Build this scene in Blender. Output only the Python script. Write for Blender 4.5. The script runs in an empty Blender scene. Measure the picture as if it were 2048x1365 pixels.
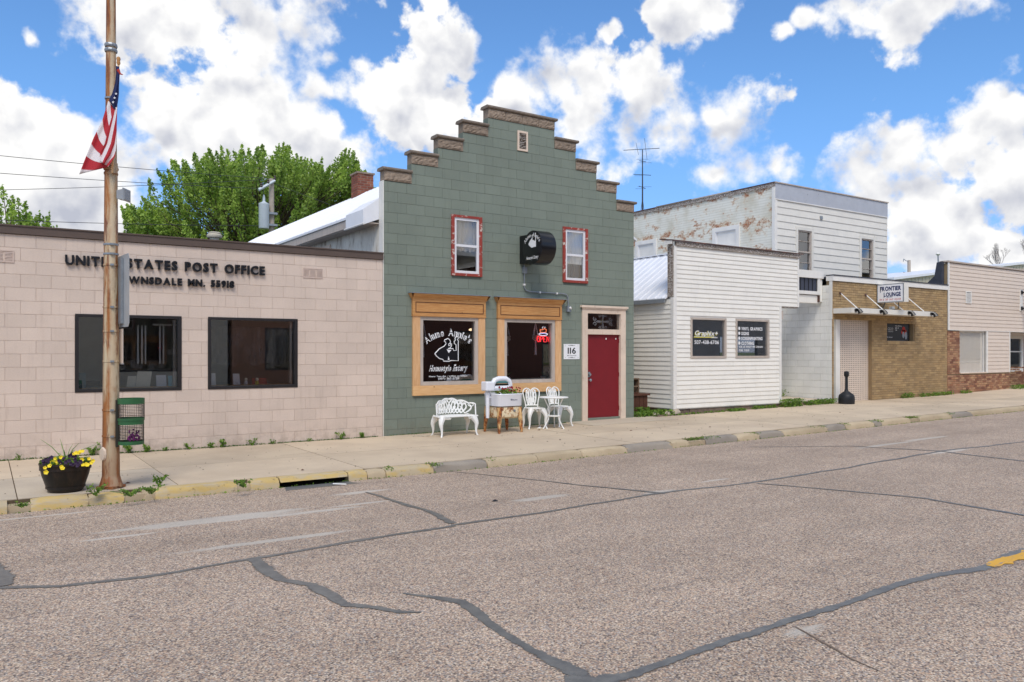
import bpy, math, random
from mathutils import Vector, Matrix
R = math.radians
rnd = random.Random(7)
scene = bpy.context.scene
C = scene.collection

# ------------------------------------------------------------------ camera
FPX, CX, HZ, CAMH, CAMD = 1585.0, 1024.0, 705.0, 1.65, 14.3
YAW = R(33.707)
SN, CS = math.sin(YAW), math.cos(YAW)
cam_d = bpy.data.cameras.new('camera'); cam = bpy.data.objects.new('camera', cam_d); C.objects.link(cam)
cam.location = (0, -CAMD, CAMH); cam.rotation_euler = (R(90), 0, -YAW)
cam_d.lens = 36*FPX/2048; cam_d.sensor_width = 36; cam_d.shift_y = 22.5/2048; cam_d.clip_end = 3000
scene.camera = cam

def ray(px, py):
    u = (px-CX)/FPX
    return Vector((SN+CS*u, CS-SN*u, (HZ-py)/FPX))
def P(px, py, y=0.0):
    """survey point: where the sight line px,py meets the wall plane at depth y -> x, z"""
    d = ray(px, py); t = (CAMD+y)/d.y
    return d.x*t, CAMH+d.z*t
def PX(px, py, X):
    d = ray(px, py); t = X/d.x
    return d.y*t-CAMD, CAMH+d.z*t
def proj(p):
    x, y, z = p[0], p[1]+CAMD, p[2]-CAMH
    Z = x*SN+y*CS
    if Z < .1: return (-9999, -9999, Z)
    return (CX+FPX*(x*CS-y*SN)/Z, HZ-FPX*z/Z, Z)
def interp(x, tb):
    if x <= tb[0][0]: return tb[0][1]
    for (a, b), (c, d) in zip(tb, tb[1:]):
        if x <= c: return b+(d-b)*(x-a)/(c-a)
    return tb[-1][1]
SX = [(-60, 0), (6, 0), (14, .07), (20, .13), (27, .19), (33, .32), (60, .8), (100, 1.2), (160, 1.5)]
def gs(x): return interp(x, SX)
KY = -3.95
def roadz(x, y):
    return gs(x)-.13+.13*max(0, 1-abs(y+11.3)/7.35)
def G(px, py):
    """sight line meets the road / pavement"""
    d = ray(px, py); lo = 1.0
    t = 1.65/max(1e-6, -d.z)
    for i in range(14):
        x, y = d.x*t, d.y*t-CAMD
        z = roadz(x, y) if y < KY else gs(x)
        t = (z-CAMH)/d.z
    return Vector((d.x*t, d.y*t-CAMD, z))

# ------------------------------------------------------------------ sun, sky, exposure
SUN_EL, SUN_AZ = R(52), math.atan2(-.45, -.75)
sd = bpy.data.lights.new('sun', 'SUN'); sd.energy = 1.8; sd.angle = R(25); sd.color = (1, .925, .83)
sun = bpy.data.objects.new('sun', sd); C.objects.link(sun)
sv = Vector((math.sin(SUN_AZ)*math.cos(SUN_EL), math.cos(SUN_AZ)*math.cos(SUN_EL), math.sin(SUN_EL)))
sun.rotation_euler = sv.to_track_quat('Z', 'Y').to_euler()
scene.view_settings.view_transform = 'Standard'; scene.view_settings.look = 'None'
scene.view_settings.gamma = 1; scene.view_settings.use_curve_mapping = False
scene.view_settings.exposure = 0.34
scene.render.engine = 'CYCLES'

world = bpy.data.worlds.new('World'); scene.world = world; world.use_nodes = True
def build_world():
    nt = world.node_tree; N, L = nt.nodes, nt.links; N.clear()
    def nd(t, **k):
        n = N.new(t)
        for a, b in k.items(): setattr(n, a, b)
        return n
    def math_(op, a, b=None, c=None, clamp=False):
        n = nd('ShaderNodeMath', operation=op, use_clamp=clamp)
        for i, v in enumerate((a, b, c)):
            if v is None: continue
            if isinstance(v, (int, float)): n.inputs[i].default_value = v
            else: L.new(v, n.inputs[i])
        return n.outputs[0]
    out = nd('ShaderNodeOutputWorld'); bg = nd('ShaderNodeBackground')
    tc = nd('ShaderNodeTexCoord'); D = tc.outputs['Generated']
    sky = nd('ShaderNodeTexSky', sky_type='NISHITA'); sky.sun_disc = False
    sky.sun_elevation = SUN_EL; sky.sun_rotation = SUN_AZ; sky.air_density = 1.0; sky.dust_density = .3; sky.ozone_density = 2.5
    blobs = [(300,10,110),(400,40,110),(500,55,110),(600,35,95),(215,-20,90),(655,105,35),(400,-120,160),(560,-100,150),
     (0,255,55),(70,295,80),(130,268,55),(165,330,85),(225,350,70),(90,385,110),(200,420,90),(0,400,70),(300,300,45),
     (330,245,60),(430,215,60),(500,225,80),(560,265,80),(640,315,70),(400,275,60),(470,290,60),(690,330,40),
     (620,180,48),(700,190,60),(760,150,62),(830,180,70),(800,245,70),(900,205,52),(730,120,40),(850,105,42),(915,100,42),(880,38,24),(70,78,22),
     (1100,165,72),(1040,200,62),(1180,165,80),(1280,190,78),(1150,235,85),(1350,240,62),(1450,240,60),(1425,205,40),(1250,265,60),(990,215,45),(1000,280,55),
     (1380,5,65),(1330,0,45),(1440,20,48),(1210,68,24),(1700,15,55),(1800,8,60),(1640,22,30),(1900,-15,60),(1595,52,22),
     (1480,345,48),(1425,358,45),(1545,335,40),
     (1720,345,60),(1800,310,62),(1860,385,95),(1940,430,95),(1980,230,85),(2045,260,80),(1915,275,55),(2010,480,90),(1880,480,80),(1760,370,60),(2045,345,50),(1690,350,40),(2000,560,90),(1850,520,55)]
    f = None
    wn = nd('ShaderNodeTexNoise'); wn.inputs['Scale'].default_value = 9; wn.inputs['Detail'].default_value = 5
    L.new(D, wn.inputs['Vector'])
    ws = nd('ShaderNodeVectorMath', operation='SUBTRACT'); L.new(wn.outputs['Color'], ws.inputs[0]); ws.inputs[1].default_value = (.5, .5, .5)
    wm = nd('ShaderNodeVectorMath', operation='SCALE'); L.new(ws.outputs[0], wm.inputs[0]); wm.inputs['Scale'].default_value = .11
    wa = nd('ShaderNodeVectorMath', operation='ADD'); L.new(D, wa.inputs[0]); L.new(wm.outputs[0], wa.inputs[1])
    low = None
    for bx, by, br in blobs:
        d = ray(bx, by); r = br/FPX/d.length*1.17; d = d.normalized()
        dn = nd('ShaderNodeVectorMath', operation='DISTANCE'); L.new(wa.outputs[0], dn.inputs[0]); dn.inputs[1].default_value = d
        v = math_('MULTIPLY_ADD', dn.outputs['Value'], -1/r, 1.0)
        f = v if f is None else math_('SMOOTH_MAX', f, v, .18)
    # the same kind of cumulus everywhere else
    big = nd('ShaderNodeTexNoise'); big.inputs['Scale'].default_value = 3.1; big.inputs['Detail'].default_value = 3
    L.new(D, big.inputs['Vector'])
    gen = math_('MULTIPLY_ADD', big.outputs['Fac'], 4.2, -2.05)
    dot = nd('ShaderNodeVectorMath', operation='DOT_PRODUCT'); L.new(D, dot.inputs[0]); dot.inputs[1].default_value = Vector((SN, CS, .22)).normalized()
    far = nd('ShaderNodeMapRange'); L.new(dot.outputs['Value'], far.inputs[0]); far.inputs[1].default_value = .80; far.inputs[2].default_value = .70
    gen2 = math_('MULTIPLY_ADD', far.outputs[0], 3.0, -3.0); gen3 = math_('ADD', gen, gen2)
    f = math_('MAXIMUM', f, gen3)
    def noise(vec, sc, det, ro):
        n = nd('ShaderNodeTexNoise'); n.inputs['Scale'].default_value = sc; n.inputs['Detail'].default_value = det; n.inputs['Roughness'].default_value = ro
        L.new(vec, n.inputs['Vector']); return n.outputs['Fac']
    sh = nd('ShaderNodeVectorMath', operation='ADD'); L.new(D, sh.inputs[0]); sh.inputs[1].default_value = (-.006, -.006, .022)
    # billows: rounded lumps with creases between them, lit from above
    def billow(vec, sc): return math_('ABSOLUTE', math_('SUBTRACT', noise(vec, sc, 2, .45), .5))
    n1 = noise(D, 13, 7, .52); b1 = billow(wa.outputs[0], 9)
    wsh = nd('ShaderNodeVectorMath', operation='ADD'); L.new(wa.outputs[0], wsh.inputs[0]); wsh.inputs[1].default_value = (-.004, -.004, .016)
    b2 = billow(wsh.outputs[0], 9); n2 = noise(sh.outputs[0], 13, 3, .5)
    n3 = noise(D, 48, 4, .55); e1 = math_('MULTIPLY_ADD', n1, 2.5, f); e2 = math_('MULTIPLY_ADD', n3, 1.5, e1); f2 = math_('MULTIPLY_ADD', b1, 2.4, math_('ADD', e2, -2.16))
    mask = nd('ShaderNodeMapRange', interpolation_type='SMOOTHSTEP'); L.new(f2, mask.inputs[0]); mask.inputs[1].default_value = -.20
    L.new(math_('MAXIMUM', math_('MULTIPLY_ADD', noise(D, 6, 1, .5), 2.2, -.65), .2), mask.inputs[2])
    dif = math_('SUBTRACT', n2, n1); dif2 = math_('SUBTRACT', b2, b1)
    thick = nd('ShaderNodeMapRange', interpolation_type='SMOOTHSTEP'); L.new(f2, thick.inputs[0]); thick.inputs[1].default_value = .15; thick.inputs[2].default_value = 1.0
    s0 = math_('MULTIPLY_ADD', dif, 3.2, .06); s1 = math_('MULTIPLY_ADD', dif2, 3.4, s0); s2 = math_('MULTIPLY_ADD', thick.outputs[0], .30, s1, clamp=True)
    cc = nd('ShaderNodeMix', data_type='RGBA'); L.new(s2, cc.inputs['Factor'])
    cc.inputs['A'].default_value = (.83, .825, .815, 1); cc.inputs['B'].default_value = (.42, .44, .51, 1)
    # sky colour
    sz = nd('ShaderNodeSeparateXYZ'); L.new(D, sz.inputs[0])
    hz = nd('ShaderNodeMapRange', interpolation_type='SMOOTHSTEP'); L.new(sz.outputs[2], hz.inputs[0]); hz.inputs[1].default_value = -.05; hz.inputs[2].default_value = .32
    hc = nd('ShaderNodeMix', data_type='RGBA'); L.new(hz.outputs[0], hc.inputs['Factor']); hc.inputs['A'].default_value = (.058, .068, .118, 1); hc.inputs['B'].default_value = (.082, .116, .146, 1)
    hs = nd('ShaderNodeVectorMath', operation='MULTIPLY'); L.new(sky.outputs[0], hs.inputs[0]); L.new(hc.outputs['Result'], hs.inputs[1])
    mx = nd('ShaderNodeMix', data_type='RGBA'); L.new(mask.outputs[0], mx.inputs['Factor']); L.new(hs.outputs[0], mx.inputs['A']); L.new(cc.outputs['Result'], mx.inputs['B'])
    L.new(mx.outputs['Result'], bg.inputs[0]); bg.inputs[1].default_value = 1.0
    L.new(bg.outputs[0], out.inputs[0])
build_world()
world.cycles.sampling_method = 'MANUAL'; world.cycles.sample_map_resolution = 256

# ------------------------------------------------------------------ materials
def lin(c):
    return tuple(((v/255)/12.92 if v/255 <= .04045 else (((v/255)+.055)/1.055)**2.4) for v in c)
def c(r, g, b, k=1.0):
    l = lin((r, g, b)); return (l[0]*k, l[1]*k, l[2]*k, 1)
class NT:
    def __init__(s, name):
        s.m = bpy.data.materials.new(name); s.m.use_nodes = True
        s.nt = s.m.node_tree; s.N = s.nt.nodes; s.L = s.nt.links
        s.b = s.N['Principled BSDF']; s.geo = s.N.new('ShaderNodeNewGeometry'); s.out = s.N['Material Output']
    def nd(s, t, **k):
        n = s.N.new(t)
        for a, b in k.items(): setattr(n, a, b)
        return n
    def set(s, inp, v):
        if hasattr(v, 'links'): s.L.new(v, inp)
        else: inp.default_value = v
    def noise(s, scale=5, det=4, rough=.55, stretch=(1, 1, 1), out='Fac'):
        m = s.nd('ShaderNodeVectorMath', operation='MULTIPLY'); s.L.new(s.geo.outputs['Position'], m.inputs[0]); m.inputs[1].default_value = stretch
        n = s.nd('ShaderNodeTexNoise'); n.inputs['Scale'].default_value = scale; n.inputs['Detail'].default_value = det; n.inputs['Roughness'].default_value = rough
        s.L.new(m.outputs[0], n.inputs['Vector']); return n.outputs[out]
    def voro(s, scale, out='Color', stretch=(1, 1, 1), feature='F1'):
        m = s.nd('ShaderNodeVectorMath', operation='MULTIPLY'); s.L.new(s.geo.outputs['Position'], m.inputs[0]); m.inputs[1].default_value = stretch
        n = s.nd('ShaderNodeTexVoronoi', feature=feature); n.inputs['Scale'].default_value = scale
        s.L.new(m.outputs[0], n.inputs['Vector']); return n.outputs[out]
    def rng(s, v, a, b, c0=0.0, d=1.0, smooth=True):
        n = s.nd('ShaderNodeMapRange'); n.interpolation_type = 'SMOOTHSTEP' if smooth else 'LINEAR'
        s.L.new(v, n.inputs[0])
        for i, x in enumerate((a, b, c0, d)): n.inputs[i+1].default_value = x
        return n.outputs[0]
    def mix(s, f, a, b, bt='MIX'):
        n = s.nd('ShaderNodeMix', data_type='RGBA', blend_type=bt)
        s.set(n.inputs['Factor'], f); s.set(n.inputs['A'], a); s.set(n.inputs['B'], b); return n.outputs['Result']
    def math(s, op, a, b=0.0, clamp=False):
        n = s.nd('ShaderNodeMath', operation=op, use_clamp=clamp); s.set(n.inputs[0], a); s.set(n.inputs[1], b); return n.outputs[0]
    def gain(s, col, g):
        n = s.nd('ShaderNodeVectorMath', operation='SCALE'); s.set(n.inputs[0], col[:3] if isinstance(col, tuple) else col); s.set(n.inputs['Scale'], g); return n.outputs[0]
    def bump(s, h, strength=.3, dist=.01):
        n = s.nd('ShaderNodeBump'); n.inputs['Strength'].default_value = strength; n.inputs['Distance'].default_value = dist
        s.L.new(h, n.inputs['Height']); s.L.new(n.outputs[0], s.b.inputs['Normal'])
    def objrand(s): return s.nd('ShaderNodeObjectInfo').outputs['Random']
    def xyz(s, i):
        n = s.nd('ShaderNodeSeparateXYZ'); s.L.new(s.geo.outputs['Position'], n.inputs[0]); return n.outputs[i]
    def fin(s, col, rough=.7, metal=0, spec=.35):
        s.set(s.b.inputs['Base Color'], col); s.set(s.b.inputs['Roughness'], rough); s.b.inputs['Metallic'].default_value = metal
        s.b.inputs['Specular IOR Level'].default_value = spec
        return s.m
def plain(name, col, rough=.6, var=.12, scale=6, bs=80, bst=.15, metal=0, orand=0, spec=.35, stretch=(1, 1, 1), streak=0):
    t = NT(name)
    n = t.noise(scale, 5, .6, stretch); g = t.rng(n, .25, .75, 1-var, 1+var, False)
    if orand:
        o = t.rng(t.objrand(), 0, 1, 1-orand, 1+orand, False); g = t.math('MULTIPLY', g, o)
    if streak:
        k = t.rng(t.noise(3, 4, .6, (6, 6, .5)), .5, .8, 1, 1-streak); g = t.math('MULTIPLY', g, k)
    if bst: t.bump(t.noise(bs, 3), bst, .004)
    return t.fin(t.gain(col, g), rough, metal, spec)
def peel(name, col, under, lo=.55, hi=.6, scale=9, stretch=(1, 1, 1), rough=.6, third=None, orand=.04, var=.1, det=8):
    t = NT(name)
    n = t.noise(scale, det, .7, stretch); f = t.rng(n, lo, hi)
    g = t.rng(t.noise(3, 5, .6), .25, .75, 1-var, 1+var, False)
    o = t.rng(t.objrand(), 0, 1, 1-orand, 1+orand, False); g = t.math('MULTIPLY', g, o)
    u = under
    if third: u = t.mix(t.rng(t.noise(scale*2.3, 6, .7), .45, .55), under, third)
    col = t.mix(f, col, u); t.bump(f, -.25, .003)
    return t.fin(t.gain(col, g), rough)

M = {}
def block_paint(name, col, lime):
    t = NT(name)
    g = t.rng(t.noise(1.1, 5, .6), .3, .7, .93, 1.06, False)
    g = t.math('MULTIPLY', g, t.rng(t.objrand(), 0, 1, .955, 1.045, False))
    g = t.math('MULTIPLY', g, t.rng(t.noise(45, 4, .7), .3, .7, .95, 1.05, False))
    st = t.rng(t.noise(2.2, 5, .65, (5, 5, .35)), .52, .80, 0, .42)       # rain streaks
    low = t.math('MULTIPLY', t.rng(t.noise(5, 6, .7), .4, .65), t.rng(t.xyz(2), .0, .4, .38, 0, False))  # splash dirt
    cc = t.mix(st, col, lime); cc = t.mix(low, cc, c(118, 100, 80))
    sp = t.rng(t.noise(28, 6, .75), .71, .74, 0, .5); cc = t.mix(sp, cc, c(120, 90, 70))
    t.bump(t.noise(70, 6, .75), .8, .006)
    return t.fin(t.gain(cc, g), .75, 0, .3)
M['pink'] = block_paint('pink_block_paint', c(212, 194, 179), c(172, 152, 137))
M['green'] = block_paint('green_block_paint', c(124, 133, 121), c(98, 107, 97))
M['whiteblock'] = block_paint('white_block_paint', c(232, 230, 222), c(190, 184, 168))
M['mortar_pink'] = plain('pink_mortar', c(200, 180, 167), .85)
M['mortar_green'] = plain('green_mortar', c(106, 115, 105), .85)
M['mortar_white'] = plain('white_mortar', c(185, 182, 172), .85)
M['mortar_tan'] = plain('tan_mortar', c(150, 130, 100), .9)
M['splitface'] = plain('split_face_block', c(144, 128, 112), .9, .3, 22, 45, 1.0, orand=.12)
M['coping'] = plain('coping_stone', c(128, 116, 104), .85, .3, 14, 60, .5, orand=.08)
M['dirtywhite'] = peel('weathered_white_wall', c(222, 216, 202), c(150, 130, 105), .47, .70, 2.6, (2, 2, .6), var=.15)
M['brownmetal'] = plain('brown_roof_trim', c(92, 78, 70), .5, .1, 3)
M['black'] = plain('black_metal', c(22, 22, 25), .35, .1, 5, bst=0, spec=.5)
M['blacksatin'] = plain('black_sign_enamel', c(14, 15, 19), .28, .1, 5, bst=0, spec=.5)
M['letter'] = plain('black_letter', c(20, 21, 27), .45, .1, 5, bst=0)
M['darkframe'] = plain('dark_bronze_frame', c(36, 33, 34), .4, .15, 5, bst=0, spec=.5)
M['whiteframe'] = plain('white_vinyl_frame', c(226, 226, 228), .4, .06, 4, bst=0)
M['greyframe'] = plain('grey_window_trim', c(186, 174, 162), .6, .15, 8, 60, .2, stretch=(1, 1, .3))
M['redtrim'] = peel('peeling_red_trim', c(150, 62, 52), c(205, 190, 178), .56, .61, 12, (1, 1, 1))
def wood(name, a, b, st=(2, 2, 14), knots=True, rough=.55):
    t = NT(name)
    n = t.noise(3, 6, .65, st); cc = t.mix(t.rng(n, .3, .7), a, b)
    if knots:
        k = t.rng(t.voro(3.2, 'Distance', (1, 1, 1)), .06, .03); cc = t.mix(t.math('MULTIPLY', k, .7), cc, c(110, 66, 34))
    g = t.rng(t.objrand(), 0, 1, .92, 1.06, False); t.bump(n, .2, .003)
    return t.fin(t.gain(cc, g), rough)
M['woodh'] = wood('pine_board_long_grain', c(228, 186, 136), c(214, 164, 108), (1.2, 6, 22))
M['woodv'] = wood('pine_board_upright_grain', c(226, 184, 138), c(208, 156, 106), (20, 6, 1.2))
M['woodo'] = wood('orange_stained_cedar', c(208, 158, 100), c(182, 124, 70), (1.2, 6, 25))
M['woodgrey'] = wood('weathered_grey_planks', c(140, 118, 98), c(88, 70, 56), (22, 22, 1.2), False, .9)
M['palewood'] = peel('bleached_door_frame', c(218, 198, 178), c(170, 130, 98), .58, .72, 7, (3, 3, .6))
M['reddoor'] = plain('red_door_paint', c(122, 26, 34), .5, .08, 3, bst=.05)
M['siding'] = plain('white_siding', c(236, 232, 222), .5, .05, 3, bst=0, orand=.02, streak=.06)
M['siding_dim'] = plain('aluminium_siding', c(226, 222, 212), .45, .06, 3, bst=0, orand=.03, streak=.06)
M['siding_pale'] = plain('pale_beige_siding', c(218, 202, 186), .5, .05, 3, bst=0, orand=.02, streak=.05)
M['whitetrim'] = plain('white_trim', c(230, 227, 220), .5, .07, 3, bst=0)
M['metalroof'] = plain('white_metal_roof', c(228, 230, 234), .35, .05, 3, bst=0)
M['flash'] = peel('dented_grey_flashing', c(176, 180, 188), c(120, 122, 130), .64, .68, 6, rough=.4)
M['peelboard'] = peel('peeling_fascia_board', c(112, 96, 84), c(206, 200, 192), .50, .55, 18, (1, 1, 3))
M['rustcap'] = peel('rusted_cap', c(86, 62, 56), c(130, 80, 56), .5, .7, 6)
M['foundation'] = plain('stained_foundation', c(122, 106, 92), .95, .35, 9, 40, .6)
M['concrete_grey'] = plain('grey_concrete', c(150, 143, 134), .9, .2, 6, 60, .4, orand=.08)
def pressed():
    t = NT('pressed_metal_rusting')
    br = t.nd('ShaderNodeTexBrick'); m = t.nd('ShaderNodeCombineXYZ'); t.L.new(t.xyz(1), m.inputs[0]); t.L.new(t.xyz(2), m.inputs[1])
    t.L.new(m.outputs[0], br.inputs['Vector'])
    br.inputs['Scale'].default_value = 1; br.inputs['Brick Width'].default_value = 1.2; br.inputs['Row Height'].default_value = .085
    br.inputs['Mortar Size'].default_value = .012; br.inputs['Mortar Smooth'].default_value = .6
    band = t.nd('ShaderNodeMath', operation='SINE'); t.L.new(t.math('MULTIPLY', t.xyz(2), 5.6), band.inputs[0])
    n = t.math('ADD', t.noise(2.1, 8, .72, (1, 1, 1.6)), t.math('MULTIPLY', band.outputs[0], .055))
    f = t.rng(n, .525, .61); n2 = t.noise(22, 5, .75, (1, 1, 1)); f = t.math('MULTIPLY', f, t.rng(n2, .36, .6))
    base = t.mix(t.rng(t.noise(1.3, 5), .4, .7), c(228, 226, 214), c(206, 200, 180))
    base = t.mix(t.math('MULTIPLY', br.outputs['Fac'], .5), base, c(190, 186, 170))
    base = t.mix(t.rng(n, .48, .6, 0, .45), base, c(214, 186, 140))
    cc = t.mix(f, base, t.mix(t.rng(t.noise(30), .4, .6), c(176, 96, 44), c(120, 62, 34)))
    t.bump(br.outputs['Fac'], -.35, .008); return t.fin(cc, .55)
M['pressed'] = pressed()
def brickmat(name, cols, rough=.85):
    if name.startswith('tan'): cols = [tuple(q*.6+m_*.4 for q, m_ in zip(cc_, c(160, 141, 112))) for cc_ in cols]
    t = NT(name); r = t.objrand()
    v = t.nd('ShaderNodeVertexColor'); v.layer_name = 'tone'
    sp = t.nd('ShaderNodeSeparateColor'); t.L.new(v.outputs[0], sp.inputs[0])
    tone = t.math('FRACT', t.math('ADD', r, sp.outputs[0]))
    cr = t.nd('ShaderNodeValToRGB'); t.L.new(tone, cr.inputs[0]); e = cr.color_ramp.elements
    e[0].position = 0; e[0].color = cols[0]; e[1].position = 1; e[1].color = cols[-1]
    for i, q in enumerate(cols[1:-1]):
        x = e.new((i+1)/(len(cols)-1)); x.color = q
    g = t.rng(t.noise(1.2, 5, .6), .3, .7, .86, 1.14, False); g = t.math('MULTIPLY', g, t.rng(t.noise(60, 4, .7), .3, .7, .88, 1.12, False))
    t.bump(t.noise(90, 4, .7), .5, .003)
    return t.fin(t.gain(cr.outputs[0], g), rough)
M['tanbrick'] = brickmat('tan_brick', [c(160, 128, 84), c(182, 148, 98), c(138, 110, 74), c(172, 142, 100), c(190, 158, 108), c(150, 120, 80)])
M['redbrick'] = brickmat('mixed_red_brick', [c(138, 96, 76), c(176, 136, 106), c(122, 82, 66), c(160, 114, 86), c(186, 148, 112), c(130, 90, 72)])
M['chimneybrick'] = brickmat('chimney_brick', [c(140, 84, 66), c(118, 68, 54), c(160, 104, 80)])
def glassmat(name, tint=.9, rough=0.0, refl=1.0, k=1.7):
    t = NT(name); t.N.remove(t.b)
    fr = t.nd('ShaderNodeFresnel'); fr.inputs[0].default_value = 1.55
    gl = t.nd('ShaderNodeBsdfGlossy'); gl.inputs['Roughness'].default_value = rough; gl.inputs['Color'].default_value = (refl, refl, refl, 1)
    tr = t.nd('ShaderNodeBsdfTransparent'); tr.inputs[0].default_value = (tint, tint, tint*1.01, 1)
    mx = t.nd('ShaderNodeMixShader'); f = t.math('ADD', t.math('MULTIPLY', fr.outputs[0], k, True), .02, True)
    t.L.new(f, mx.inputs[0]); t.L.new(tr.outputs[0], mx.inputs[1]); t.L.new(gl.outputs[0], mx.inputs[2]); t.L.new(mx.outputs[0], t.out.inputs[0])
    return t.m
M['glass'] = glassmat('window_glass', .94, k=2.8)
M['glasslow'] = glassmat('upper_window_glass', .92, k=.8)
M['glassclear'] = glassmat('clear_shop_glass', .96, k=.3)
M['glassdark'] = glassmat('dim_window_glass', .55)
M['room'] = plain('room_wall', c(160, 156, 150), .9, .1)
M['roomdark'] = plain('dark_room_wall', c(58, 48, 42), .9, .1)
M['floorin'] = plain('room_floor', c(90, 80, 68), .7, .1)
M['curtain'] = plain('lace_curtain', c(240, 232, 214), .9, .1, 30, stretch=(8, 1, 1))
M['print_white'] = plain('white_print', c(236, 236, 236), .5, .02, bst=0)
M['print_navy'] = plain('navy_print', c(34, 46, 92), .5, .02, bst=0)
M['print_red'] = plain('red_print', c(200, 88, 70), .5, .02, bst=0)
M['print_yellow'] = plain('yellow_print', c(226, 214, 60), .5, .02, bst=0)
M['print_black'] = plain('black_print', c(16, 16, 22), .4, .02, bst=0)
M['paper'] = plain('cream_card', c(236, 230, 208), .8, .06)
M['paperblue'] = plain('blue_card', c(140, 206, 220), .8, .06)
M['teal'] = plain('teal_card', c(40, 96, 108), .7, .06)
M['redcard'] = plain('red_card', c(176, 52, 40), .7, .06)
M['castwhite'] = peel('white_cast_iron', c(236, 236, 232), c(190, 176, 160), .66, .72, 20, rough=.4)
M['enamel'] = plain('white_enamel', c(232, 234, 240), .25, .04, 4, bst=0, spec=.6)
M['greenenamel'] = plain('green_enamel', c(96, 150, 150), .3, .05, 4, bst=0)
M['rustybody'] = peel('rusted_cream_enamel', c(222, 206, 172), c(182, 122, 66), .46, .60, 11, (1, 1, .8), third=c(112, 62, 32))
M['rustyleg'] = peel('rusted_leg', c(220, 184, 128), c(176, 106, 50), .40, .54, 9, (1, 1, .5), third=c(110, 58, 32))
M['galv'] = plain('galvanised_steel', c(142, 148, 154), .4, .15, 12, bst=0, metal=.35)
M['steelback'] = plain('sign_back_aluminium', c(166, 170, 172), .45, .12, 5, bst=0, metal=.2)
M['green_can'] = plain('green_can_paint', c(50, 98, 60), .45, .12, 9, bst=0)
M['canmesh'] = plain('dark_green_mesh', c(48, 46, 40), .6, .2, 9, bst=0)
M['leaf'] = plain('flower_leaf', c(70, 112, 44), .5, .25, 20, bst=0, orand=.15)
M['leafdark'] = plain('weed_leaf', c(84, 118, 48), .55, .3, 14, bst=0, orand=.2)
M['spike'] = plain('spike_leaf', c(120, 142, 80), .5, .2, 14, bst=0)
M['yellow'] = plain('yellow_petal', c(240, 214, 50), .55, .12, 40, bst=0)
M['purple'] = plain('dark_purple_petal', c(48, 28, 58), .55, .12, 40, bst=0)
M['magenta'] = plain('magenta_petal', c(150, 40, 140), .55, .12, 40, bst=0)
M['crimson'] = plain('crimson_petal', c(140, 26, 42), .55, .15, 40, bst=0)
M['stone'] = plain('pale_stone', c(176, 164, 146), .9, .25, 9, 40, .5, orand=.15)
M['wire'] = plain('dark_wire', c(60, 62, 66), .6, .1, bst=0)
M['twig'] = plain('bare_twigs', c(168, 160, 156), .9, .2, bst=0)
M['palegrey'] = plain('pale_transformer_paint', c(196, 204, 208), .5, .06, bst=0)
M['insul'] = plain('brown_insulator', c(70, 60, 56), .4, .1, bst=0)
M['bleached'] = plain('bleached_pole_wood', c(172, 160, 146), .95, .25, 9, 30, .6, stretch=(6, 6, .8))
M['bark'] = plain('bark', c(92, 78, 66), .95, .3, 9, 30, .8, stretch=(3, 3, .6))
M['roofmembrane'] = plain('dark_roof_membrane', c(62, 66, 76), .7, .25, 8)
M['tanmetal'] = plain('tan_ribbed_metal', c(196, 188, 168), .5, .08, 3, bst=0)
M['brownwood'] = plain('dark_brown_planter', c(92, 58, 44), .7, .15, 9, orand=.08)
M['flood'] = plain('floodlight_grey', c(150, 154, 158), .45, .1, bst=0)
M['blackplastic'] = plain('black_plastic', c(34, 35, 38), .5, .15, 9)
M['filmgrey'] = plain('grey_window_film', c(128, 138, 142), .6, .2, 2, bst=0)
M['bluegrey'] = plain('dark_corrugated_panel', c(62, 66, 80), .4, .08, bst=0)
def barrel():
    t = NT('dark_barrel_plastic'); n = t.noise(4, 6, .65, (3, 3, .5))
    return t.fin(t.mix(t.rng(n, .4, .75), c(26, 24, 23), c(58, 44, 34)), .45)
M['barrel'] = barrel()
def rustpole():
    t = NT('rust_streaked_pole')
    n = t.noise(5.5, 6, .62, (2.2, 2.2, .28)); n2 = t.noise(3, 5, .65, (5, 5, .9))
    cc = t.mix(t.rng(n, .36, .60), c(196, 180, 148), c(156, 98, 48))
    cc = t.mix(t.rng(n2, .48, .62, 0, .85), cc, c(112, 62, 40))
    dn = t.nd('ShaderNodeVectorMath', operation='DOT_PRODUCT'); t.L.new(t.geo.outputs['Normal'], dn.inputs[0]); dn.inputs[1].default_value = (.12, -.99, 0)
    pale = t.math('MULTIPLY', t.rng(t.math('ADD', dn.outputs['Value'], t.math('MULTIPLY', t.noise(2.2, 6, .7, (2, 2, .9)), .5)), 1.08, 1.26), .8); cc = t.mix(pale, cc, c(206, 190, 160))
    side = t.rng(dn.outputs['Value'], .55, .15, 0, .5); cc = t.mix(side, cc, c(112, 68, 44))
    low = t.rng(t.xyz(2), .9, .0, 0, .55, False); cc = t.mix(low, cc, c(122, 66, 38))
    t.bump(t.noise(70, 4, .7), .35, .003); return t.fin(cc, .6)
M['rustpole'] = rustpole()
def flagmat():
    t = NT('flag_stripes'); uv = t.nd('ShaderNodeUVMap'); uv.uv_map = 'UVMap'
    s = t.nd('ShaderNodeSeparateXYZ'); t.L.new(uv.outputs[0], s.inputs[0])
    fr = t.math('FRACT', s.outputs[0]); st = t.rng(fr, .47, .53)
    cc = t.mix(st, c(176, 38, 48), c(226, 218, 218))
    t.L.new(cc, t.b.inputs['Base Color']); t.b.inputs['Roughness'].default_value = .8
    return t.m
M['flag'] = flagmat(); M['navy'] = plain('navy_cloth', c(34, 42, 84), .8, .15, 20)
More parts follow.
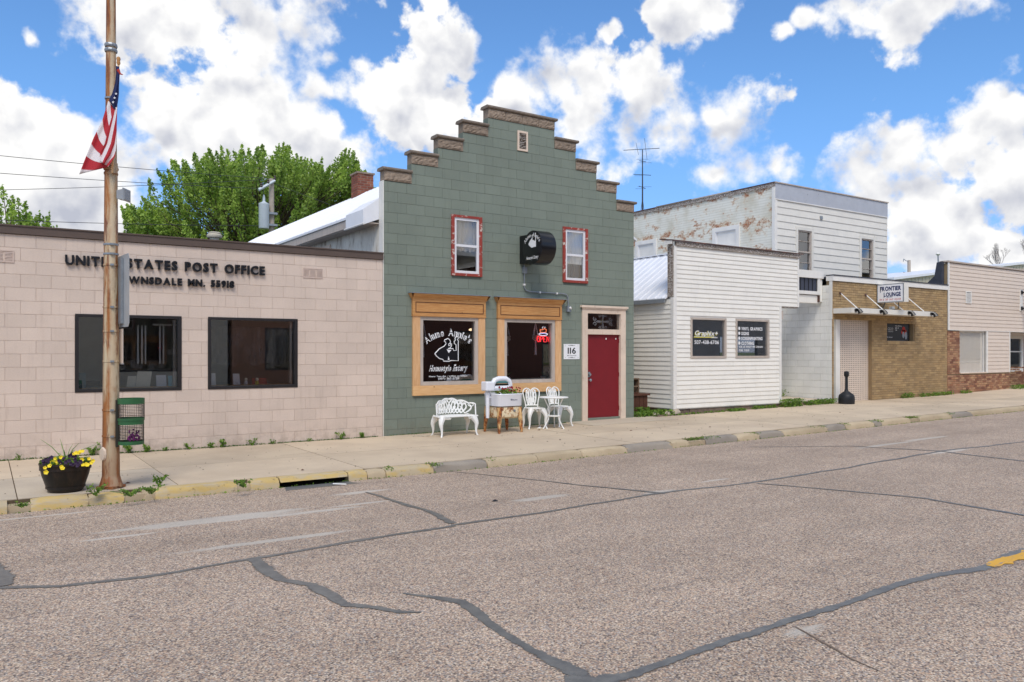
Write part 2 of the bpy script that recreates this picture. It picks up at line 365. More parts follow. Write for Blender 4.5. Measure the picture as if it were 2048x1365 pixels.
def leafy(name, a, b, d, sc=1.6):
    t = NT(name); v = t.nd('ShaderNodeVertexColor'); v.layer_name = 'tone'
    sp = t.nd('ShaderNodeSeparateColor'); t.L.new(v.outputs[0], sp.inputs[0])
    cc = t.mix(sp.outputs[0], a, b); cc = t.mix(t.rng(t.noise(sc, 4), .45, .7, 0, .5), cc, d)
    df = t.nd('ShaderNodeBsdfTranslucent'); t.L.new(t.gain(cc, 1.5), df.inputs[0])
    t.fin(cc, .5); mx = t.nd('ShaderNodeMixShader'); mx.inputs[0].default_value = .38
    t.L.new(t.b.outputs[0], mx.inputs[1]); t.L.new(df.outputs[0], mx.inputs[2]); t.L.new(mx.outputs[0], t.out.inputs[0]); return t.m
M['maple'] = leafy('maple_leaves', c(62, 98, 40), c(180, 202, 96), c(112, 152, 60))
M['weed'] = leafy('weed_leaves', c(62, 96, 34), c(134, 164, 66), c(96, 130, 50), 9)
M['grass'] = leafy('grass_blades', c(70, 104, 36), c(136, 160, 70), c(150, 140, 80), 6)
WEAR = []
for px_, py_, wx_, wy_ in ((430, 1040, 1.2, .22), (520, 1085, 1.0, .08), (350, 1052, .5, .1), (620, 1025, .7, .08), (720, 1008, .5, .06), (1085, 996, .5, .12), (1320, 984, .4, .10), (1430, 961, .4, .05), (1770, 890, 1.0, .1), (1850, 878, .9, .1), (1900, 903, .8, .12), (60, 1035, 1.2, .05), (1610, 1262, .25, .08), (720, 985, .5, .12), (230, 1075, .4, .05)):
    q_ = G(px_, py_); WEAR.append((q_.x, q_.y, wx_, wy_))
def asphalt():
    t = NT('chip_seal_asphalt')
    col = t.voro(98, 'Color', (1, 1, 1)); sp = t.nd('ShaderNodeSeparateColor'); t.L.new(col, sp.inputs[0])
    cr = t.nd('ShaderNodeValToRGB'); t.L.new(sp.outputs[0], cr.inputs[0]); e = cr.color_ramp.elements
    cr.color_ramp.interpolation = 'CONSTANT'
    pal = [(0, c(104, 94, 90)), (.12, c(192, 172, 152)), (.34, c(160, 142, 130)), (.52, c(212, 196, 178)), (.64, c(140, 130, 126)), (.78, c(186, 158, 138)), (.9, c(170, 164, 160))]
    e[0].position = 0; e[0].color = pal[0][1]; e[1].position = pal[1][0]; e[1].color = pal[1][1]
    for p_, q in pal[2:]:
        x = e.new(p_); x.color = q
    d = t.voro(98, 'Distance'); dark = t.rng(d, .42, .75, 0, .42)
    cc = t.mix(dark, cr.outputs[0], c(88, 78, 72))
    g = t.rng(t.noise(.5, 5, .6), .3, .7, .90, 1.08, False); g = t.math('MULTIPLY', g, t.rng(t.noise(2.5, 5, .6, (.5, 1, 1)), .3, .7, .93, 1.07, False))
    x, y = t.xyz(0), t.xyz(1)
    # pale worn patches, drawn out along the traffic direction
    w = t.noise(2.6, 7, .7, (.5, 3.2, 1)); wear = None
    for ex, ey, rx_, ry_ in WEAR:
        a = t.math('MULTIPLY', t.math('ADD', x, -ex), 1/rx_); b = t.math('MULTIPLY', t.math('ADD', y, -ey), 1/ry_)
        d2 = t.math('ADD', t.math('MULTIPLY', a, a), t.math('MULTIPLY', b, b)); v = t.math('SUBTRACT', 1.0, d2)
        wear = v if wear is None else t.math('MAXIMUM', wear, v)
    wear = t.rng(t.math('ADD', wear, t.math('MULTIPLY', w, 3.0)), 1.55, 2.3, 0, .72)
    cc = t.mix(wear, cc, c(188, 184, 178))
    dk = t.math('MULTIPLY', t.rng(t.noise(1.3, 5, .65, (.3, 2.2, 1)), .62, .72), .3); cc = t.mix(dk, cc, c(96, 92, 90)); cc = t.mix(1.0, cc, (.99, .965, .905, 1), 'MULTIPLY')
    t.bump(d, -.7, .006)
    return t.fin(t.gain(cc, t.math('MULTIPLY', g, t.rng(t.noise(1.0, 3, .5, (.05, 1.1, 1)), .35, .65, 1.03, 1.17, False))), .9, 0, .25)
M['asphalt'] = asphalt()
M['seal'] = plain('crack_sealant', c(106, 107, 106), .45, .2, 7, 120, .2, streak=.15)
def sealmat():
    t = NT('ragged_crack_sealant'); v = t.nd('ShaderNodeVertexColor'); v.layer_name = 'edge'; sp = t.nd('ShaderNodeSeparateColor'); t.L.new(v.outputs[0], sp.inputs[0])
    n = t.noise(55, 5, .75); e = t.math('ADD', sp.outputs[0], t.math('MULTIPLY', t.math('SUBTRACT', n, .5), 2.6))
    hole = t.rng(e, .62, .78); n2 = t.noise(9, 6, .7); hole = t.math('MAXIMUM', hole, t.math('MULTIPLY', t.rng(n, .60, .66), t.rng(n2, .52, .6)))
    t.fin(t.mix(t.rng(n2, .3, .7), c(96, 95, 92), c(122, 120, 114)), .42); tr = t.nd('ShaderNodeBsdfTransparent'); mx = t.nd('ShaderNodeMixShader')
    t.bump(t.noise(90, 4, .6), .4, .004)
    t.L.new(hole, mx.inputs[0]); t.L.new(t.b.outputs[0], mx.inputs[1]); t.L.new(tr.outputs[0], mx.inputs[2]); t.L.new(mx.outputs[0], t.out.inputs[0]); return t.m
M['sealr'] = sealmat()
def concrete(name, a, b, stain, k=1):
    t = NT(name)
    cc = t.mix(t.rng(t.noise(.8, 6, .62), .35, .68), a, b); cc = t.mix(t.rng(t.noise(7, 7, .75), .60, .74, 0, .5), cc, stain)
    cc = t.mix(t.rng(t.noise(55, 3, .7), .66, .72, 0, .6), cc, c(110, 96, 80))
    g = t.rng(t.objrand(), 0, 1, .92, 1.07, False); g = t.math('MULTIPLY', g, t.rng(t.noise(120, 3), .3, .7, .93, 1.07, False))
    t.bump(t.noise(60, 5, .7), .3, .004); return t.fin(t.gain(cc, t.math('MULTIPLY', g, k)), .9, 0, .25)
M['walk'] = concrete('sidewalk_concrete', c(210, 192, 166), c(196, 178, 154), c(164, 144, 118), .93)
M['walkgrey'] = concrete('grey_sidewalk_concrete', c(204, 190, 168), c(190, 176, 156), c(160, 144, 122), .95)
M['kerb'] = concrete('kerb_concrete', c(198, 180, 150), c(178, 160, 132), c(120, 106, 86), .92)
M['kerbgrey'] = concrete('patched_kerb', c(166, 156, 142), c(146, 138, 128), c(80, 76, 70), .85)
def ykerb():
    t = NT('worn_yellow_kerb')
    n = t.noise(5, 7, .72, (.6, 1, 2.5)); cc = t.mix(t.rng(n, .38, .58), c(204, 176, 112), c(192, 176, 146))
    cc = t.mix(t.rng(t.noise(14, 6, .7), .58, .7, 0, .7), cc, c(120, 104, 84)); t.bump(t.noise(40, 5, .7), .6, .006)
    return t.fin(t.gain(cc, .9), .85)
M['ykerb'] = ykerb()
M['roadyellow'] = peel('worn_road_yellow', c(226, 172, 60), c(150, 138, 126), .55, .62, 12, (.6, 3, 1))
M['jointdirt'] = plain('joint_dirt', c(96, 82, 64), .95, .3, 9)
M['void'] = plain('drain_dark', c(30, 27, 24), .95)
M['soil'] = plain('dirt', c(120, 100, 78), .95, .3, 6, 30, .8)
M['groundg'] = plain('rough_grass_ground', c(104, 116, 66), .95, .3, 1.3, 30, .5)
def neon(name, col, s):
    t = NT(name); t.b.inputs['Emission Color'].default_value = col; t.b.inputs['Emission Strength'].default_value = s
    t.b.inputs['Base Color'].default_value = col; return t.m
M['neonred'] = neon('neon_red', (1, .04, .05, 1), 1.6); M['neonblue'] = neon('neon_blue', (.25, .4, 1, 1), 1.3); M['neonwhite'] = neon('neon_white', (.9, .9, 1, 1), 1.0); M['neonorange'] = neon('neon_orange', (1, .25, .1, 1), 1.1)
M['lamp_warm'] = neon('warm_ceiling_lamp', (1, .7, .4, 1), 2.0)

# ------------------------------------------------------------------ builders
WL = {}
def link(o, parent=None, loc=(0, 0, 0)):
    C.objects.link(o); o.location = loc
    WL[o.name] = Vector(loc)
    if parent is not None:
        o.parent = parent; o.matrix_parent_inverse = Matrix.Translation(-WL[parent.name])
    return o
def thing(name, label, cat, loc=(0, 0, 0), group=None):
    o = bpy.data.objects.new(name, None); o.empty_display_size = .2; link(o, None, loc)
    o['label'] = label; o['category'] = cat
    if group: o['group'] = group
    return o
def tag(o, label, cat, group=None):
    o['label'] = label; o['category'] = cat
    if group: o['group'] = group
    return o
def smooth(me, ang=40):
    me.polygons.foreach_set('use_smooth', [True]*len(me.polygons))
    try: me.set_sharp_from_angle(angle=R(ang))
    except Exception: pass
class Fr:
    """wall frame: a runs along the wall, z up, d outwards from the wall face"""
    def __init__(s, o, u, n): s.o = Vector(o); s.u = Vector(u); s.n = Vector(n)
    def p(s, a, z, d=0): return s.o+s.u*a+s.n*d+Vector((0, 0, z))
FRONT = Fr((0, 0, 0), (1, 0, 0), (0, -1, 0))
class MB:
    def __init__(s): s.v = []; s.f = []; s.uv = None
    def add(s, vs, fs):
        k = len(s.v); s.v += [tuple(q) for q in vs]; s.f += [tuple(i+k for i in q) for q in fs]; return s
    def fbox(s, fr, a0, a1, z0, z1, d0, d1):
        q = [fr.p(a, z, d) for d in (d1, d0) for z in (z0, z1) for a in (a0, a1)]
        return s.add(q, [(0, 1, 3, 2), (5, 4, 6, 7), (0, 4, 5, 1), (2, 3, 7, 6), (0, 2, 6, 4), (1, 5, 7, 3)])
    def box(s, x0, x1, y0, y1, z0, z1): return s.fbox(FRONT, x0, x1, z0, z1, -y1, -y0)
    def prism(s, pts, n):
        """pts: loop of Vectors, extruded by vector n"""
        k = len(pts); n = Vector(n)
        return s.add([Vector(p) for p in pts]+[Vector(p)+n for p in pts],
                     [tuple(range(k))[::-1], tuple(range(k, 2*k))]+[(i, (i+1) % k, k+(i+1) % k, k+i) for i in range(k)])
    def tube(s, path, r, n=6, cap=True, flat=None):
        path = [Vector(p) for p in path]; m = len(path)
        rr = r if isinstance(r, (list, tuple)) else [r]*m
        k = len(s.v); up = Vector((0, 0, 1)); prev = None
        for i, p in enumerate(path):
            t = (path[min(i+1, m-1)]-path[max(i-1, 0)]).normalized()
            if prev is None:
                a = t.cross(up)
                if a.length < .1: a = t.cross(Vector((1, 0, 0)))
                a.normalize()
            else:
                a = (prev-t*prev.dot(t))
                a = a.normalized() if a.length > 1e-6 else t.orthogonal().normalized()
            prev = a; b = t.cross(a)
            for j in range(n):
                an = 2*math.pi*j/n
                s.v.append(tuple(p+a*math.cos(an)*rr[i]+b*math.sin(an)*rr[i]))
        for i in range(m-1):
            for j in range(n):
                s.f.append((k+i*n+j, k+i*n+(j+1) % n, k+(i+1)*n+(j+1) % n, k+(i+1)*n+j))
        if cap: s.f.append(tuple(k+j for j in range(n))[::-1]); s.f.append(tuple(k+(m-1)*n+j for j in range(n)))
        return s
    def lathe(s, prof, n=20, o=(0, 0, 0), sx=1, sy=1):
        k = len(s.v); o = Vector(o)
        for r_, z in prof:
            for j in range(n):
                an = 2*math.pi*j/n; s.v.append((o.x+r_*math.cos(an)*sx, o.y+r_*math.sin(an)*sy, o.z+z))
        for i in range(len(prof)-1):
            for j in range(n):
                s.f.append((k+i*n+j, k+i*n+(j+1) % n, k+(i+1)*n+(j+1) % n, k+(i+1)*n+j))
        s.f.append(tuple(k+j for j in range(n))[::-1]); s.f.append(tuple(k+(len(prof)-1)*n+j for j in range(n)))
        return s
    def mesh(s, name, mat, sm=False):
        me = bpy.data.meshes.new(name); me.from_pydata(s.v, [], s.f)
        if mat: me.materials.append(M[mat] if isinstance(mat, str) else mat)
        if sm: smooth(me)
        me.update(); return me
    def build(s, name, mat, parent=None, sm=False, kind=None, loc=(0, 0, 0)):
        o = bpy.data.objects.new(name, s.mesh(name, mat, sm)); link(o, parent, loc)
        if kind: o['kind'] = kind
        return o
def bx(name, mat, parent, *a, fr=None, sm=False):
    m = MB(); m.fbox(fr or FRONT, *a); return m.build(name, mat, parent, sm)
def tone_attr(me, vals_per_face):
    ca = me.color_attributes.new('tone', 'BYTE_COLOR', 'CORNER'); arr = []
    for p, v in zip(me.polygons, vals_per_face): arr += [v, v, v, 1.0]*p.loop_total
    ca.data.foreach_set('color', arr)
def copy_tree(o, parent=None):
    q = o.copy(); C.objects.link(q); q.parent = parent
    for ch in [x for x in list(o.children)]: copy_tree(ch, q)
    return q
def cut(a0, a1, holes):
    segs = [(a0, a1)]
    for h0, h1 in holes:
        o = []
        for s0, s1 in segs:
            if h1 <= s0 or h0 >= s1: o.append((s0, s1)); continue
            if h0 > s0: o.append((s0, h0))
            if h1 < s1: o.append((h1, s1))
        segs = o
    return segs
def wall_mb(fr, a0, a1, z0, z1, holes, d0, d1):
    """wall slab with rectangular openings; holes (a0,a1,z0,z1)"""
    m = MB(); zs = sorted({z0, z1}|{min(max(v, z0), z1) for h in holes for v in h[2:]})
    for q0, q1 in zip(zs, zs[1:]):
        if q1-q0 < 1e-4: continue
        mid = (q0+q1)/2
        for s0, s1 in cut(a0, a1, [(h[0], h[1]) for h in holes if h[2] < mid < h[3]]): m.fbox(fr, s0, s1, q0, q1, d0, d1)
    return m
BLK = {}
def unit_mesh(key, w, h, t, ch, mat, name):
    """masonry piece: chamfered front, lies from d=-t to 0, origin at lower left of its face"""
    k = (key, round(w, 3), round(h, 3))
    if k in BLK: return BLK[k]
    v = [(0, -t), (w, -t), (w, h), (0, h)]
    vs = [(0, t, 0), (w, t, 0), (w, t, h), (0, t, h), (0, ch, 0), (w, ch, 0), (w, ch, h), (0, ch, h), (ch, 0, ch), (w-ch, 0, ch), (w-ch, 0, h-ch), (ch, 0, h-ch)]
    fs = [(8, 9, 10, 11)]+[(4+i, 4+(i+1) % 4, 8+(i+1) % 4, 8+i) for i in range(4)]+[(i, (i+1) % 4, 4+(i+1) % 4, 4+i) for i in range(4)]
    me = bpy.data.meshes.new(name); me.from_pydata(vs, [], fs); me.materials.append(M[mat]); tone_attr(me, [0]*len(fs)); me.update()
    BLK[k] = me; return me
def masonry(parent, fr, rows, bw, bh, joint, t, ch, mat, name, holes=(), span=None, cap=300, jit=.0012, off0=0.0, zmin=None):
    """rows: list of z; span(z)->(a0,a1)"""
    pcs = []
    for i, z in enumerate(rows):
        a0, a1 = span(z+bh/2); st = off0+(bw/2 if i % 2 else 0)
        hs = [(h[0], h[1]) for h in holes if h[2] < z+bh*.5 < h[3]]
        k0 = int((a0-st)//bw)
        while st+k0*bw < a1:
            b0, b1 = max(a0, st+k0*bw), min(a1, st+(k0+1)*bw)
            for s0, s1 in cut(b0, b1, hs):
                if s1-s0 > joint*3: pcs.append((s0+joint/2, s1-joint/2, z+joint/2, z+bh-joint/2))
            k0 += 1
    def key(q):
        p = fr.p((q[0]+q[1])/2, (q[2]+q[3])/2); x, y, Z = proj(p)
        return (0 if (-40 < x < 2090 and -40 < y < 1400 and Z > 0) else 1, Z)
    pcs.sort(key=key)
    th = math.atan2(fr.u.y, fr.u.x)
    rest = MB(); tones = []
    for n, (s0, s1, z0, z1) in enumerate(pcs):
        if n < cap:
            me = unit_mesh(mat+name, s1-s0, z1-z0, t, ch, mat, name)
            o = bpy.data.objects.new(name, me); link(o, parent, fr.p(s0, z0, rnd.uniform(-jit, jit))); o.rotation_euler = (0, 0, th)
        else:
            me = unit_mesh(mat+name, s1-s0, z1-z0, t, ch, mat, name); d = rnd.uniform(-jit, jit)
            rest.add([fr.p(s0+v.co.x, z0+v.co.z, d-v.co.y) for v in me.vertices], [tuple(p.vertices) for p in me.polygons])
            tones += [rnd.random()]*len(me.polygons)
    if rest.v:
        o = rest.build(name+'work', mat, parent, kind='stuff'); tone_attr(o.data, tones)
def siding(parent, fr, a0, a1, z0, z1, ex, mat, holes=(), name='siding_board', proud=.016, d=0.0, joints=()):
    n = max(1, round((z1-z0)/ex)); ex = (z1-z0)/n
    for i in range(n):
        q0 = z0+i*ex; hs = [(h[0], h[1]) for h in holes if h[2] < q0+ex*.5 < h[3]]
        segs = cut(a0, a1, hs)
        for s0, s1 in segs:
            if s1-s0 < .02: continue
            js = [s0]+([j for j in joints[i % len(joints)] if s0+.3 < j < s1-.3] if joints else [])+[s1]
            for b0, b1 in zip(js, js[1:]):
                m = MB(); e = .0015
                pts = [fr.p(b0+e, q0+.001, d), fr.p(b0+e, q0+.001, d+proud), fr.p(b0+e, q0+.012, d+proud+.001), fr.p(b0+e, q0+ex, d+.002), fr.p(b0+e, q0+ex, d)]
                m.prism(pts, fr.u*(b1-b0-2*e)); m.build(name, mat, parent)

def text_polys(ch, ext=.0, off=0.0, bev=0.0, res=3):
    cu = bpy.data.curves.new('t', 'FONT'); cu.body = ch; cu.extrude = ext; cu.offset = off; cu.resolution_u = res; cu.bevel_depth = bev
    o = bpy.data.objects.new('t', cu); C.objects.link(o)
    dg = bpy.context.evaluated_depsgraph_get(); me = bpy.data.meshes.new_from_object(o.evaluated_get(dg))
    vs = [v.co.copy() for v in me.vertices]; fs = [tuple(p.vertices) for p in me.polygons]
    bpy.data.objects.remove(o); bpy.data.curves.remove(cu); bpy.data.meshes.remove(me)
    return vs, fs
TC = {}
def glyph(ch, ext, off):
    k = (ch, round(ext, 4), off)
    if k not in TC: TC[k] = text_polys(ch, ext, off)
    return TC[k]
def layout(txt, x0, x1, hgt, gap=.10, sp=.42, capref='H', off=0.0, wide=None):
    """letter boxes for a line of given cap height, spread to fill x0..x1 -> (ch, x, scale_x, scale_z)"""
    rv, _ = glyph(capref, 0, off); ch_ = max(v.y for v in rv)-min(v.y for v in rv); s = hgt/ch_
    items = []; w = 0
    for ch in txt:
        if ch == ' ': items.append((ch, 0, sp)); w += sp; continue
        v, _ = glyph(ch, 0, off); a = min(q.x for q in v); b = max(q.x for q in v); items.append((ch, a, b-a)); w += b-a+gap
    w -= gap; sx = (x1-x0)/w; out = []; x = x0
    for ch, a, ww in items:
        if ch != ' ': out.append((ch, x-a*sx, sx, s)); x += (ww+gap)*sx
        else: x += ww*sx
    return out
def text_line(m, txt, a0, a1, z0, hgt, place, off=0.0, ext=0.0, gap=.10, slant=0.0, d=0.0):
    for ch, x, sx, sz in layout(txt, a0, a1, hgt, gap, off=off):
        v, f = glyph(ch, ext, off)
        m.add([place(x+q.x*sx+slant*q.y*sz, z0+q.y*sz, d+q.z) for q in v], f)
def text_arc(m, txt, cxp, czp, rad, ang0, ang1, hgt, place, off=0.0, d=0.0, sxk=1.0):
    lay = layout(txt, 0, 1, hgt, .08, off=off)
    for ch, x, sx, sz in lay:
        v, f = glyph(ch, 0, off); a = min(q.x for q in v); b = max(q.x for q in v); mid = (a+b)/2
        t = x+mid*sx; an = ang0+(ang1-ang0)*t
        ws = sx*abs(ang1-ang0)*rad
        vs = []
        for q in v:
            lx = (q.x-mid)*ws; ly = q.y*sz
            r_ = rad+ly; aa = an-lx/rad
            vs.append(place(cxp+math.cos(aa)*r_*sxk, czp+math.sin(aa)*r_, d+q.z))
        m.add(vs, f)
# ------------------------------------------------------------------ ground, road, pavement
def sheet(name, xs, ys, zf, mat, parent=None, kind='structure'):
    m = MB(); n = len(ys)
    for x in xs:
        for y in ys: m.v.append((x, y, zf(x, y)))
    for i in range(len(xs)-1):
        for j in range(n-1): m.f.append((i*n+j, (i+1)*n+j, (i+1)*n+j+1, i*n+j+1))
    o = m.build(name, mat, parent, True)
    if kind: o['kind'] = kind
    return o
XS = [-400, -60, -20, 0, 6, 10, 14, 17, 20, 23.5, 27, 30, 33, 45, 60, 80, 100, 160, 600]
sheet('ground', [-900, -60, 6, 14, 20, 27, 33, 60, 100, 160, 900], [-900, -40, 40, 900], lambda x, y: gs(x)-.22, 'groundg')
road = sheet('road', XS, [-18.65, -15, -11.3, -7.6, KY+.0], lambda x, y: roadz(x, y), 'asphalt')
# far side pavement and lot
def slab(name, x0, x1, y0, y1, zt, mat, parent, th=.12, kind=None, ins=.006):
    m = MB(); q = ins
    xs = [x0+q]+[b for b, _ in SX if x0+q < b < x1-q]+[x1-q]
    for a, b in zip(xs, xs[1:]):
        vs = [(x, y, gs(x)+zt-dz) for dz in (0, th) for x, y in ((a, y0+q), (b, y0+q), (b, y1-q), (a, y1-q))]
        m.add(vs, [(0, 1, 2, 3), (7, 6, 5, 4), (0, 4, 5, 1), (3, 2, 6, 7)]+([(0, 3, 7, 4)] if a == xs[0] else [])+([(1, 5, 6, 2)] if b == xs[-1] else []))
    return m.build(name, mat, parent, kind=kind)
farw = slab('far_sidewalk', -40, 120, -22.6, -18.65, .0, 'walk', None, .2, 'structure')
walk = slab('sidewalk', -14, 60, KY+.17, .02, -.012, 'jointdirt', None, .2, 'structure')
jx = [-10.5, -8, -5.4, -2.6, .32, 2.02, 4.5, 7.1, 9.7, 12.05, 14.7, 17.3, 20.2, 23.0, 26.0, 29.0, 32.0, 35.5]
for i, (a, b) in enumerate(zip(jx, jx[1:])):
    rows = [(KY+.18, -2.05), (-2.05, 0.0)] if b <= 5 or b > 9.8 else [(KY+.18, -1.95), (-1.95, 0.0)]
    for k, (y0, y1) in enumerate(rows):
        slab('concrete_slab', a, b, y0, y1, rnd.uniform(-.002, .003), 'walkgrey' if (i, k) in ((4, 0), (3, 0), (0, 0)) else 'walk', walk, .1)
m = slab('door_step_slab', 11.0, 13.6, -.98, -.0, .018, 'walkgrey', walk, .05)
slab('concrete_slab', 20.9, 22.9, -.05, .5, .01, 'walk', walk, .08)

# kerb: separate lengths, each worn differently
def kx(px, py): return P(px, py, KY)[0]
ia, ib = kx(560, 970), kx(697, 962)
kerb = slab('kerb', -14, ia, KY+.02, KY+.16, -.05, 'kerb', None, .25, 'structure'); slab('kerb_bed', ib, 60, KY+.02, KY+.16, -.05, 'kerb', kerb, .25)
def kerb_stone(a, b, mat, top=.0, wear=.5, bottom=-.2):
    m = MB(); n = max(3, int((b-a)/.14)); prof = []
    r2 = random.Random(int(a*97)+5)
    for i in range(n+1):
        x = a+.008+(b-a-.016)*i/n; g = gs(x); e = 1 if 0 < i < n else 0
        j = [r2.uniform(-1, 1)*.012*wear for _ in range(6)]
        ed = -.03*(1-e)*wear
        prof.append([(x, KY+.17, g+bottom), (x, KY+.17, g+top+ed*.3), (x, KY+.06+j[0], g+top+j[1]*.5+ed*.6), (x, KY+.022+j[2], g+top-.018+j[3]+ed), (x, KY+.002+j[4], g+top-.055+ed+j[5]), (x, KY-.012+j[4]*.6, g+bottom)])
    k = 6
    for p in prof: m.v += p
    for i in range(n):
        for q in range(k-1): m.f.append((i*k+q, i*k+q+1, (i+1)*k+q+1, (i+1)*k+q))
    m.f.append(tuple(range(k))); m.f.append(tuple(range(n*k, n*k+k))[::-1])
    o = m.build('kerb_stone', mat, kerb, False); smooth(o.data, 50); return o
kerb_stone(-9, -6.1, 'ykerb'); kerb_stone(-6.08, -3.1, 'ykerb'); kerb_stone(-3.08, kx(16, 1010), 'ykerb')
x0 = kx(30, 1018); x1 = kx(60, 1015)
kerb_stone(x1, kx(178, 1000), 'ykerb', 0, 1.6); kerb_stone(kx(178, 1000), kx(250, 990), 'ykerb', -.01, 1.6)
kerb_stone(kx(285, 985), kx(308, 985), 'kerb', -.015, 2); kerb_stone(kx(310, 985), kx(476, 970), 'ykerb', 0, 1.2)
ia, ib = kx(560, 970), kx(697, 962)
kerb_stone(kx(500, 970), ia, 'ykerb', 0, .8); kerb_stone(ia, ib, 'ykerb', 0, .6, -.062); kerb_stone(ib, kx(735, 955), 'ykerb', 0, .8)
kk = [(735, 772, 'kerb'), (772, 868, 'ykerb'), (868, 975, 'kerbgrey'), (975, 1076, 'kerb'), (1076, 1165, 'kerb'), (1165, 1255, 'kerb'), (1255, 1345, 'kerbgrey'), (1345, 1378, 'kerb'), (1412, 1475, 'kerbgrey'), (1475, 1520, 'kerb'), (1520, 1568, 'kerbgrey'), (1568, 1656, 'kerb'), (1656, 1692, 'kerbgrey'), (1692, 1750, 'kerb'), (1750, 1764, 'kerbgrey'), (1764, 1822, 'kerb'), (1840, 1905, 'kerb'), (1905, 1945, 'kerbgrey'), (1945, 2060, 'kerb')]
for a, b, mt in kk: kerb_stone(kx(a, 900), kx(b, 900), mt, rnd.uniform(-.012, 0), rnd.uniform(.6, 1.5))
xx = kx(2060, 830)
while xx < 58: kerb_stone(xx, xx+3, 'kerb'); xx += 3
# storm drain in the kerb
dr = thing('storm_drain', 'dark slot of a storm drain under the yellow kerb', 'storm drain', ((ia+ib)/2, KY, -.3))
m = MB(); m.box(ia-.1, ib+.1, KY+.155, KY+.165, -.5, -.065); m.box(ia, ib, KY-.0, KY+.16, -.5, -.49); m.build('pit', 'void', dr)
m = MB(); g = -.13
m.add([(ia-.02, KY-.30, roadz(3, KY-.30)+.003), (ib+.04, KY-.26, roadz(3, KY-.26)+.003), (ib-.02, KY-.02, -.126), (ia+.06, KY-.02, -.126)], [(0, 1, 2, 3)]); m.build('apron_plate', 'seal', dr)
m = MB(); q = G(683, 972); m.tube([(q.x-.08, q.y+.1, q.z+.02), (q.x+.05, q.y-.04, q.z+.02)], .009, 5)
tag(m.build('stick', 'castwhite', None), 'short white stick lying at the storm drain mouth', 'stick')

# tar sealed cracks: raised bands on the road
def seal(pts, w, name='crack_seal', wob=.25, mat='sealr', lift=.004):
    """pts: px,py (survey), half width in metres each"""
    P3 = []
    for i, p in enumerate(pts):
        q = G(p[0], p[1]); P3.append((q, (p[2] if len(p) > 2 else w)))
    fine = []
    for (a, wa), (b, wb) in zip(P3, P3[1:]):
        n = max(1, int((b-a).length/.05))
        for i in range(n): t = i/n; fine.append((a.lerp(b, t), wa+(wb-wa)*t))
    fine.append(P3[-1]); m = MB(); k = len(fine)
    r2 = random.Random(int(pts[0][0]))
    for i, (p, ww) in enumerate(fine):
        t = (fine[min(i+1, k-1)][0]-fine[max(i-1, 0)][0]); t.z = 0; t.normalize(); nn = Vector((-t.y, t.x, 0))
        for s, kk_ in ((-1, 1.15), (-1, .55), (1, .55), (1, 1.15)):
            e = p+nn*s*kk_*ww*(1+r2.uniform(-wob, wob)*1.1+.28*math.sin(i*.13+s*1.3)+.18*math.sin(i*.37+s))+nn*.012*math.sin(i*.23); m.v.append((e.x, e.y, roadz(e.x, e.y)+lift))
    for i in range(k-1):
        for j in range(3): m.f.append((4*i+j, 4*i+4+j, 4*i+5+j, 4*i+1+j))
    o = m.build(name, mat, road); ca = o.data.color_attributes.new('edge', 'FLOAT_COLOR', 'POINT')
    ca.data.foreach_set('color', [x for i in range(k) for q in (1., 0., 0., 1.) for x in (q, q, q, 1.)]); return o
seal([(-60, 1186), (0, 1178), (120, 1174), (300, 1152), (500, 1120), (700, 1085), (905, 1052)], .034)
seal([(905, 1052), (1000, 1038), (1150, 1015), (1300, 990), (1400, 977), (1500, 967), (1700, 935), (1880, 903), (2060, 883)], .030, lift=.0045)
seal([(500, 1118, .05), (530, 1142, .055), (560, 1160, .045), (630, 1170, .04), (665, 1190, .055), (690, 1212, .045), (740, 1217, .03), (800, 1226, .026), (842, 1226, .012)], .03, lift=.005)
seal([(806, 1188, .012), (850, 1195, .02), (920, 1205, .045), (950, 1225, .045), (1000, 1260, .03), (1060, 1295, .03), (1110, 1325, .05), (1150, 1350, .07), (1180, 1375, .08)], .04)
seal([(1130, 1368, .07), (1200, 1368, .05), (1270, 1352, .034), (1350, 1320, .030), (1450, 1280, .034), (1560, 1250, .036), (1620, 1232, .036), (1700, 1205, .034), (1800, 1170, .036), (1880, 1150, .042), (1950, 1138, .045), (2060, 1100, .04)], .03, lift=.005)
seal([(730, 985, .015), (790, 1003, .03), (850, 1020, .035), (905, 1048, .05)], .04, lift=.0055)
seal([(900, 944, .01), (1020, 955, .016), (1150, 970, .022), (1330, 988, .03)], .02, lift=.0055)
seal([(1515, 968, .02), (1700, 983, .022), (1850, 998, .025), (2060, 1034, .03)], .02, lift=.0055)
seal([(1500, 895, .015), (1700, 893, .02), (1880, 903, .03), (2060, 925, .03)], .02, lift=.0055)
seal([(-60, 1130, .1), (0, 1150, .08), (15, 1172, .05)], .05, lift=.006)
seal([(1590, 1255, .005), (1640, 1285, .006), (1700, 1320, .005), (1760, 1345, .003)], .006, mat='foundation', lift=.0045)
seal([(1985, 1135, .03), (2010, 1126, .05), (2100, 1092, .05)], .05, 'centre_line', .45, 'roadyellow', .007)
for pts in ([(290, 1052, .04), (400, 1040, .12), (500, 1030, .10), (570, 1022, .03)],
            [(380, 1105, .02), (480, 1092, .05), (600, 1078, .04), (668, 1068, .02)],
            [(1290, 984, .05), (1335, 982, .05)], [(1045, 1000, .05), (1110, 993, .06)], [(1410, 962, .02), (1450, 961, .02)]):
    pass
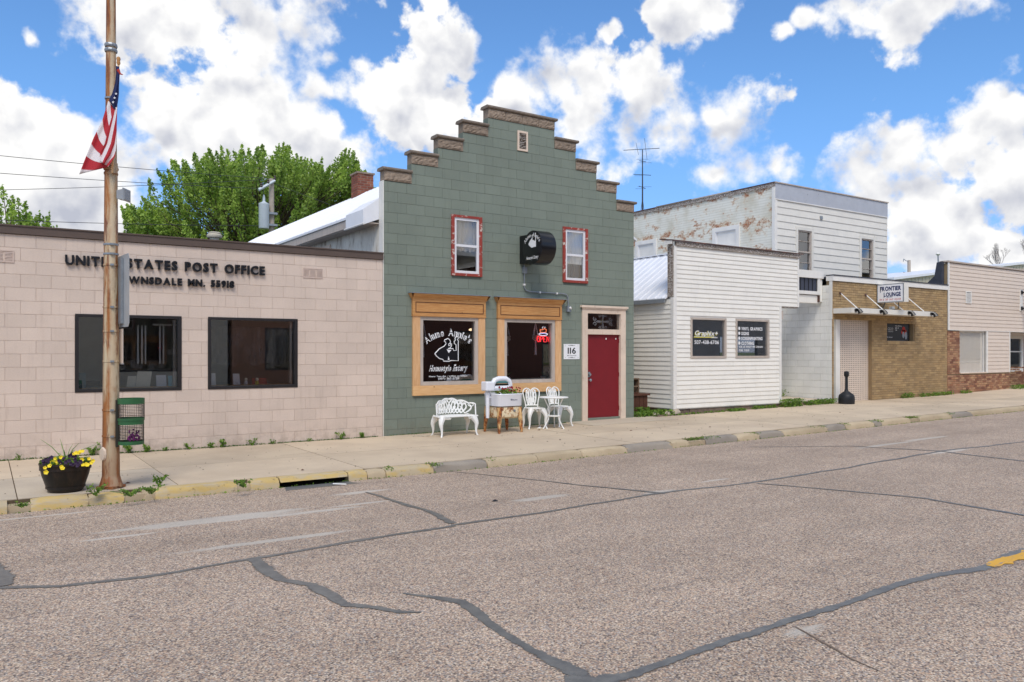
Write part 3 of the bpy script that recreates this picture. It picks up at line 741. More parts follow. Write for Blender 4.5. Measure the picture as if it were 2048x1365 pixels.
def walk_crack(pts, w=.006):
    P3 = []
    for (a, b) in zip(pts, pts[1:]):
        A_, B_ = G(*a), G(*b)
        for i in range(8): P3.append(A_.lerp(B_, i/8)+Vector((rnd.uniform(-.02, .02), rnd.uniform(-.02, .02), 0)))
    m = MB()
    for i, q in enumerate(P3): m.v += [(q.x, q.y-w, gs(q.x)+.007), (q.x, q.y+w*rnd.uniform(.4, 1.2), gs(q.x)+.007)]
    for i in range(len(P3)-1): m.f.append((2*i, 2*i+2, 2*i+3, 2*i+1))
    m.build('pavement_crack', 'jointdirt', walk)
walk_crack([(1440, 836), (1500, 843), (1590, 855)]); walk_crack([(560, 912), (640, 905), (700, 921)], .004); walk_crack([(1180, 846), (1240, 853), (1330, 861)], .004); walk_crack([(900, 893), (960, 897), (1010, 905)], .003); walk_crack([(120, 955), (220, 950), (330, 946)], .004); walk_crack([(1640, 825), (1720, 818), (1780, 826)], .005)
def litter(name, px, py, s, mat, label, cat, zf=None, group=None):
    q = G(px, py); m = MB(); r2 = random.Random(px*7+py); n = 6
    top = [(q.x+math.cos(2*math.pi*i/n)*s*r2.uniform(.6, 1.2), q.y+math.sin(2*math.pi*i/n)*s*.5*r2.uniform(.6, 1.2), q.z+.004) for i in range(n)]
    m.v += top+[(q.x, q.y, q.z+.012+s*.2)]; m.f += [(i, (i+1) % n, n) for i in range(n)]
    return tag(m.build(name, mat, None), label, cat, group)
litter('black_scrap', 990, 1003, .06, 'black', 'small black scrap lying alone on the asphalt', 'litter')
litter('dead_leaf', 255, 967, .035, 'brownwood', 'curled dark leaf on the slab right of the rusty pole', 'dead leaf')
for i, (px, py, nm) in enumerate([(605, 941, 'beside the drain'), (1078, 861, 'in front of the white table'), (1262, 862, 'off the restaurant corner'), (1420, 855, 'in front of the sign shop'), (1680, 826, 'in front of the cigarette bin')]):
    litter('dead_leaf', px, py, .035, 'brownwood', 'small dark leaf on the pavement '+nm, 'dead leaf')

# ------------------------------------------------------------------ windows, shared
def rectP(pl, pt, pr, pb, y=0):
    """opening from its corner sight lines (left/top, right/bottom)"""
    x0, zt = P(pl, pt, y); x1, _ = P(pr, pt, y); _, zb = P(pl, pb, y)
    return (x0, x1, zb, zt)
def frame4(name, mat, parent, fr, r, w, d0, d1, wb=None, wt=None):
    a0, a1, z0, z1 = r; wb = wb or w; wt = wt or w; m = MB()
    m.fbox(fr, a0, a0+w, z0, z1, d0, d1); m.fbox(fr, a1-w, a1, z0, z1, d0, d1)
    m.fbox(fr, a0+w, a1-w, z0, z0+wb, d0, d1-.001); m.fbox(fr, a0+w, a1-w, z1-wt, z1, d0, d1-.001)
    return m.build(name, mat, parent)
def pane(parent, fr, r, d, mat='glass', name='pane'):
    return bx(name, mat, parent, r[0], r[1], r[2], r[3], d-.004, d, fr=fr)

# ------------------------------------------------------------------ post office
PZ = 3.575
w1 = rectP(150, 628, 363, 786); w2 = rectP(416, 632, 595, 778)
w2 = (w2[0], w2[1], w1[2], w1[3])
PX0, PX1 = -9.0, 6.50
po = thing('post_office', 'low pink concrete block post office with two dark windows', 'building', (PX0, 0, 0))
holes = [w1, w2]
wall_mb(FRONT, PX0, PX1, -.2, PZ-.12, holes, -.25, -.008).build('wall', 'mortar_pink', po)
m = MB(); m.box(PX0, PX0+.2, .25, 14, -.2, PZ-.15); m.box(PX1-.2, PX1, .25, 14, -.2, PZ-.15); m.box(PX0, PX1, 14, 14.2, -.2, PZ-.15); m.build('rear_wall', 'pink', po)
bx('roof', 'roofmembrane', po, PX0, PX1-.01, PZ-.15, PZ-.02, -14.2, -.26)
m = MB(); m.fbox(FRONT, PX0-.02, PX1, PZ-.115, PZ+.0, -.26, .035); m.build('roof_trim', 'brownmetal', po)
m = MB(); m.fbox(FRONT, PX0-.02, PX1, PZ, PZ+.022, -.28, .05); m.build('trim_lip', 'brownmetal', po)
rows = [PZ-.12-.2036*(i+1) for i in range(18)]
masonry(po, FRONT, rows[::-1], .4064, .2036, .003, .03, .003, 'pink', 'block', holes, lambda z: (PX0, PX1), 300, off0=.07)
# rooms behind the windows
def room(parent, x0, x1, z0, z1, depth, mat='room', y0=.26, name='room'):
    m = MB()
    for q in ((x0, x1, y0+depth, y0+depth+.03, z0, z1), (x0-.03, x0, y0, y0+depth, z0, z1), (x1, x1+.03, y0, y0+depth, z0, z1), (x0, x1, y0, y0+depth, z1, z1+.03)): m.box(*q)
    m.build(name+'_wall', mat, parent); bx(name+'_floor', 'floorin', parent, x0, x1, z0-.03, z0, -(y0+depth), -y0)
room(po, -.2, 6.2, .1, 3.1, 3.0, 'room')
for k, w in enumerate((w1, w2)):
    f = frame4('window', 'darkframe', po, FRONT, w, .052, -.16, .012, .05, .045)
    if k == 0: f['label'] = 'left window with cards on its sill'
    else: f['label'] = 'right window with plastic sheet behind it'
    pane(f, FRONT, (w[0]+.052, w[1]-.052, w[2]+.05, w[3]-.045), -.05)
    bx('sill', 'woodh', f, w[0]+.02, w[1]-.02, w[2]+.03, w[2]+.06, -.55, -.17)
    bx('inner_frame', 'greyframe', f, w[1]-.115, w[1]-.076, w[2]+.07, w[3]-.06, -.15, -.09)
# blinds, plastic sheet
m = MB()
for i in range(26):
    a = w2[0]+.12+i*.055; z = w2[3]-.15
    m.v += [(a, .36+.05*math.sin(i*1.7)+.03*math.sin(i*.6), z), (a+.02*math.sin(i), .34+.05*math.sin(i*2.3+1), w2[2]+.42+.03*math.sin(i*.8))]
for i in range(25): m.f.append((2*i, 2*i+2, 2*i+3, 2*i+1))
tsh = NT('plastic_sheet'); tsh.N.remove(tsh.b); a_ = tsh.nd('ShaderNodeBsdfDiffuse'); a_.inputs[0].default_value = c(120, 122, 126)
b_ = tsh.nd('ShaderNodeBsdfTransparent'); mx_ = tsh.nd('ShaderNodeMixShader'); tsh.L.new(tsh.rng(tsh.noise(2, 5, .6, (2, 1, .7)), .35, .7, .15, .7), mx_.inputs[0]); tsh.L.new(b_.outputs[0], mx_.inputs[1]); tsh.L.new(a_.outputs[0], mx_.inputs[2]); tsh.L.new(mx_.outputs[0], tsh.out.inputs[0])
M['plastic'] = tsh.m
tag(m.build('plastic_sheet', 'plastic', None), 'creased clear plastic sheet hung inside the right post office window', 'plastic sheet')
def card(name, px0, py0, px1, py1, y, mat, label, lean=.05, skew=.0):
    x0, zt = P(px0, py0, y); x1, zb = P(px1, py1, y); m = MB()
    zb = w1[2]+.062
    m.prism([(x0+skew, y+lean, zt), (x1+skew, y+lean, zt), (x1, y, zb), (x0, y, zb)], (0, .012, 0))
    return tag(m.build(name, mat, None), label, 'card' if 'card' in name else 'box')
card('display_card', 253, 753, 270, 778, .24, 'paper', 'tan card leaning in the left post office window, left of the big cream one', skew=.03)
card('display_card', 271, 743, 300, 778, .23, 'paper', 'largest cream card leaning in the left post office window', skew=.04)
card('display_card', 313, 751, 333, 778, .23, 'print_white', 'square white card standing in the left post office window')
card('display_card', 337, 752, 350, 777, .22, 'paperblue', 'light blue card at the right end of the left post office window')
card('display_box', 158, 746, 172, 780, .23, 'teal', 'teal box at the left end of the left post office window')
card('display_card', 423, 747, 432, 766, .23, 'print_white', 'white paper slip at the left end of the right post office window')
card('display_card', 467, 748, 480, 771, .24, 'print_white', 'upright white leaflet in the right post office window')
card('display_card', 505, 757, 534, 768, .28, 'redcard', 'low red card in the right post office window')
for px, col, lab in ((492, 'print_white', 'small white figurine beside the leaflet on the window sill'), (514, 'yellow', 'small yellow figurine in front of the red card')):
    x, z = P(px, 765, .24); zb = w1[2]+.062; t = thing('figurine', lab, 'figurine', (x, .24, zb)); m = MB(); m.lathe([(.03, 0), (.035, .03), (.025, .06), (.02, .065)], 10, (x, .24, zb)); m.build('body', col, t, True)
    m = MB(); m.lathe([(.01, .06), (.028, .075), (.03, .095), (.018, .115), (.004, .12)], 10, (x, .24, zb)); m.build('head', 'paper', t, True)
bl = thing('window_blind', 'white rail and hanging strips inside the left post office window', 'blind', (P(320, 660, .4)[0], .4, 2.4))
a0, z = P(305, 648, .4); a1, _ = P(362, 648, .4); bx('rail', 'whitetrim', bl, a0, a1, z-.03, z, -.42, -.38)
for px_ in (276, 284, 291, 320, 327): a, zb_ = P(px_, 728, .4); bx('strip', 'whitetrim', bl, a-.012, a+.012, zb_, z-.031, -.41, -.40)
tb_ = thing('dark_counter', 'dark counter edge low inside the left post office window', 'counter', (1.0, .6, .9)); bx('top', 'void', tb_, P(165, 765, .6)[0], P(200, 765, .6)[0], w1[2]+.0, w1[2]+.16, -.9, -.6)
# vents in the wall
def vent(px0, py0, px1, py1, parts, parent, mat='pink', frame='whitetrim', nslat=9, seph=True):
    r = rectP(px0, py0, px1, py1); f = frame4('vent', mat, parent, FRONT, r, .018, .0, .012)
    wd = (r[1]-r[0])/parts
    for k in range(parts):
        for i in range(nslat):
            z = r[2]+.02+(r[3]-r[2]-.04)*i/nslat; m = MB()
            m.prism([FRONT.p(r[0]+k*wd+.012, z, .002), FRONT.p(r[0]+k*wd+.012, z, .012), FRONT.p(r[0]+k*wd+.012, z+.014, .002)], (wd-.024, 0, 0)); m.build('slat', mat, f)
    return f
vent(606, 536, 645, 556, 3, po, 'mortar_pink', nslat=7); vent(-14, 499, 28, 524, 2, po, 'mortar_pink', nslat=7)
vr = thing('roof_vent', 'round white roof vent above the post office roof edge', 'roof vent', (3.6, 2.2, PZ))
x, z = P(429, 480, 2.2)
m = MB(); m.lathe([(.09, -.3), (.09, .04), (.14, .05), (.15, .07), (.15, .10), (.12, .12), (.12, .135), (.13, .14), (.10, .16)], 16, (x, 2.2, z-.01)); m.build('cap', 'tanmetal', vr, True)
# lettering
lt = thing('wall_lettering', 'black raised letters spelling the post office name and town', 'sign', (3, -.02, 2.7))
def letters(txt, px0, pyb0, px1, hpx_px, pytop, parent):
    x0, zb = P(px0, pyb0, -.02); x1, _ = P(px1, pyb0, -.02); _, zt = P(px0, pytop, -.02); h = zt-zb
    for ch, x, sx, sz in layout(txt, x0, x1, h, .13, .50, off=.034):
        v, f = glyph(ch, .028, .034); s = sx
        m = MB(); m.add([FRONT.p(x+q.x*sx, zb+q.y*sz, .026+q.z) for q in v], f); m.build('letter', 'letter', parent)
letters('UNITED STATES POST OFFICE', 130, 529, 529, 0, 509, lt)
letters('BROWNSDALE MN. 55918', 208, 564.5, 468, 0, 549.5, lt)

# ------------------------------------------------------------------ green restaurant
gb = thing('restaurant_building', 'green painted block restaurant with stepped gable and red door', 'building', (6.53, 0, 0))
GX0, GX1 = 6.53, 13.08
top = 6.62; cs = .2036
steps = [(6.53, 13.08, 5.0)]  # (x0,x1,ztop of green)
lx = [P(v, 300)[0] for v in (823, 876, 926, 976)]; rx = [P(v, 300)[0] for v in (1109, 1151.5, 1193, 1233)]
ztl = [5.02, 5.425, 5.83, 6.235, 6.64]
def gspan(z):
    if z < ztl[0]: return (GX0, GX1)
    for i in range(4):
        if z < ztl[i+1]: return (lx[i], rx[3-i])
    return (lx[3], rx[0])
d_open = rectP(1163.5, 610, 1250, 842); d_open = (d_open[0], d_open[1], gs(12), d_open[3]-.06)
g1 = rectP(824, 600, 968, 790); g1 = (g1[0], g1[1], P(824, 792)[1], P(824, 598)[1])
g2 = rectP(994, 604, 1120, 782); g2 = (g2[0], g2[1], g1[2], g1[3])
u1 = rectP(902, 429, 963, 551); u2 = (P(1125, 500)[0], P(1174.5, 500)[0], u1[2], u1[3])
gv = rectP(1034.5, 261, 1055, 301)
holes = [(g1[0]+.12, g1[1]-.12, g1[2]+.2, g1[3]-.3), (g2[0]+.12, g2[1]-.12, g2[2]+.2, g2[3]-.3), d_open, (u1[0]+.03, u1[1]-.03, u1[2]+.03, u1[3]-.03), (u2[0]+.03, u2[1]-.03, u2[2]+.03, u2[3]-.03)]
m = wall_mb(FRONT, GX0, GX1, -.2, ztl[0], holes, -.2, -.008)
for i in range(4): m.fbox(FRONT, lx[i], rx[3-i], ztl[i], ztl[i+1], -.2, -.008)
m.build('wall', 'mortar_green', gb)
n = int((ztl[4]+.2)/.2036)
masonry(gb, FRONT, [ztl[4]-.2036*(i+1) for i in range(33)][::-1], .4064, .2036, .003, .03, .003, 'green', 'block', holes+[gv], gspan, 300, off0=.11)
# white painted block returns of the parapet, split-face blocks and copings
def step(x0, x1, zb, left=None, cap_over=.05, first=False):
    n = max(1, round((x1-x0)/.42)); w = (x1-x0)/n
    for i in range(n):
        m = MB(); r2 = random.Random(int(x0*100)+i); nx, nz = 12, 6; a0, a1 = x0+w*i+.003, x0+w*(i+1)-.003; k = len(m.v)
        for jz in range(nz+1):
            for jx_ in range(nx+1):
                e = (jz in (0, nz)) or (jx_ in (0, nx)); d = .012 if e else .016+r2.uniform(.0, .022)
                m.v.append(tuple(FRONT.p(a0+(a1-a0)*jx_/nx, zb+.003+.197*jz/nz, d)))
        for jz in range(nz):
            for jx_ in range(nx): q = jz*(nx+1)+jx_; m.f.append((q, q+1, q+nx+2, q+nx+1))
        k = len(m.v); m.fbox(FRONT, a0, a1, zb+.003, zb+.2, -.2, .0115)
        m.build('split_face_block', 'splitface', gb)
    a0, a1 = x0-.05, x1+.0
    if left is False: a0, a1 = x0, x1+.05
    if left is None: a0, a1 = x0-.05, x1+.05
    m = MB(); pr = [(-.23, .203), (-.23, .235), (-.20, .262), (.045, .262), (.065, .247), (.065, .222), (.05, .203)]
    m.prism([FRONT.p(a0, zb+z, d) for d, z in pr], (a1-a0, 0, 0)); m.build('coping', 'coping', gb)
xs_l = [GX0-.0]+lx; xs_r = rx+[GX1]
for i in range(4):
    step(xs_l[i], xs_l[i+1], ztl[i], True); step(xs_r[3-i], xs_r[4-i], ztl[i], False)
step(lx[3], rx[0], ztl[4], None)
# parapet body behind (white painted left edge)
m = MB(); m.fbox(FRONT, GX0-.02, GX0-.002, -.2, ztl[0]+.0, -.2, -.01); m.build('corner_edge', 'whiteblock', gb)
# side walls
m = MB(); m.box(GX0, GX0+.2, .2, 20, -.2, 4.35); m.box(GX1-.2, GX1, .2, 20, -.2, 4.35); m.box(GX0, GX1, 20, 20.2, -.2, 4.35); m.build('side_wall', 'dirtywhite', gb)
LEFTG = Fr((GX0, 0, 0), (0, 1, 0), (-1, 0, 0))
masonry(gb, Fr((GX0, 0, 0), (0, -1, 0), (-1, 0, 0)), [3.35+.2036*i for i in range(5)], .4064, .2036, .006, .015, .004, 'dirtywhite', 'side_block', [], lambda z: (-12, -.2), 150)
m = MB(); yw0, _ = PX(662, 470, GX0); yw1, _ = PX(643, 470, GX0)
sw = m.fbox(LEFTG, yw0, yw1, 3.5, 4.08, .0, .03).build('side_window', 'palewood', gb)
bx('pane', 'glassdark', sw, yw0+.08, yw1-.08, 3.5, 4.0, .031, .035, fr=LEFTG); bx('window_back', 'roomdark', sw, yw0+.08, yw1-.08, 3.5, 4.0, .03, .0305, fr=LEFTG)
# roof of ribbed white metal
RXm = 9.8; RZ = 6.57; EZ = 4.43; EX = 6.22
sl = (RZ-EZ)/(RXm-EX)
def roofsheet(x0, z0, x1, z1, y0, y1, parent, mat='metalroof', rib=.28, name='roof'):
    """sloping sheet between eave (x0,z0) and ridge (x1,z1) from y0 to y1 with raised ribs"""
    m = MB(); m.prism([(x0, y0, z0), (x1, y0, z1), (x1, y0, z1-.05), (x0, y0, z0-.05)], (0, y1-y0, 0)); o = m.build(name, mat, parent)
    m = MB(); y = y0+.1; e = .022
    while y < y1:
        m.prism([(x0, y-.02, z0), (x0, y-.008, z0+e), (x0, y+.008, z0+e), (x0, y+.02, z0)], (x1-x0, 0, z1-z0)); y += rib
    m.build('rib', mat, o); return o
roofsheet(EX, EZ, RXm, RZ, .22, 20.3, gb); roofsheet(2*RXm-EX, EZ, RXm, RZ, .22, 20.3, gb)
m = MB(); m.prism([(EX+.02, .22, EZ-.055), (EX+.02, .22, EZ-.22), (EX+.05, .22, EZ-.22), (EX+.05, .22, EZ-.055)], (0, 20, 0)); m.fbox(FRONT, EX+.05, GX0, EZ-.24, EZ-.22, -20.2, -.22); m.build('eave_board', 'greyframe', gb)
m = MB(); m.prism([(EX-.04, .205, EZ-.28), (EX-.04, .205, EZ+.02), (GX0, .205, EZ+.28), (GX0, .205, EZ-.14)], (0, .9, 0)); m.build('eave_return', 'metalroof', gb)
m = MB(); m.tube([(EX-.03, .2, EZ-.26), (EX-.03, 1.2, EZ-.26)], .02); m.build('drip_edge', 'whitetrim', gb)
# chimneys
ch = thing('brick_chimney', 'red brick chimney standing on the ridge of the white metal roof', 'chimney', (9.8, 8.8, 6.3))
CFR = Fr((0, 8.5, 0), (1, 0, 0), (0, -1, 0)); CFL = Fr((9.53, 0, 0), (0, -1, 0), (-1, 0, 0))
bx('chimney_core', 'stone', ch, 9.54, 10.05, 6.2, 7.14, -9.0, -8.51)
for fr, a, b, o_ in ((CFR, 9.53, 10.06, 9.53), (CFL, -9.01, -8.5, -9.01)):
    masonry(ch, fr, [6.3+.078*i for i in range(11)], .21, .078, .012, .03, .003, 'chimneybrick', 'brick', [], lambda z, a=a, b=b: (a, b), 60, off0=o_)
bx('chimney_cap', 'splitface', ch, 9.50, 10.09, 7.14, 7.19, -9.05, -8.47)
bx('rear_parapet', 'coping', gb, 12.75, 13.12, 5.55, 5.62, -1.6, -1.2); bx('rear_parapet_block', 'splitface', gb, 12.8, 13.08, 4.9, 5.55, -1.55, -1.25)
room(gb, 6.9, 11.2, .15, 2.7, 4.2, 'roomdark', y0=.24)
# upper windows
for k, u in enumerate((u1, u2)):
    f = frame4('upper_window', 'redtrim', gb, FRONT, u, .068, -.05, .035, .055, .05)
    f['label'] = 'left upper window, lower sash bare' if k == 0 else 'right upper window, curtained'
    i0 = (u[0]+.068, u[1]-.068, u[2]+.055, u[3]-.05)
    frame4('sash_frame', 'whiteframe', f, FRONT, i0, .055, -.05, .012)
    mid = (i0[2]+i0[3])/2; bx('meeting_rail', 'whiteframe', f, i0[0]+.055, i0[1]-.055, mid-.025, mid+.025, -.04, .008)
    pane(f, FRONT, (i0[0]+.05, i0[1]-.05, i0[2]+.05, mid-.02), -.012, 'glasslow'); pane(f, FRONT, (i0[0]+.05, i0[1]-.05, mid+.02, i0[3]-.05), -.006, 'glasslow')
    bx('window_back', 'roomdark', f, u[0], u[1], u[2], u[3], -1.2, -1.17)
    for half in ((0, 1) if k else (1,)):
        m = MB(); zA, zB = (mid-.02, i0[3]) if half else (i0[2], mid); nn = 24
        for i in range(nn+1):
            a = i0[0]+(i0[1]-i0[0])*i/nn; dd = -.09-.018*math.sin(i*1.9)-.01*math.sin(i*.7)
            hem = .015*math.sin(i*1.3)-(.08 if half and k == 0 else 0)
            m.v += [tuple(FRONT.p(a, zB, dd)), tuple(FRONT.p(a, zA+hem, dd-.01))]
        for i in range(nn): m.f.append((2*i, 2*i+2, 2*i+3, 2*i+1))
        m.build('curtain', 'curtain', f, True)
# gable vent
f = frame4('gable_vent', 'palewood', gb, FRONT, gv, .045, -.03, .02)
bx('vent_back', 'void', f, gv[0]+.04, gv[1]-.04, gv[2]+.04, gv[3]-.04, -.06, -.05)
for i in range(9):
    z = gv[2]+.06+(gv[3]-gv[2]-.12)*i/8.5; m = MB()
    m.prism([FRONT.p(gv[0]+.045, z, .016), FRONT.p(gv[0]+.045, z+.028, -.02), FRONT.p(gv[0]+.045, z+.036, -.016), FRONT.p(gv[0]+.045, z+.018, .024)], (gv[1]-gv[0]-.09, 0, 0)); m.build('louvre', 'peelboard', f)
# display windows with pine casing and cornice
def display(g, lab):
    a0, a1, z0, z1 = g
    f = MB(); f.fbox(FRONT, a0, a0+.16, z0+.20, z1-.33, .0, .05); L_ = f.build('display_window', 'woodv', gb); L_['label'] = lab
    bx('side_board', 'woodv', L_, a1-.16, a1, z0+.20, z1-.33, .0, .05)
    bx('bottom_board', 'woodh', L_, a0, a1, z0, z0+.198, .0, .052)
    bx('frieze_board', 'woodo', L_, a0-.01, a1+.01, z1-.328, z1-.0, .0, .06)
    frame4('frieze_moulding', 'brownwood', L_, FRONT, (a0+.05, a1-.05, z1-.27, z1-.06), .012, .06, .068)
    bx('frieze_lip', 'woodo', L_, a0-.015, a1+.015, z1-.345, z1-.329, .0, .07)
    m = MB(); m.prism([FRONT.p(a0-.02, z1+.0, .0), FRONT.p(a0-.02, z1+.0, .07), FRONT.p(a0-.02, z1+.03, .085), FRONT.p(a0-.02, z1+.07, .13), FRONT.p(a0-.02, z1+.105, .145), FRONT.p(a0-.02, z1+.105, .0)], (a1-a0+.04, 0, 0))
    m.build('cornice', 'woodo', L_)
    m = MB(); 
    for s, aa in ((-1, a0-.02), (1, a1+.02)):
        m.prism([FRONT.p(aa, z1, .0), FRONT.p(aa, z1, .07), FRONT.p(aa+s*.04, z1+.07, .13), FRONT.p(aa+s*.06, z1+.105, .145), FRONT.p(aa+s*.06, z1+.105, 0)], (s*.003, 0, 0))
    m.build('cornice_end', 'woodo', L_)
    m = MB(); m.prism([FRONT.p(a0-.09, z1+.107, .0), FRONT.p(a0-.09, z1+.107, .165), FRONT.p(a0-.09, z1+.118, .165), FRONT.p(a0-.09, z1+.135, 0)], (a1-a0+.18, 0, 0)); m.build('flashing', 'galv', L_)
    i0 = (a0+.16, a1-.16, z0+.20, z1-.345)
    frame4('inner_casing', 'greyframe', L_, FRONT, i0, .075, -.12, .03)
    pn = pane(L_, FRONT, (i0[0]+.07, i0[1]-.07, i0[2]+.07, i0[3]-.07), -.015, 'glass')
    bx('ledge', 'woodh', L_, i0[0], i0[1], i0[2]+.02, i0[2]+.05, -.5, -.13)
    return L_, pn, i0
D1, pn1, i1 = display(g1, 'left display window with white painted logo')
D2, pn2, i2 = display(g2, 'right display window with neon sign')
# painted logo on the left pane (outlined white over black fill)
def place1(a, z, d): return FRONT.p(a, z, d)
gx0, gx1, gz0, gz1 = i1[0]+.07, i1[1]-.07, i1[2]+.07, i1[3]-.07; gw, gh = gx1-gx0, gz1-gz0
def lg(u, v): return (gx0+u*gw, gz1-v*gh)
def polyline(m, pts, r, d, closed=True, n=5):
    q = [FRONT.p(*lg(u, v), d) for u, v in pts]
    if closed: q = q+[q[0]]
    m.tube(q, r, n)
def tri_poly(m, pts, d, f=None):
    k = len(m.v); m.v += [tuple((f or FRONT).p(a, z, d)) for a, z in pts]; m.f.append(tuple(range(k, k+len(pts)))[::-1])
W_, B_ = MB(), MB()
S = lambda x, y: ((x-138)/877.0, (y-160)/1010.0)
cxp, czp = lg(*S(590, 850)); rad = .62*gw*1.0
Rr = gw*.68; cxa, cza = lg(.50, .245); cza -= Rr
for mm, off, d in ((W_, .045, -.0125), (B_, -.015, -.0105)):
    text_arc(mm, "Alamo", cxa, cza, Rr, R(128), R(97), .125*gh, place1, off, d, 1)
    text_arc(mm, "Annie's", cxa, cza, Rr, R(91), R(53), .125*gh, place1, off, d, 1)
    a, z = lg(.13, .825); text_line(mm, 'Homestyle', a, a+gw*.41, z, .10*gh, place1, off, 0, .03, .25, d)
    a, z = lg(.575, .825); text_line(mm, 'Eatery', a, a+gw*.28, z, .11*gh, place1, off, 0, .03, .25, d)
a, z = lg(.13, .925); text_line(W_, 'Hours: Tues.-Sat. / 6:00am to 2:00pm', a, a+gw*.73, z, .024*gh, place1, .02, 0, .08, 0, -.0125)
a, z = lg(.30, .965); text_line(W_, '(507) 567-2720', a, a+gw*.40, z, .03*gh, place1, .02, 0, .08, 0, -.0125)
lady = [S(*p) for p in [(345, 710), (375, 680), (420, 630), (500, 585), (530, 545), (520, 520), (503, 505), (510, 480), (540, 470), (560, 458), (590, 480), (603, 505), (598, 535), (575, 548), (572, 580), (598, 575), (605, 545), (622, 545), (622, 580), (600, 612), (560, 625), (650, 628), (655, 658), (700, 658), (697, 560), (672, 545), (668, 505), (685, 490), (682, 450), (700, 430), (735, 430), (737, 460), (718, 470), (738, 500), (735, 540), (735, 830), (610, 825), (580, 838), (490, 835), (480, 808), (420, 790), (370, 750)]]
polyline(W_, lady, .0095, -.0095)
# fill as black shape (triangulated with bmesh)
import bmesh
def fill_poly(pts3, name, mat, parent):
    bm = bmesh.new(); vs = [bm.verts.new(p) for p in pts3]; f = bm.faces.new(vs); bmesh.ops.triangulate(bm, faces=[f]); me = bpy.data.meshes.new(name); bm.to_mesh(me); bm.free()
    me.materials.append(M[mat]); o = bpy.data.objects.new(name, me); link(o, parent); return o
fill_poly([FRONT.p(*lg(u, v), -.0095) for u, v in lady], 'logo_figure', 'print_black', pn1)
for q in ([S(540, 640), (S(620, 650)), S(575, 700)], [S(570, 750), S(590, 810), S(560, 815)]): fill_poly([FRONT.p(*lg(u, v), -.0085) for u, v in q], 'logo_apron', 'print_white', pn1)
W_.build('logo_outline', 'print_white', pn1, kind='stuff'); B_.build('logo_lettering', 'print_black', pn1, kind='stuff')
# neon sign in the right window
ns = thing('neon_sign', 'glowing red neon OPEN sign with coffee cup', 'neon sign', (P(1088, 680, .1)[0], .1, P(1088, 686, .1)[1]))
x0, zb = P(1074, 684, .1); x1, _ = P(1100, 684, .1); _, zt = P(1074, 673, .1)
w = (x1-x0)/4.4; hh = zt-zb
def npth(m, pts, r=.011, cl=False):
    q = [(a, .1, z) for a, z in pts]
    if cl: q.append(q[0])
    m.tube(q, r, 6)
m = MB(); el = lambda cx_, cz_, rx_, rz_, n=14, a0=0, a1=360: [(cx_+rx_*math.cos(R(a0+(a1-a0)*i/n)), cz_+rz_*math.sin(R(a0+(a1-a0)*i/n))) for i in range(n+1)]
npth(m, el(x0+w*.5, zb+hh/2, w*.45, hh/2)); npth(m, [(x0+w*1.2, zb), (x0+w*1.2, zt), (x0+w*1.7, zt), (x0+w*1.95, zb+hh*.75), (x0+w*1.7, zb+hh*.5), (x0+w*1.2, zb+hh*.5)])
npth(m, [(x0+w*2.9, zt), (x0+w*2.25, zt), (x0+w*2.25, zb), (x0+w*2.9, zb)]); npth(m, [(x0+w*2.25, zb+hh/2), (x0+w*2.75, zb+hh/2)]); npth(m, [(x0+w*3.3, zb), (x0+w*3.3, zt), (x0+w*4.1, zb), (x0+w*4.1, zt)])
m.build('open_lettering', 'neonred', ns)
cx_, cz_ = P(1086.5, 669, .1); rw = (x1-x0)*.33
m = MB(); npth(m, el(cx_, cz_, rw, .03)); m.build('saucer', 'neonwhite', ns); m = MB(); npth(m, [(cx_-rw*.6, cz_+.02), (cx_+rw*.6, cz_+.02)], .01); m.build('saucer_line', 'neonblue', ns)
m = MB(); npth(m, [(cx_-rw*.75, cz_+.10), (cx_-rw*.6, cz_+.04), (cx_+rw*.6, cz_+.04), (cx_+rw*.75, cz_+.10), (cx_+rw*.3, cz_+.13), (cx_-rw*.2, cz_+.10), (cx_-rw*.75, cz_+.10)], .012); m.build('cup', 'neonorange', ns)
m = MB(); npth(m, [(cx_-.03, cz_+.13), (cx_+.0, cz_+.17)], .008); npth(m, [(cx_+.03, cz_+.13), (cx_+.06, cz_+.17)], .008); m.build('steam', 'neonwhite', ns)
# macrame hangers
def hanger(px, pt, pp, pb, y, lab):
    x, zt = P(px, pt, y); _, zp = P(px, pp, y); _, zb = P(px, pb, y); t = thing('macrame_hanger', lab, 'plant hanger', (x, y, zt))
    m = MB()
    for s in (-1, 0, 1): m.tube([(x, y, zt), (x+s*.08, y+(.05 if s == 0 else 0), zp), (x, y, zp-.05)], .009, 5)
    m.build('cords', 'print_white', t); m = MB(); m.lathe([(.05, 0), (.08, .09), (.08, .10)], 12, (x, y, zp-.02)); m.build('pot', 'stone', t)
    m = MB(); m.lathe([(.03, 0), (.02, (zp-.05-zb)*.7), (.012, zp-.05-zb)], 8, (x, y, zb)); m.build('tassel', 'print_white', t)
hanger(846, 642, 682, 715, .2, 'pale macrame plant hanger behind the painted logo'); hanger(1014, 645, 680, 712, .2, 'macrame hanger holding a round pot, left side of neon window')
hanger(1071, 645, 678, 710, .2, 'macrame hanger just left of the neon sign')
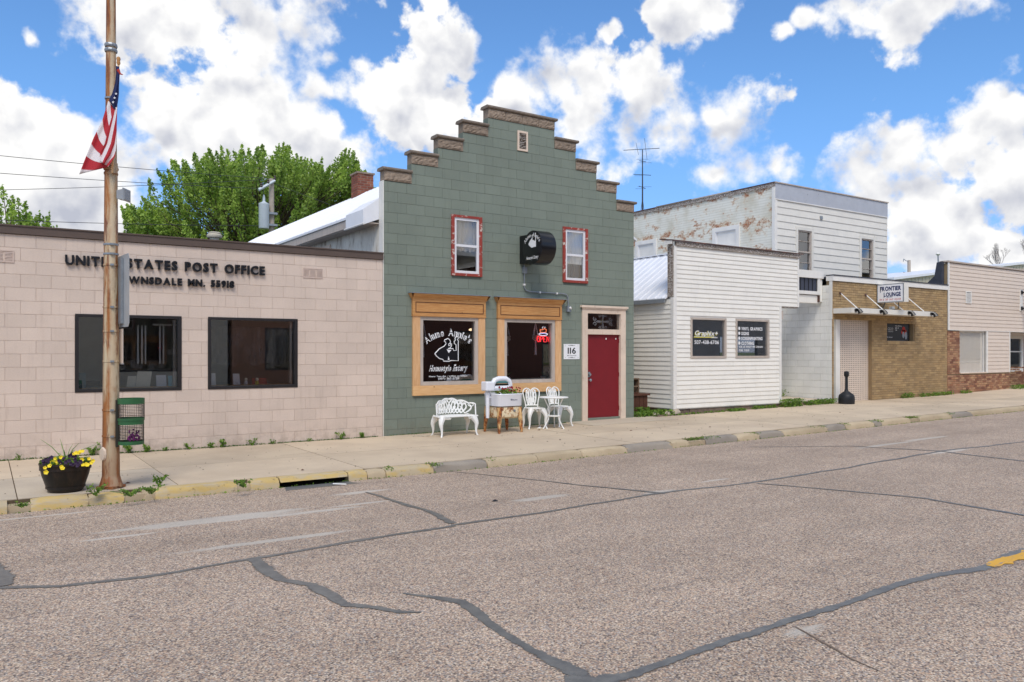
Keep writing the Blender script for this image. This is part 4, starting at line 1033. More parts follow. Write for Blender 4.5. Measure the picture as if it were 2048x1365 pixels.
for px, lab in ((1015, 'spiky plant in a pale pot at the left of the window ledge'), (1086, 'low yellow green plant in a pot below the neon sign')):
    x, z = P(px, 757, .3); zb = i2[2]+.05; t = thing('potted_plant', lab, 'potted plant', (x, .3, zb)); m = MB(); m.lathe([(.045, 0), (.06, .08)], 12, (x, .3, zb)); m.build('pot', 'print_white', t)
    m = MB()
    for i in range(14):
        an = i*2.4; l = .12; m.add([(x, .3, zb+.07), (x+math.cos(an)*l*.5-.008, .3+math.sin(an)*l*.5, zb+.17), (x+math.cos(an)*l, .3+math.sin(an)*l, zb+.18), (x+math.cos(an)*l*.5+.008, .3+math.sin(an)*l*.5, zb+.16)], [(0, 1, 2, 3)])
    m.build('foliage', 'leaf', t)
x, z = P(1098, 750, .3); t = thing('figurine', 'tan upright figurine at the right end of the window ledge', 'figurine', (x, .3, i2[2]+.05)); m = MB(); m.lathe([(.04, 0), (.03, .1), (.02, .14), (.03, .17), (.01, .2)], 10, (x, .3, i2[2]+.05)); m.build('body', 'stone', t, True)
for x in (8.2, 10.4):
    t = thing('ceiling_lamp', 'small warm lamp glowing deep inside the restaurant '+('left' if x < 9 else 'right')+' window', 'lamp', (x, 3.2, 2.5)); m = MB(); m.lathe([(.02, 0), (.06, .02), (.02, .06)], 10, (x, 3.2, 2.2)); m.build('bulb', 'lamp_warm', t); m = MB(); m.tube([(x, 3.2, 2.26), (x, 3.2, 2.7)], .006); m.build('cord', 'wire', t)
# door
da0, da1, dz0, dz1 = d_open; zg = gs(12)+.02
dl, dt = P(1174, 669); drt, _ = P(1240, 669)
fo = MB(); fo.fbox(FRONT, da0, dl-.0, zg-.01, dz1, -.12, .03); door = fo.build('door', 'palewood', gb)
bx('door_jamb', 'palewood', door, drt, da1, zg-.01, dz1, -.12, .03)
bx('transom_bar', 'palewood', door, dl, drt, dt, dt+.12, -.12, .02)
bx('head_board', 'palewood', door, dl, drt, dz1-.13, dz1, -.12, .028)
bx('door_cornice', 'palewood', door, da0-.05, da1+.05, dz1+.0, dz1+.05, -.02, .07); bx('door_cornice_moulding', 'palewood', door, da0-.02, da1+.02, dz1-.03, dz1-.001, .031, .05)
leaf = bx('door_leaf', 'reddoor', door, dl+.004, drt-.004, zg+.012, dt-.004, -.10, -.04)
m = MB(); m.fbox(FRONT, dl+.05, dl+.12, zg+1.0, zg+1.12, -.041, -.03); m.lathe([(.0, 0)], 3) if False else None
m.build('lock_plate', 'galv', leaf)
m = MB(); m.tube([FRONT.p(dl+.085, zg+1.06, -.03), FRONT.p(dl+.085, zg+1.06, .02)], [.03, .03], 10); m.build('lock', 'galv', leaf)
m = MB(); m.tube([FRONT.p(dl+.085, zg+.93, -.04), FRONT.p(dl+.085, zg+.93, .015), FRONT.p(dl+.085, zg+.93, .035), FRONT.p(dl+.085, zg+.93, .045)], [.014, .02, .034, .02], 12); m.build('knob', 'galv', leaf, True)
for px in (1214, 1233.5): x, z = P(px, 678); bx('door_bracket', 'whitetrim', leaf, x-.012, x+.012, z-.02, z+.02, -.04, -.03)
for k in range(3): z = zg+.2+k*.8; bx('hinge', 'reddoor', leaf, drt-.012, drt-.003, z, z+.1, -.04, -.028)
tz0, tz1 = dt+.12, dz1-.13
pane(door, FRONT, (dl, drt, tz0, tz1), -.035, 'glasslow', 'transom_pane'); bx('transom_back', 'roomdark', door, dl, drt, tz0, tz1, -.8, -.78)
bx('vestibule', 'roomdark', door, dl-.1, drt+.1, zg, dz1, -1.3, -1.28)
m = MB(); cx_, cz_ = (dl+drt)/2+.03, (tz0+tz1)/2
def sp(cx_, cz_, r, a0, turns, s):
    return [(cx_+r*(1-i/14*.75)*math.cos(R(a0)+s*turns*2*math.pi*i/14), +.07, cz_+r*(1-i/14*.75)*math.sin(R(a0)+s*turns*2*math.pi*i/14)) for i in range(15)]
for k in range(8):
    an = k*math.pi/4+math.pi/8; r_ = .17
    m.tube(sp(cx_+math.cos(an)*r_*1.5, cz_+math.sin(an)*r_*.95, .055, k*45, .9, 1 if k % 2 else -1), .015, 4)
for k in range(4):
    an = k*math.pi/2; a = .15 if k % 2 else .15; m.tube([(cx_, .072, cz_), (cx_+math.cos(an)*a, .072, cz_+math.sin(an)*a*.9), (cx_+math.cos(an)*(a+.05), .072, cz_+math.sin(an)*(a+.04))], [.012, .035, .008], 6)
ir = m.build('iron_scrollwork', 'castwhite', None); tag(ir, 'white scrolled metal ornament behind the glass over the red door', 'ornament')
m = MB(); m.tube([(cx_, .095, cz_), (cx_, .085, cz_)], .05, 10); m.build('scroll_centre', 'print_yellow', ir)
bx('scroll_frame', 'black', ir, cx_-.33, cx_+.33, tz0+.0, tz0+.012, -.11, -.1)
# number plaque
pr = rectP(1127, 688.5, 1158.5, 719)
pq = bx('number_plaque', 'print_white', None, *pr, .0, .012); tag(pq, 'square white plaque with number 116 beside the red door', 'plaque')
m = MB(); w_ = pr[1]-pr[0]; h_ = pr[3]-pr[2]
text_line(m, '116', pr[0]+w_*.24, pr[0]+w_*.76, pr[2]+h_*.37, h_*.40, place1, .02, 0, .12, 0, .0135)
text_line(m, 'Mill Street South', pr[0]+w_*.22, pr[0]+w_*.78, pr[2]+h_*.21, h_*.07, place1, .01, 0, .12, 0, .0135)
for zz in (.10, .90): m.fbox(FRONT, pr[0]+w_*.28, pr[0]+w_*.72, pr[2]+h_*zz-.003, pr[2]+h_*zz+.003, .0121, .0135); m.fbox(FRONT, pr[0]+w_*.42, pr[0]+w_*.58, pr[2]+h_*(zz+.025)-.003, pr[2]+h_*(zz+.025)+.003, .0121, .0135)
for uu in (.1, .9):
    for vv in (.12, .88): m.fbox(FRONT, pr[0]+w_*uu-.005, pr[0]+w_*uu+.005, pr[2]+h_*vv-.005, pr[2]+h_*vv+.005, .0121, .014)
m.build('plaque_print', 'print_black', pq, kind='stuff')
# round drum sign
SXp = P(1034, 480)[0]+.03; sc = Vector((SXp, -.53, 3.88)); sr = .355
rs = thing('round_sign', 'round black drum sign with white lady logo on green wall', 'sign', (SXp, 0, 3.88))
m = MB(); n = 48
prof = [(SXp+.0, sr-.012), (SXp+.004, sr), (SXp+.02, sr+.003), (SXp+.36, sr+.003), (SXp+.376, sr), (SXp+.38, sr-.012)]
k = len(prof)
for j in range(n):
    an = 2*math.pi*j/n
    for x, r_ in prof: m.v.append((x, sc.y+r_*math.cos(an), sc.z+r_*math.sin(an)))
for j in range(n):
    for i in range(k-1): m.f.append((j*k+i, j*k+i+1, ((j+1) % n)*k+i+1, ((j+1) % n)*k+i))
m.f.append(tuple(j*k for j in range(n))); m.f.append(tuple(j*k+k-1 for j in range(n))[::-1]); m.build('drum', 'blacksatin', rs, True)
m = MB(); m.box(SXp+.04, SXp+.34, -.25, -.0, sc.z-.30, sc.z+.30); m.build('mounting_box', 'blacksatin', rs)
SF = Fr((SXp, 0, 0), (0, -1, 0), (-1, 0, 0))
def pls(a, z, d): return SF.p(a, z, d)
m = MB()
text_arc(m, "Alamo", .53, sc.z-.10, .33, R(143), R(98), .08, pls, .012, .003, .95); text_arc(m, "Annie's", .53, sc.z-.10, .33, R(86), R(35), .08, pls, .012, .003, .95)
text_line(m, 'Homestyle', .53-.22, .53+.02, sc.z-.25, .07, pls, .012, 0, .02, .25, .003); text_line(m, 'Eatery', .53+.05, .53+.22, sc.z-.25, .075, pls, .012, 0, .02, .25, .003)
m.build('sign_lettering', 'print_white', rs, kind='stuff')
lw = [((u-.45)*.62, (.62-v)*.75) for u, v in lady]
fill_poly([SF.p(.53+a, sc.z+.03+b, .004) for a, b in lw], 'sign_logo', 'print_white', rs)
bxx = thing('sign_wiring', 'grey conduit running from the round sign to a junction box', 'conduit', (P(1047, 560)[0], 0, 2.9))
pts = [P(1047, 530), P(1047, 575), P(1050, 581), P(1058, 584), P(1125, 588), P(1131, 590), P(1134, 594), P(1135, 612)]
m = MB(); m.tube([(a, -.03, z) for a, z in pts], .014, 6); m.build('pipe', 'galv', bxx, True)
a, z = P(1047.5, 541); bx('junction_box', 'galv', bxx, a-.045, a+.045, z-.07, z+.06, 0, .07)
a, z = P(1135, 618); bx('outlet_box', 'galv', bxx, a-.05, a+.05, z-.07, z+.06, 0, .07); m = MB(); m.tube([(a+.02, -.07, z+.02), (a+.02, -.11, z+.0)], [.03, .02], 8); m.build('sensor', 'whitetrim', bxx)
for px, py in ((1047, 570), (1078, 585.5), (1112, 587.5)): a, z = P(px, py); bx('pipe_clip', 'whitetrim', bxx, a-.02, a+.02, z-.02, z+.02, 0, .05)
# ------------------------------------------------------------------ white sign shop
SXL, SXR = P(1347, 700)[0], P(1562, 700)[0]; SXT = P(1597, 550)[0]
shop = thing('sign_shop', 'small white vinyl sided sign shop with square false front', 'building', (SXL, 0, 0))
sz0, sz1 = gs(16)+.14, 4.33
v1 = rectP(1383, 638, 1449, 713); v2 = rectP(1473, 641, 1535, 711); v2 = (v2[0], v2[1], v1[2], v1[3])
zo = P(1575, 614)[1]
m = wall_mb(FRONT, SXL+.02, SXR-.02, sz0-.02, zo, [v1, v2], -.16, -.002); m.fbox(FRONT, SXL+.02, SXT-.02, zo, sz1, -.16, -.002); m.build('wall', 'whitetrim', shop)
cw = .1
jt = [[SXL+1.3, SXL+3.1], [SXL+2.2], [SXL+3.3], [SXL+.9, SXL+2.7]]
siding(shop, FRONT, SXL+cw, SXR-cw, sz0, zo, .118, 'siding', [(v1[0]-.05, v1[1]+.05, v1[2]-.05, v1[3]+.04), (v2[0]-.05, v2[1]+.05, v2[2]-.05, v2[3]+.04)], joints=jt)
siding(shop, FRONT, SXL+cw, SXT-.07, zo+.003, sz1, .118, 'siding', joints=jt)
bx('corner_trim', 'whitetrim', shop, SXL, SXL+cw, sz0-.01, sz1, -.0, .022); bx('corner_trim', 'whitetrim', shop, SXR-cw, SXR, sz0-.01, zo, -.0, .022)
bx('corner_trim', 'whitetrim', shop, SXT-.07, SXT, zo, sz1, -.16, .022); bx('wall_end', 'whitetrim', shop, SXR-.02, SXR, sz0-.02, zo, -3.5, -.001)
bx('overhang_soffit', 'peelboard', shop, SXR, SXT-.01, zo-.03, zo-.002, -.16, .0)
x, z = P(1568, 645); bx('lamp_box', 'greyframe', shop, SXR+.0, SXR+.16, zo-.35, zo-.12, -.25, -.05)
for k, v in enumerate((v1, v2)):
    f = frame4('shop_window', 'greyframe', shop, FRONT, (v[0]-.05, v[1]+.05, v[2]-.05, v[3]+.04), .055, -.05, .03)
    f['label'] = ('left window with shop logo and phone number', 'right window with list of services')[k]
    p_ = pane(f, FRONT, v, -.02, 'glasslow'); bx('window_film', 'window_film', f, v[0], v[1], v[2], v[3], -.035, -.03) if False else bx('window_film', 'filmgrey', f, v[0], v[1], v[2], v[3], -.035, -.03)
    w_, h_ = v[1]-v[0], v[3]-v[2]
    if k == 0:
        Y, Wt, Bk = MB(), MB(), MB()
        a0, a1 = v[0]+w_*.10, v[0]+w_*.80; zb = v[2]+h_*.55
        text_line(Y, 'Graphix+', a0, a1, zb, h_*.145, place1, .055, 0, .04, .22, -.018); text_line(Bk, 'Graphix+', a0+.01, a1, zb+.004, h_*.14, place1, .03, 0, .04, .22, -.0165); text_line(Wt, 'Graphix+', a0+.012, a1-.005, zb+.01, h_*.13, place1, .012, 0, .06, .22, -.015)
        Y.fbox(FRONT, a0-.02, a0+w_*.60, zb-.045, zb-.028, -.02, -.017); Wt.fbox(FRONT, a0-.01, a0+w_*.60, zb-.026, zb-.017, -.02, -.0165)
        text_line(Wt, 'printing', a0+w_*.52, a1, zb-.055, h_*.045, place1, .02, 0, .06, .2, -.0155)
        text_line(Wt, '507-438-6706', v[0]+w_*.10, v[0]+w_*.84, v[2]+h_*.33, h_*.10, place1, .012, 0, .08, 0, -.0155)
        Y.build('logo_glow', 'print_yellow', p_); Bk.build('logo_shadow', 'print_black', p_); Wt.build('logo_lettering', 'print_white', p_, kind='stuff')
    else:
        Wt = MB()
        for i, (s, wd) in enumerate((('VINYL GRAPHICS', .68), ('SIGNS', .24), ('SCREENPRINTING', .68), ('CLOTHING', .40))):
            zz = v[2]+h_*(.73-.137*i); text_line(Wt, s, v[0]+w_*.17, v[0]+w_*(.17+wd), zz, h_*.092, place1, .035, 0, .10, 0, -.018)
            Wt.prism([FRONT.p(v[0]+w_*.105+math.cos(t)*.038, zz+h_*.046+math.sin(t)*.045, -.02) for t in [2*math.pi*q/14 for q in range(14)]], (0, -.003, 0))
        text_line(Wt, 'ASK US WHAT WE CAN DO', v[0]+w_*.10, v[0]+w_*.86, v[2]+h_*.235, h_*.055, place1, .03, 0, .10, 0, -.018)
        text_line(Wt, 'FOR YOU!!', v[0]+w_*.10, v[0]+w_*.42, v[2]+h_*.135, h_*.055, place1, .03, 0, .10, 0, -.018)
        Wt.build('services_lettering', 'print_white', p_, kind='stuff')
# foundation
for a, b in ((SXL+.04, SXL+.6), (SXL+.6, SXL+2.0), (SXL+2.0, SXR-.5), (SXR-.5, SXR-.05)):
    bx('foundation_block', 'foundation', shop, a+.004, b-.004, -.1, sz0-.015, -.5, -.03+rnd.uniform(-.01, .01))
# cap over the false front
m = MB(); m.fbox(FRONT, SXL+.04, SXT+.02, sz1+.003, sz1+.10, -.01, .05); m.build('fascia_board', 'peelboard', shop)
m = MB(); m.prism([FRONT.p(SXL-.14, sz1+.17, -.35), FRONT.p(SXL-.14, sz1+.11, .09), FRONT.p(SXL-.14, sz1+.135, .09), FRONT.p(SXL-.14, sz1+.20, -.35)], (SXT-SXL+.25, 0, 0)); m.build('roof_cap', 'rustcap', shop)
bx('false_front_side', 'peelboard', shop, SXL-.03, SXL-.001, 3.05, sz1+.1, -.18, -.0); bx('cap_end_trim', 'whitetrim', shop, SXL-.13, SXL-.1, sz1+.03, sz1+.12, -.2, .06)
# left wall and roof
LW = Fr((SXL, 0, 0), (0, 1, 0), (-1, 0, 0)); ye = 9.0
bx('side_wall', 'whitetrim', shop, .0+.02, ye, sz0-.02, 3.0, -.16, -.002, fr=LW)
siding(shop, LW, .08, ye, sz0, 2.98, .118, 'siding', name='side_siding_board')
bx('corner_trim', 'whitetrim', shop, -.02, .08, sz0-.01, 3.03, .0, .022, fr=LW)
bx('side_foundation', 'foundation', shop, .03, ye, -.1, sz0-.015, -.3, -.04, fr=LW)
rx_ = 16.45
roofsheet(SXL-.12, 3.02, rx_, 4.47, .19, ye, shop); roofsheet(2*rx_-SXL+.12, 3.02, rx_, 4.47, .19, ye, shop)
m = MB(); y = .25
while y < ye-.3: m.box(rx_-.1, rx_+.1, y, y+.26, 4.475, 4.50); y += .3
m.build('ridge_cap', 'metalroof', shop); m = MB(); m.box(SXL-.14, SXL-.1, .19, ye, 2.9, 3.0); m.build('gutter', 'galv', shop)

# ------------------------------------------------------------------ two storey building
LX = 20.98; TY = 2.06; TXR = 27.25; TZ = 7.05
up = thing('two_storey_building', 'two storey white sided building with rusting pressed metal side', 'building', (LX, TY, 0))
q1 = rectP(1595, 460, 1622, 546, TY); q2 = rectP(1722, 477, 1745, 553, TY); q2 = (q2[0], q2[1], q1[2], q1[3])
bx('body', 'whitetrim', up, LX+.02, TXR, -.1, TZ-.05, -TY-16, -TY-.22); 
UF = Fr((0, TY, 0), (1, 0, 0), (0, -1, 0))
wall_mb(UF, LX+.02, TXR, 3.7, TZ-.05, [q1, q2], -.2, -.001).build('wall', 'siding_dim', up)
siding(up, UF, LX+.09, TXR-.03, 3.8, TZ-.52, .232, 'siding_dim', [(q[0]-.11, q[1]+.11, q[2]-.09, q[3]+.1) for q in (q1, q2)], proud=.02, joints=[[24.3], [26.1], [23.4], [25.5]])
bx('fascia', 'flash', up, LX+.0, TXR, TZ-.50, TZ, .0, .03, fr=UF); bx('fascia_moulding', 'whitetrim', up, LX+.0, TXR, TZ-.53, TZ-.501, .0, .04, fr=UF); bx('coping', 'greyframe', up, LX-.05, TXR+.03, TZ, TZ+.035, -.25, .06, fr=UF)
bx('corner_trim', 'whitetrim', up, LX, LX+.09, 3.7, TZ-.53, -.0, .03, fr=UF); bx('corner_trim', 'whitetrim', up, TXR-.03, TXR, 3.7, TZ-.5, -.2, .02, fr=UF)
LU = Fr((LX, 0, 0), (0, 1, 0), (-1, 0, 0))
s1 = (PX(1474, 480, LX)[0], PX(1431, 480, LX)[0], 5.2, PX(1450, 461, LX)[1]); s2 = (PX(1309, 500, LX)[0], PX(1276, 500, LX)[0], 5.0, PX(1290, 488, LX)[1])
wall_mb(LU, TY+.02, TY+16, 3.5, TZ-.1, [s1, s2], -.02, .0).build('pressed_metal_wall', 'pressed', up)
bx('lower_side_wall', 'whitetrim', up, TY+.02, TY+16, -.1, 3.5, -.2, -.001, fr=LU)
bx('corner_trim', 'whitetrim', up, TY-.02, TY+.09, 3.5, TZ-.1, .0, .03, fr=LU); bx('side_fascia', 'peelboard', up, TY-.02, TY+16, TZ-.12, TZ-.0, .0, .04, fr=LU)
for i in range(9): a = TY-.03+i*1.78; bx('roof_edge_strip', ('rustcap', 'greyframe', 'coping')[i % 3], up, a, a+1.77, TZ+.001, TZ+.03+.01*(i % 3), -.2, .06, fr=LU)
for i, s in enumerate((s1, s2)):
    f = frame4('side_window', 'whitetrim', up, LU, (s[0]-.12, s[1]+.12, s[2]-.05, s[3]+.12), .14, -.06, .04); frame4('sash', 'whiteframe', f, LU, s, .05, -.05, .02); pane(f, LU, s, -.03, 'glasslow'); bx('blind', 'curtain', f, s[0], s[1], s[2], s[3], -.12, -.10, fr=LU)
for i, q in enumerate((q1, q2)):
    f = frame4('front_window', 'siding_dim', up, UF, (q[0]-.11, q[1]+.11, q[2]-.09, q[3]+.1), .10, -.02, .035)
    frame4('sash', 'greyframe', f, UF, q, .04, -.06, .01); md = (q[2]+q[3])/2
    bx('meeting_rail', 'greyframe', f, q[0]+.04, q[1]-.04, md-.025, md+.025, -.05, .0, fr=UF)
    for zz in (.25, .75): bx('glazing_bar', 'greyframe', f, q[0]+.04, q[1]-.04, q[2]+(q[3]-q[2])*zz-.008, q[2]+(q[3]-q[2])*zz+.008, -.045, -.01, fr=UF)
    pane(f, UF, q, -.05, 'glass'); bx('window_back', 'roomdark', f, q[0], q[1], q[2], q[3], -.9, -.88, fr=UF)
    if i: bx('blind', 'curtain', f, q[0]+.02, q[1]-.02, md+.0, q[3], -.12, -.10, fr=UF); bx('curtain', 'curtain', f, q[0], q[0]+.26, q[2], md, -.15, -.12, fr=UF)
    else: bx('blind', 'curtain', f, q[0]+.02, q[0]+.3, q[2], q[3], -.5, -.48, fr=UF)
x, z = P(1641, 436, TY); bx('wall_bracket', 'galv', up, x-.06, x+.06, z-.06, z+.05, .0, .05, fr=UF)
bx('roof', 'roofmembrane', up, LX, TXR, TZ-.06, TZ-.02, -TY-16, -TY-.25)

# ------------------------------------------------------------------ lounge
LXR = P(1895, 680)[0]
lo = thing('lounge_building', 'single storey tan brick lounge with flat canopy', 'building', (LX, 0, 0))
fzb, fzt = 3.775, 3.93
rc = (P(1668, 700)[0]+.0, P(1744, 700)[0], -.1, P(1700, 640)[1])
pw = rectP(1775, 645, 1828, 682)
hol = [rc, pw]
wall_mb(FRONT, LX+.03, LXR-.02, -.1, fzb, hol, -.22, -.022).build('wall', 'mortar_tan', lo)
masonry(lo, FRONT, [gs(24)-.06+.0746*i for i in range(49)], .215, .0746, .009, .02, .003, 'tanbrick', 'brick', [rc, (pw[0]-.02, pw[1]+.05, pw[2]-.12, pw[3])], lambda z: (LX, LXR-.02), 300)
m = MB(); 
nb = 7
for i in range(nb):
    a = pw[0]-.02+(pw[1]-pw[0]+.07)*i/nb; wd = (pw[1]-pw[0]+.07)/nb
    m2 = MB(); m2.fbox(FRONT, a+.004, a+wd-.004, pw[2]-.115, pw[2]-.004, -.18, .012); o = m2.build('sill_brick', 'tanbrick', lo); tone_attr(o.data, [.1*i]*6)
bx('parapet_fascia', 'whitetrim', lo, LX-.02, LXR-.03, fzb+.002, fzt, -.2, .04); bx('roof_edge', 'roofmembrane', lo, LX-.03, LXR-.03, fzt, fzt+.03, -.2, .06)
bx('roof', 'roofmembrane', lo, LX, LXR-.03, fzt-.06, fzt-.01, -14, -.2)
bx('corner_board', 'whiteblock', lo, LX-.012, LX-.001, rc[3], fzb, -.1, .0)
# recess
rcx = rc[0]
bx('recess_back', 'whitetrim', lo, LX, rc[1]+.1, -.1, rc[3]+.05, -1.3, -1.28); bx('recess_ceiling', 'tanbrick', lo, LX+.04, rc[1]-.02, rc[3]-.02, rc[3]-.004, -1.2, -.2)
bx('recess_side', 'tanbrick', lo, rc[1]-.014, rc[1]-.002, -.1, rc[3]-.002, -1.2, -.025)
bx('white_post', 'whitetrim', lo, LX+.04, P(1682, 700)[0], gs(21.5)-.02, rc[3]-.003, -.16, -.03)
lx0, lx1 = P(1683, 700)[0]+.01, rc[1]-.01; lz0, lz1 = gs(22)+.02, rc[3]-.01
m = MB(); nx, nz = 17, 40; hx, hz = (lx1-lx0)/nx, (lz1-lz0)/nz
for i in range(nx+1): a = lx0+i*hx; m.fbox(FRONT, a-hx*.27, a+hx*.27, lz0, lz1, -.14, -.12)
lat = m.build('lattice_panel', 'siding_pale', lo); m = MB()
for i in range(nz+1): a = lz0+i*hz; m.fbox(FRONT, lx0, lx1, a-hz*.27, a+hz*.27, -.139, -.118)
m.build('lattice_cross_strips', 'siding_pale', lat)
bx('lattice_backing', 'void', lo, lx0, lx1, lz0, lz1, -.30, -.28)
# poster window
bx('poster_reveal', 'tanbrick', lo, pw[0]-.05, pw[1]+.05, pw[2]-.1, pw[3]+.05, -.28, -.221)
po_ = bx('poster', 'print_black', lo, pw[0]+.01, pw[1]-.16, pw[2]+.01, pw[3]-.02, -.10, -.09)
w_, h_ = pw[1]-.17-pw[0], pw[3]-pw[2]-.03; a0, z0_ = pw[0]+.01, pw[2]+.01
m = MB(); text_line(m, 'THE OFFICIAL', a0+w_*.42, a0+w_*.70, z0_+h_*.82, h_*.06, place1, .01, 0, .1, 0, -.088); text_line(m, 'BEER OF', a0+w_*.42, a0+w_*.58, z0_+h_*.70, h_*.06, place1, .01, 0, .1, 0, -.088); text_line(m, 'THE', a0+w_*.42, a0+w_*.50, z0_+h_*.58, h_*.06, place1, .01, 0, .1, 0, -.088)
for i, s in enumerate(('11:30am-7pm', '12:00pm-1pm', 'Tues-Sat')): text_line(m, s, a0+w_*.12, a0+w_*.34, z0_+h_*(.70-.1*i), h_*.04, place1, .01, 0, .1, 0, -.088)
text_line(m, 'MON-Closed', a0+w_*.03, a0+w_*.30, z0_+h_*.17, h_*.05, place1, .01, 0, .1, 0, -.088)
m.build('poster_print', 'print_white', po_, kind='stuff')
m = MB()
for cx__, cz__, r_ in ((.78, .66, .07), (.74, .5, .06), (.84, .48, .07)): m.prism([FRONT.p(a0+w_*cx__+math.cos(t)*r_*w_, z0_+h_*cz__+math.sin(t)*r_*w_, -.089) for t in [2*math.pi*q/12 for q in range(12)]], (0, -.002, 0))
m.build('poster_blotch', 'redcard', po_)
m = MB()
for cx__, cz__, r_, e in ((.77, .34, .05, 1.6), (.88, .30, .05, 1.9)): m.prism([FRONT.p(a0+w_*cx__+math.cos(t)*r_*w_, z0_+h_*cz__+math.sin(t)*r_*w_*e, -.0885) for t in [2*math.pi*q/10 for q in range(10)]], (0, -.003, 0))
m.build('poster_figures', 'galv', po_)
pane(lo, FRONT, (pw[0], pw[1], pw[2], pw[3]), -.15, 'glassdark', 'poster_pane')
# canopy
cy = .6; cx0 = LX+.05; cx1 = 25.4; cz0, cz1 = 2.80, 2.95
cn = bx('canopy', 'whitetrim', lo, cx0, cx1, cz0+.01, cz1-.01, .002, cy)
bx('canopy_fascia', 'siding_dim', cn, cx0-.01, cx1+.01, cz0, cz1, cy, cy+.03); bx('canopy_end', 'siding_dim', cn, cx0-.02, cx0, cz0, cz1, .002, cy)
for pxb in (1716, 1767, 1808, 1850):
    u = (pxb-CX)/FPX; t = (CAMD-cy)/(CS-SN*u); X = t*(SN+CS*u); m = MB(); m.tube([(X, -.01, 3.42), (X, -.05, 3.40), (X, -cy+.03, cz1)], .016, 6); m.build('canopy_rod', 'whitetrim', cn)
    m = MB(); m.tube([(X, -.0, 3.44), (X, -.05, 3.38)], .03, 6); m.build('rod_anchor', 'rustcap', cn)
for k, pxb in enumerate((1712, 1762, 1818, 1863)):
    u = (pxb-CX)/FPX; t = (CAMD-cy-.05)/(CS-SN*u); X = t*(SN+CS*u)
    s = thing('spotlight', ('first', 'second', 'third', 'fourth')[k]+' black spotlight from the left along the canopy edge', 'spotlight', (X, -cy-.03, cz1-.05), 'black spotlights on the canopy edge')
    m = MB(); m.tube([(X, -cy-.03, cz1-.07), (X, -cy-.08, cz1-.07)], .05, 8); m.build('base', 'black', s)
    m = MB(); m.tube([(X+.02, -cy-.10, cz1-.03), (X+.04, -cy-.14, cz1-.09), (X+.05, -cy-.17, cz1-.16)], [.045, .06, .075], 8); m.build('head', 'black', s)
# box sign
fs = thing('lounge_sign', 'white box sign with navy lounge lettering above the canopy', 'sign', (23.25, -.44, 3.2))
bx('cabinet', 'siding_dim', fs, 23.27, 23.52, 3.19, 3.76, .02, .88)
SG = Fr((23.25, 0, 0), (0, -1, 0), (-1, 0, 0)); frame4('face_frame', 'galv', fs, SG, (.02, .88, 3.19, 3.76), .022, -.02, .006)
fc = bx('face', 'print_white', fs, .04, .86, 3.21, 3.74, -.018, .0, fr=SG)
def psg(a, z, d): return SG.p(a, z, d)
m = MB(); text_line(m, 'FRONTIER', .12, .80, 3.555, .135, psg, .045, 0, .06, 0, .003); text_line(m, 'LOUNGE', .24, .79, 3.375, .13, psg, .045, 0, .06, 0, .003)
m.fbox(SG, .12, .135, 3.50, 3.68, .001, .003); m.fbox(SG, .24, .255, 3.34, 3.48, .001, .003); m.fbox(SG, .33, .52, 3.345, 3.357, .001, .003)
m.build('sign_name', 'print_navy', fc, kind='stuff'); m = MB(); text_line(m, 'ON & OFF SALE LIQUOR', .10, .80, 3.25, .06, psg, .004, 0, .1, 0, .003); m.build('sign_tagline', 'print_red', fc)
m = MB(); m.tube([(23.3, -.25, 3.19), (23.3, -.2, 3.05), (23.25, -.03, 2.98)], .014); m.tube([(23.45, -.6, 3.19), (23.5, -.58, 3.0), (23.6, -.3, 2.98)], .014); m.build('brackets', 'wire', fs)
m = MB(); m.fbox(FRONT, 23.6, 23.75, 2.99, 3.08, .2, .3); m.build('ballast_box', 'whitetrim', fs)
# left side wall of the lounge
LL = Fr((LX, 0, 0), (0, -1, 0), (-1, 0, 0))
bx('side_wall', 'mortar_white', lo, .025, 14, -.2, 3.66, -.2, -.015, fr=LU)
masonry(lo, LL, [-.02+.2036*i for i in range(18)], .4064, .2036, .006, .02, .004, 'whiteblock', 'side_block', [], lambda z: (-13.5, -.02), 170)
bx('side_pipe', 'whitetrim', lo, 1.9, 1.93, 1.2, 1.9, .03, .06, fr=LU)
# covered link between shop and lounge
CV = Fr((0, .35, 0), (1, 0, 0), (0, -1, 0)); a0 = SXT-.5; a1 = LX-.25
lk = thing('alley_canopy', 'dark ribbed panel in white frame bridging the gap beside the lounge', 'canopy', (20.2, .35, 3.4))
zA, zB = P(1625, 583, .35)[1], P(1625, 557, .35)[1]
bx('panel', 'bluegrey', lk, a0, a1, zA, zB, -.05, .0, fr=CV)
xr = a0+.1
while xr < a1: bx('panel_rib', 'black', lk, xr, xr+.02, zA, zB, .0005, .012, fr=CV); xr += .19
bx('frame_top', 'whitetrim', lk, a0, LX+.0, zB+.001, zB+.22, -.4, .06, fr=CV); bx('frame_bottom', 'whitetrim', lk, a0, a1+.1, zA-.10, zA-.001, -.3, .05, fr=CV); bx('frame_side', 'whitetrim', lk, a1, a1+.1, zA, zB, -.3, .04, fr=CV)
bx('lower_board', 'siding', lk, a0, a1+.12, zA-.35, zA-.12, -.2, .0, fr=CV); bx('corner_block', 'whiteblock', lk, a1+.13, LX-.02, zA-.3, zB, -.2, .02, fr=CV); bx('gutter_stub', 'rustcap', lk, a1+.02, a1+.07, zA-.32, zA-.12, .0, .05, fr=CV)
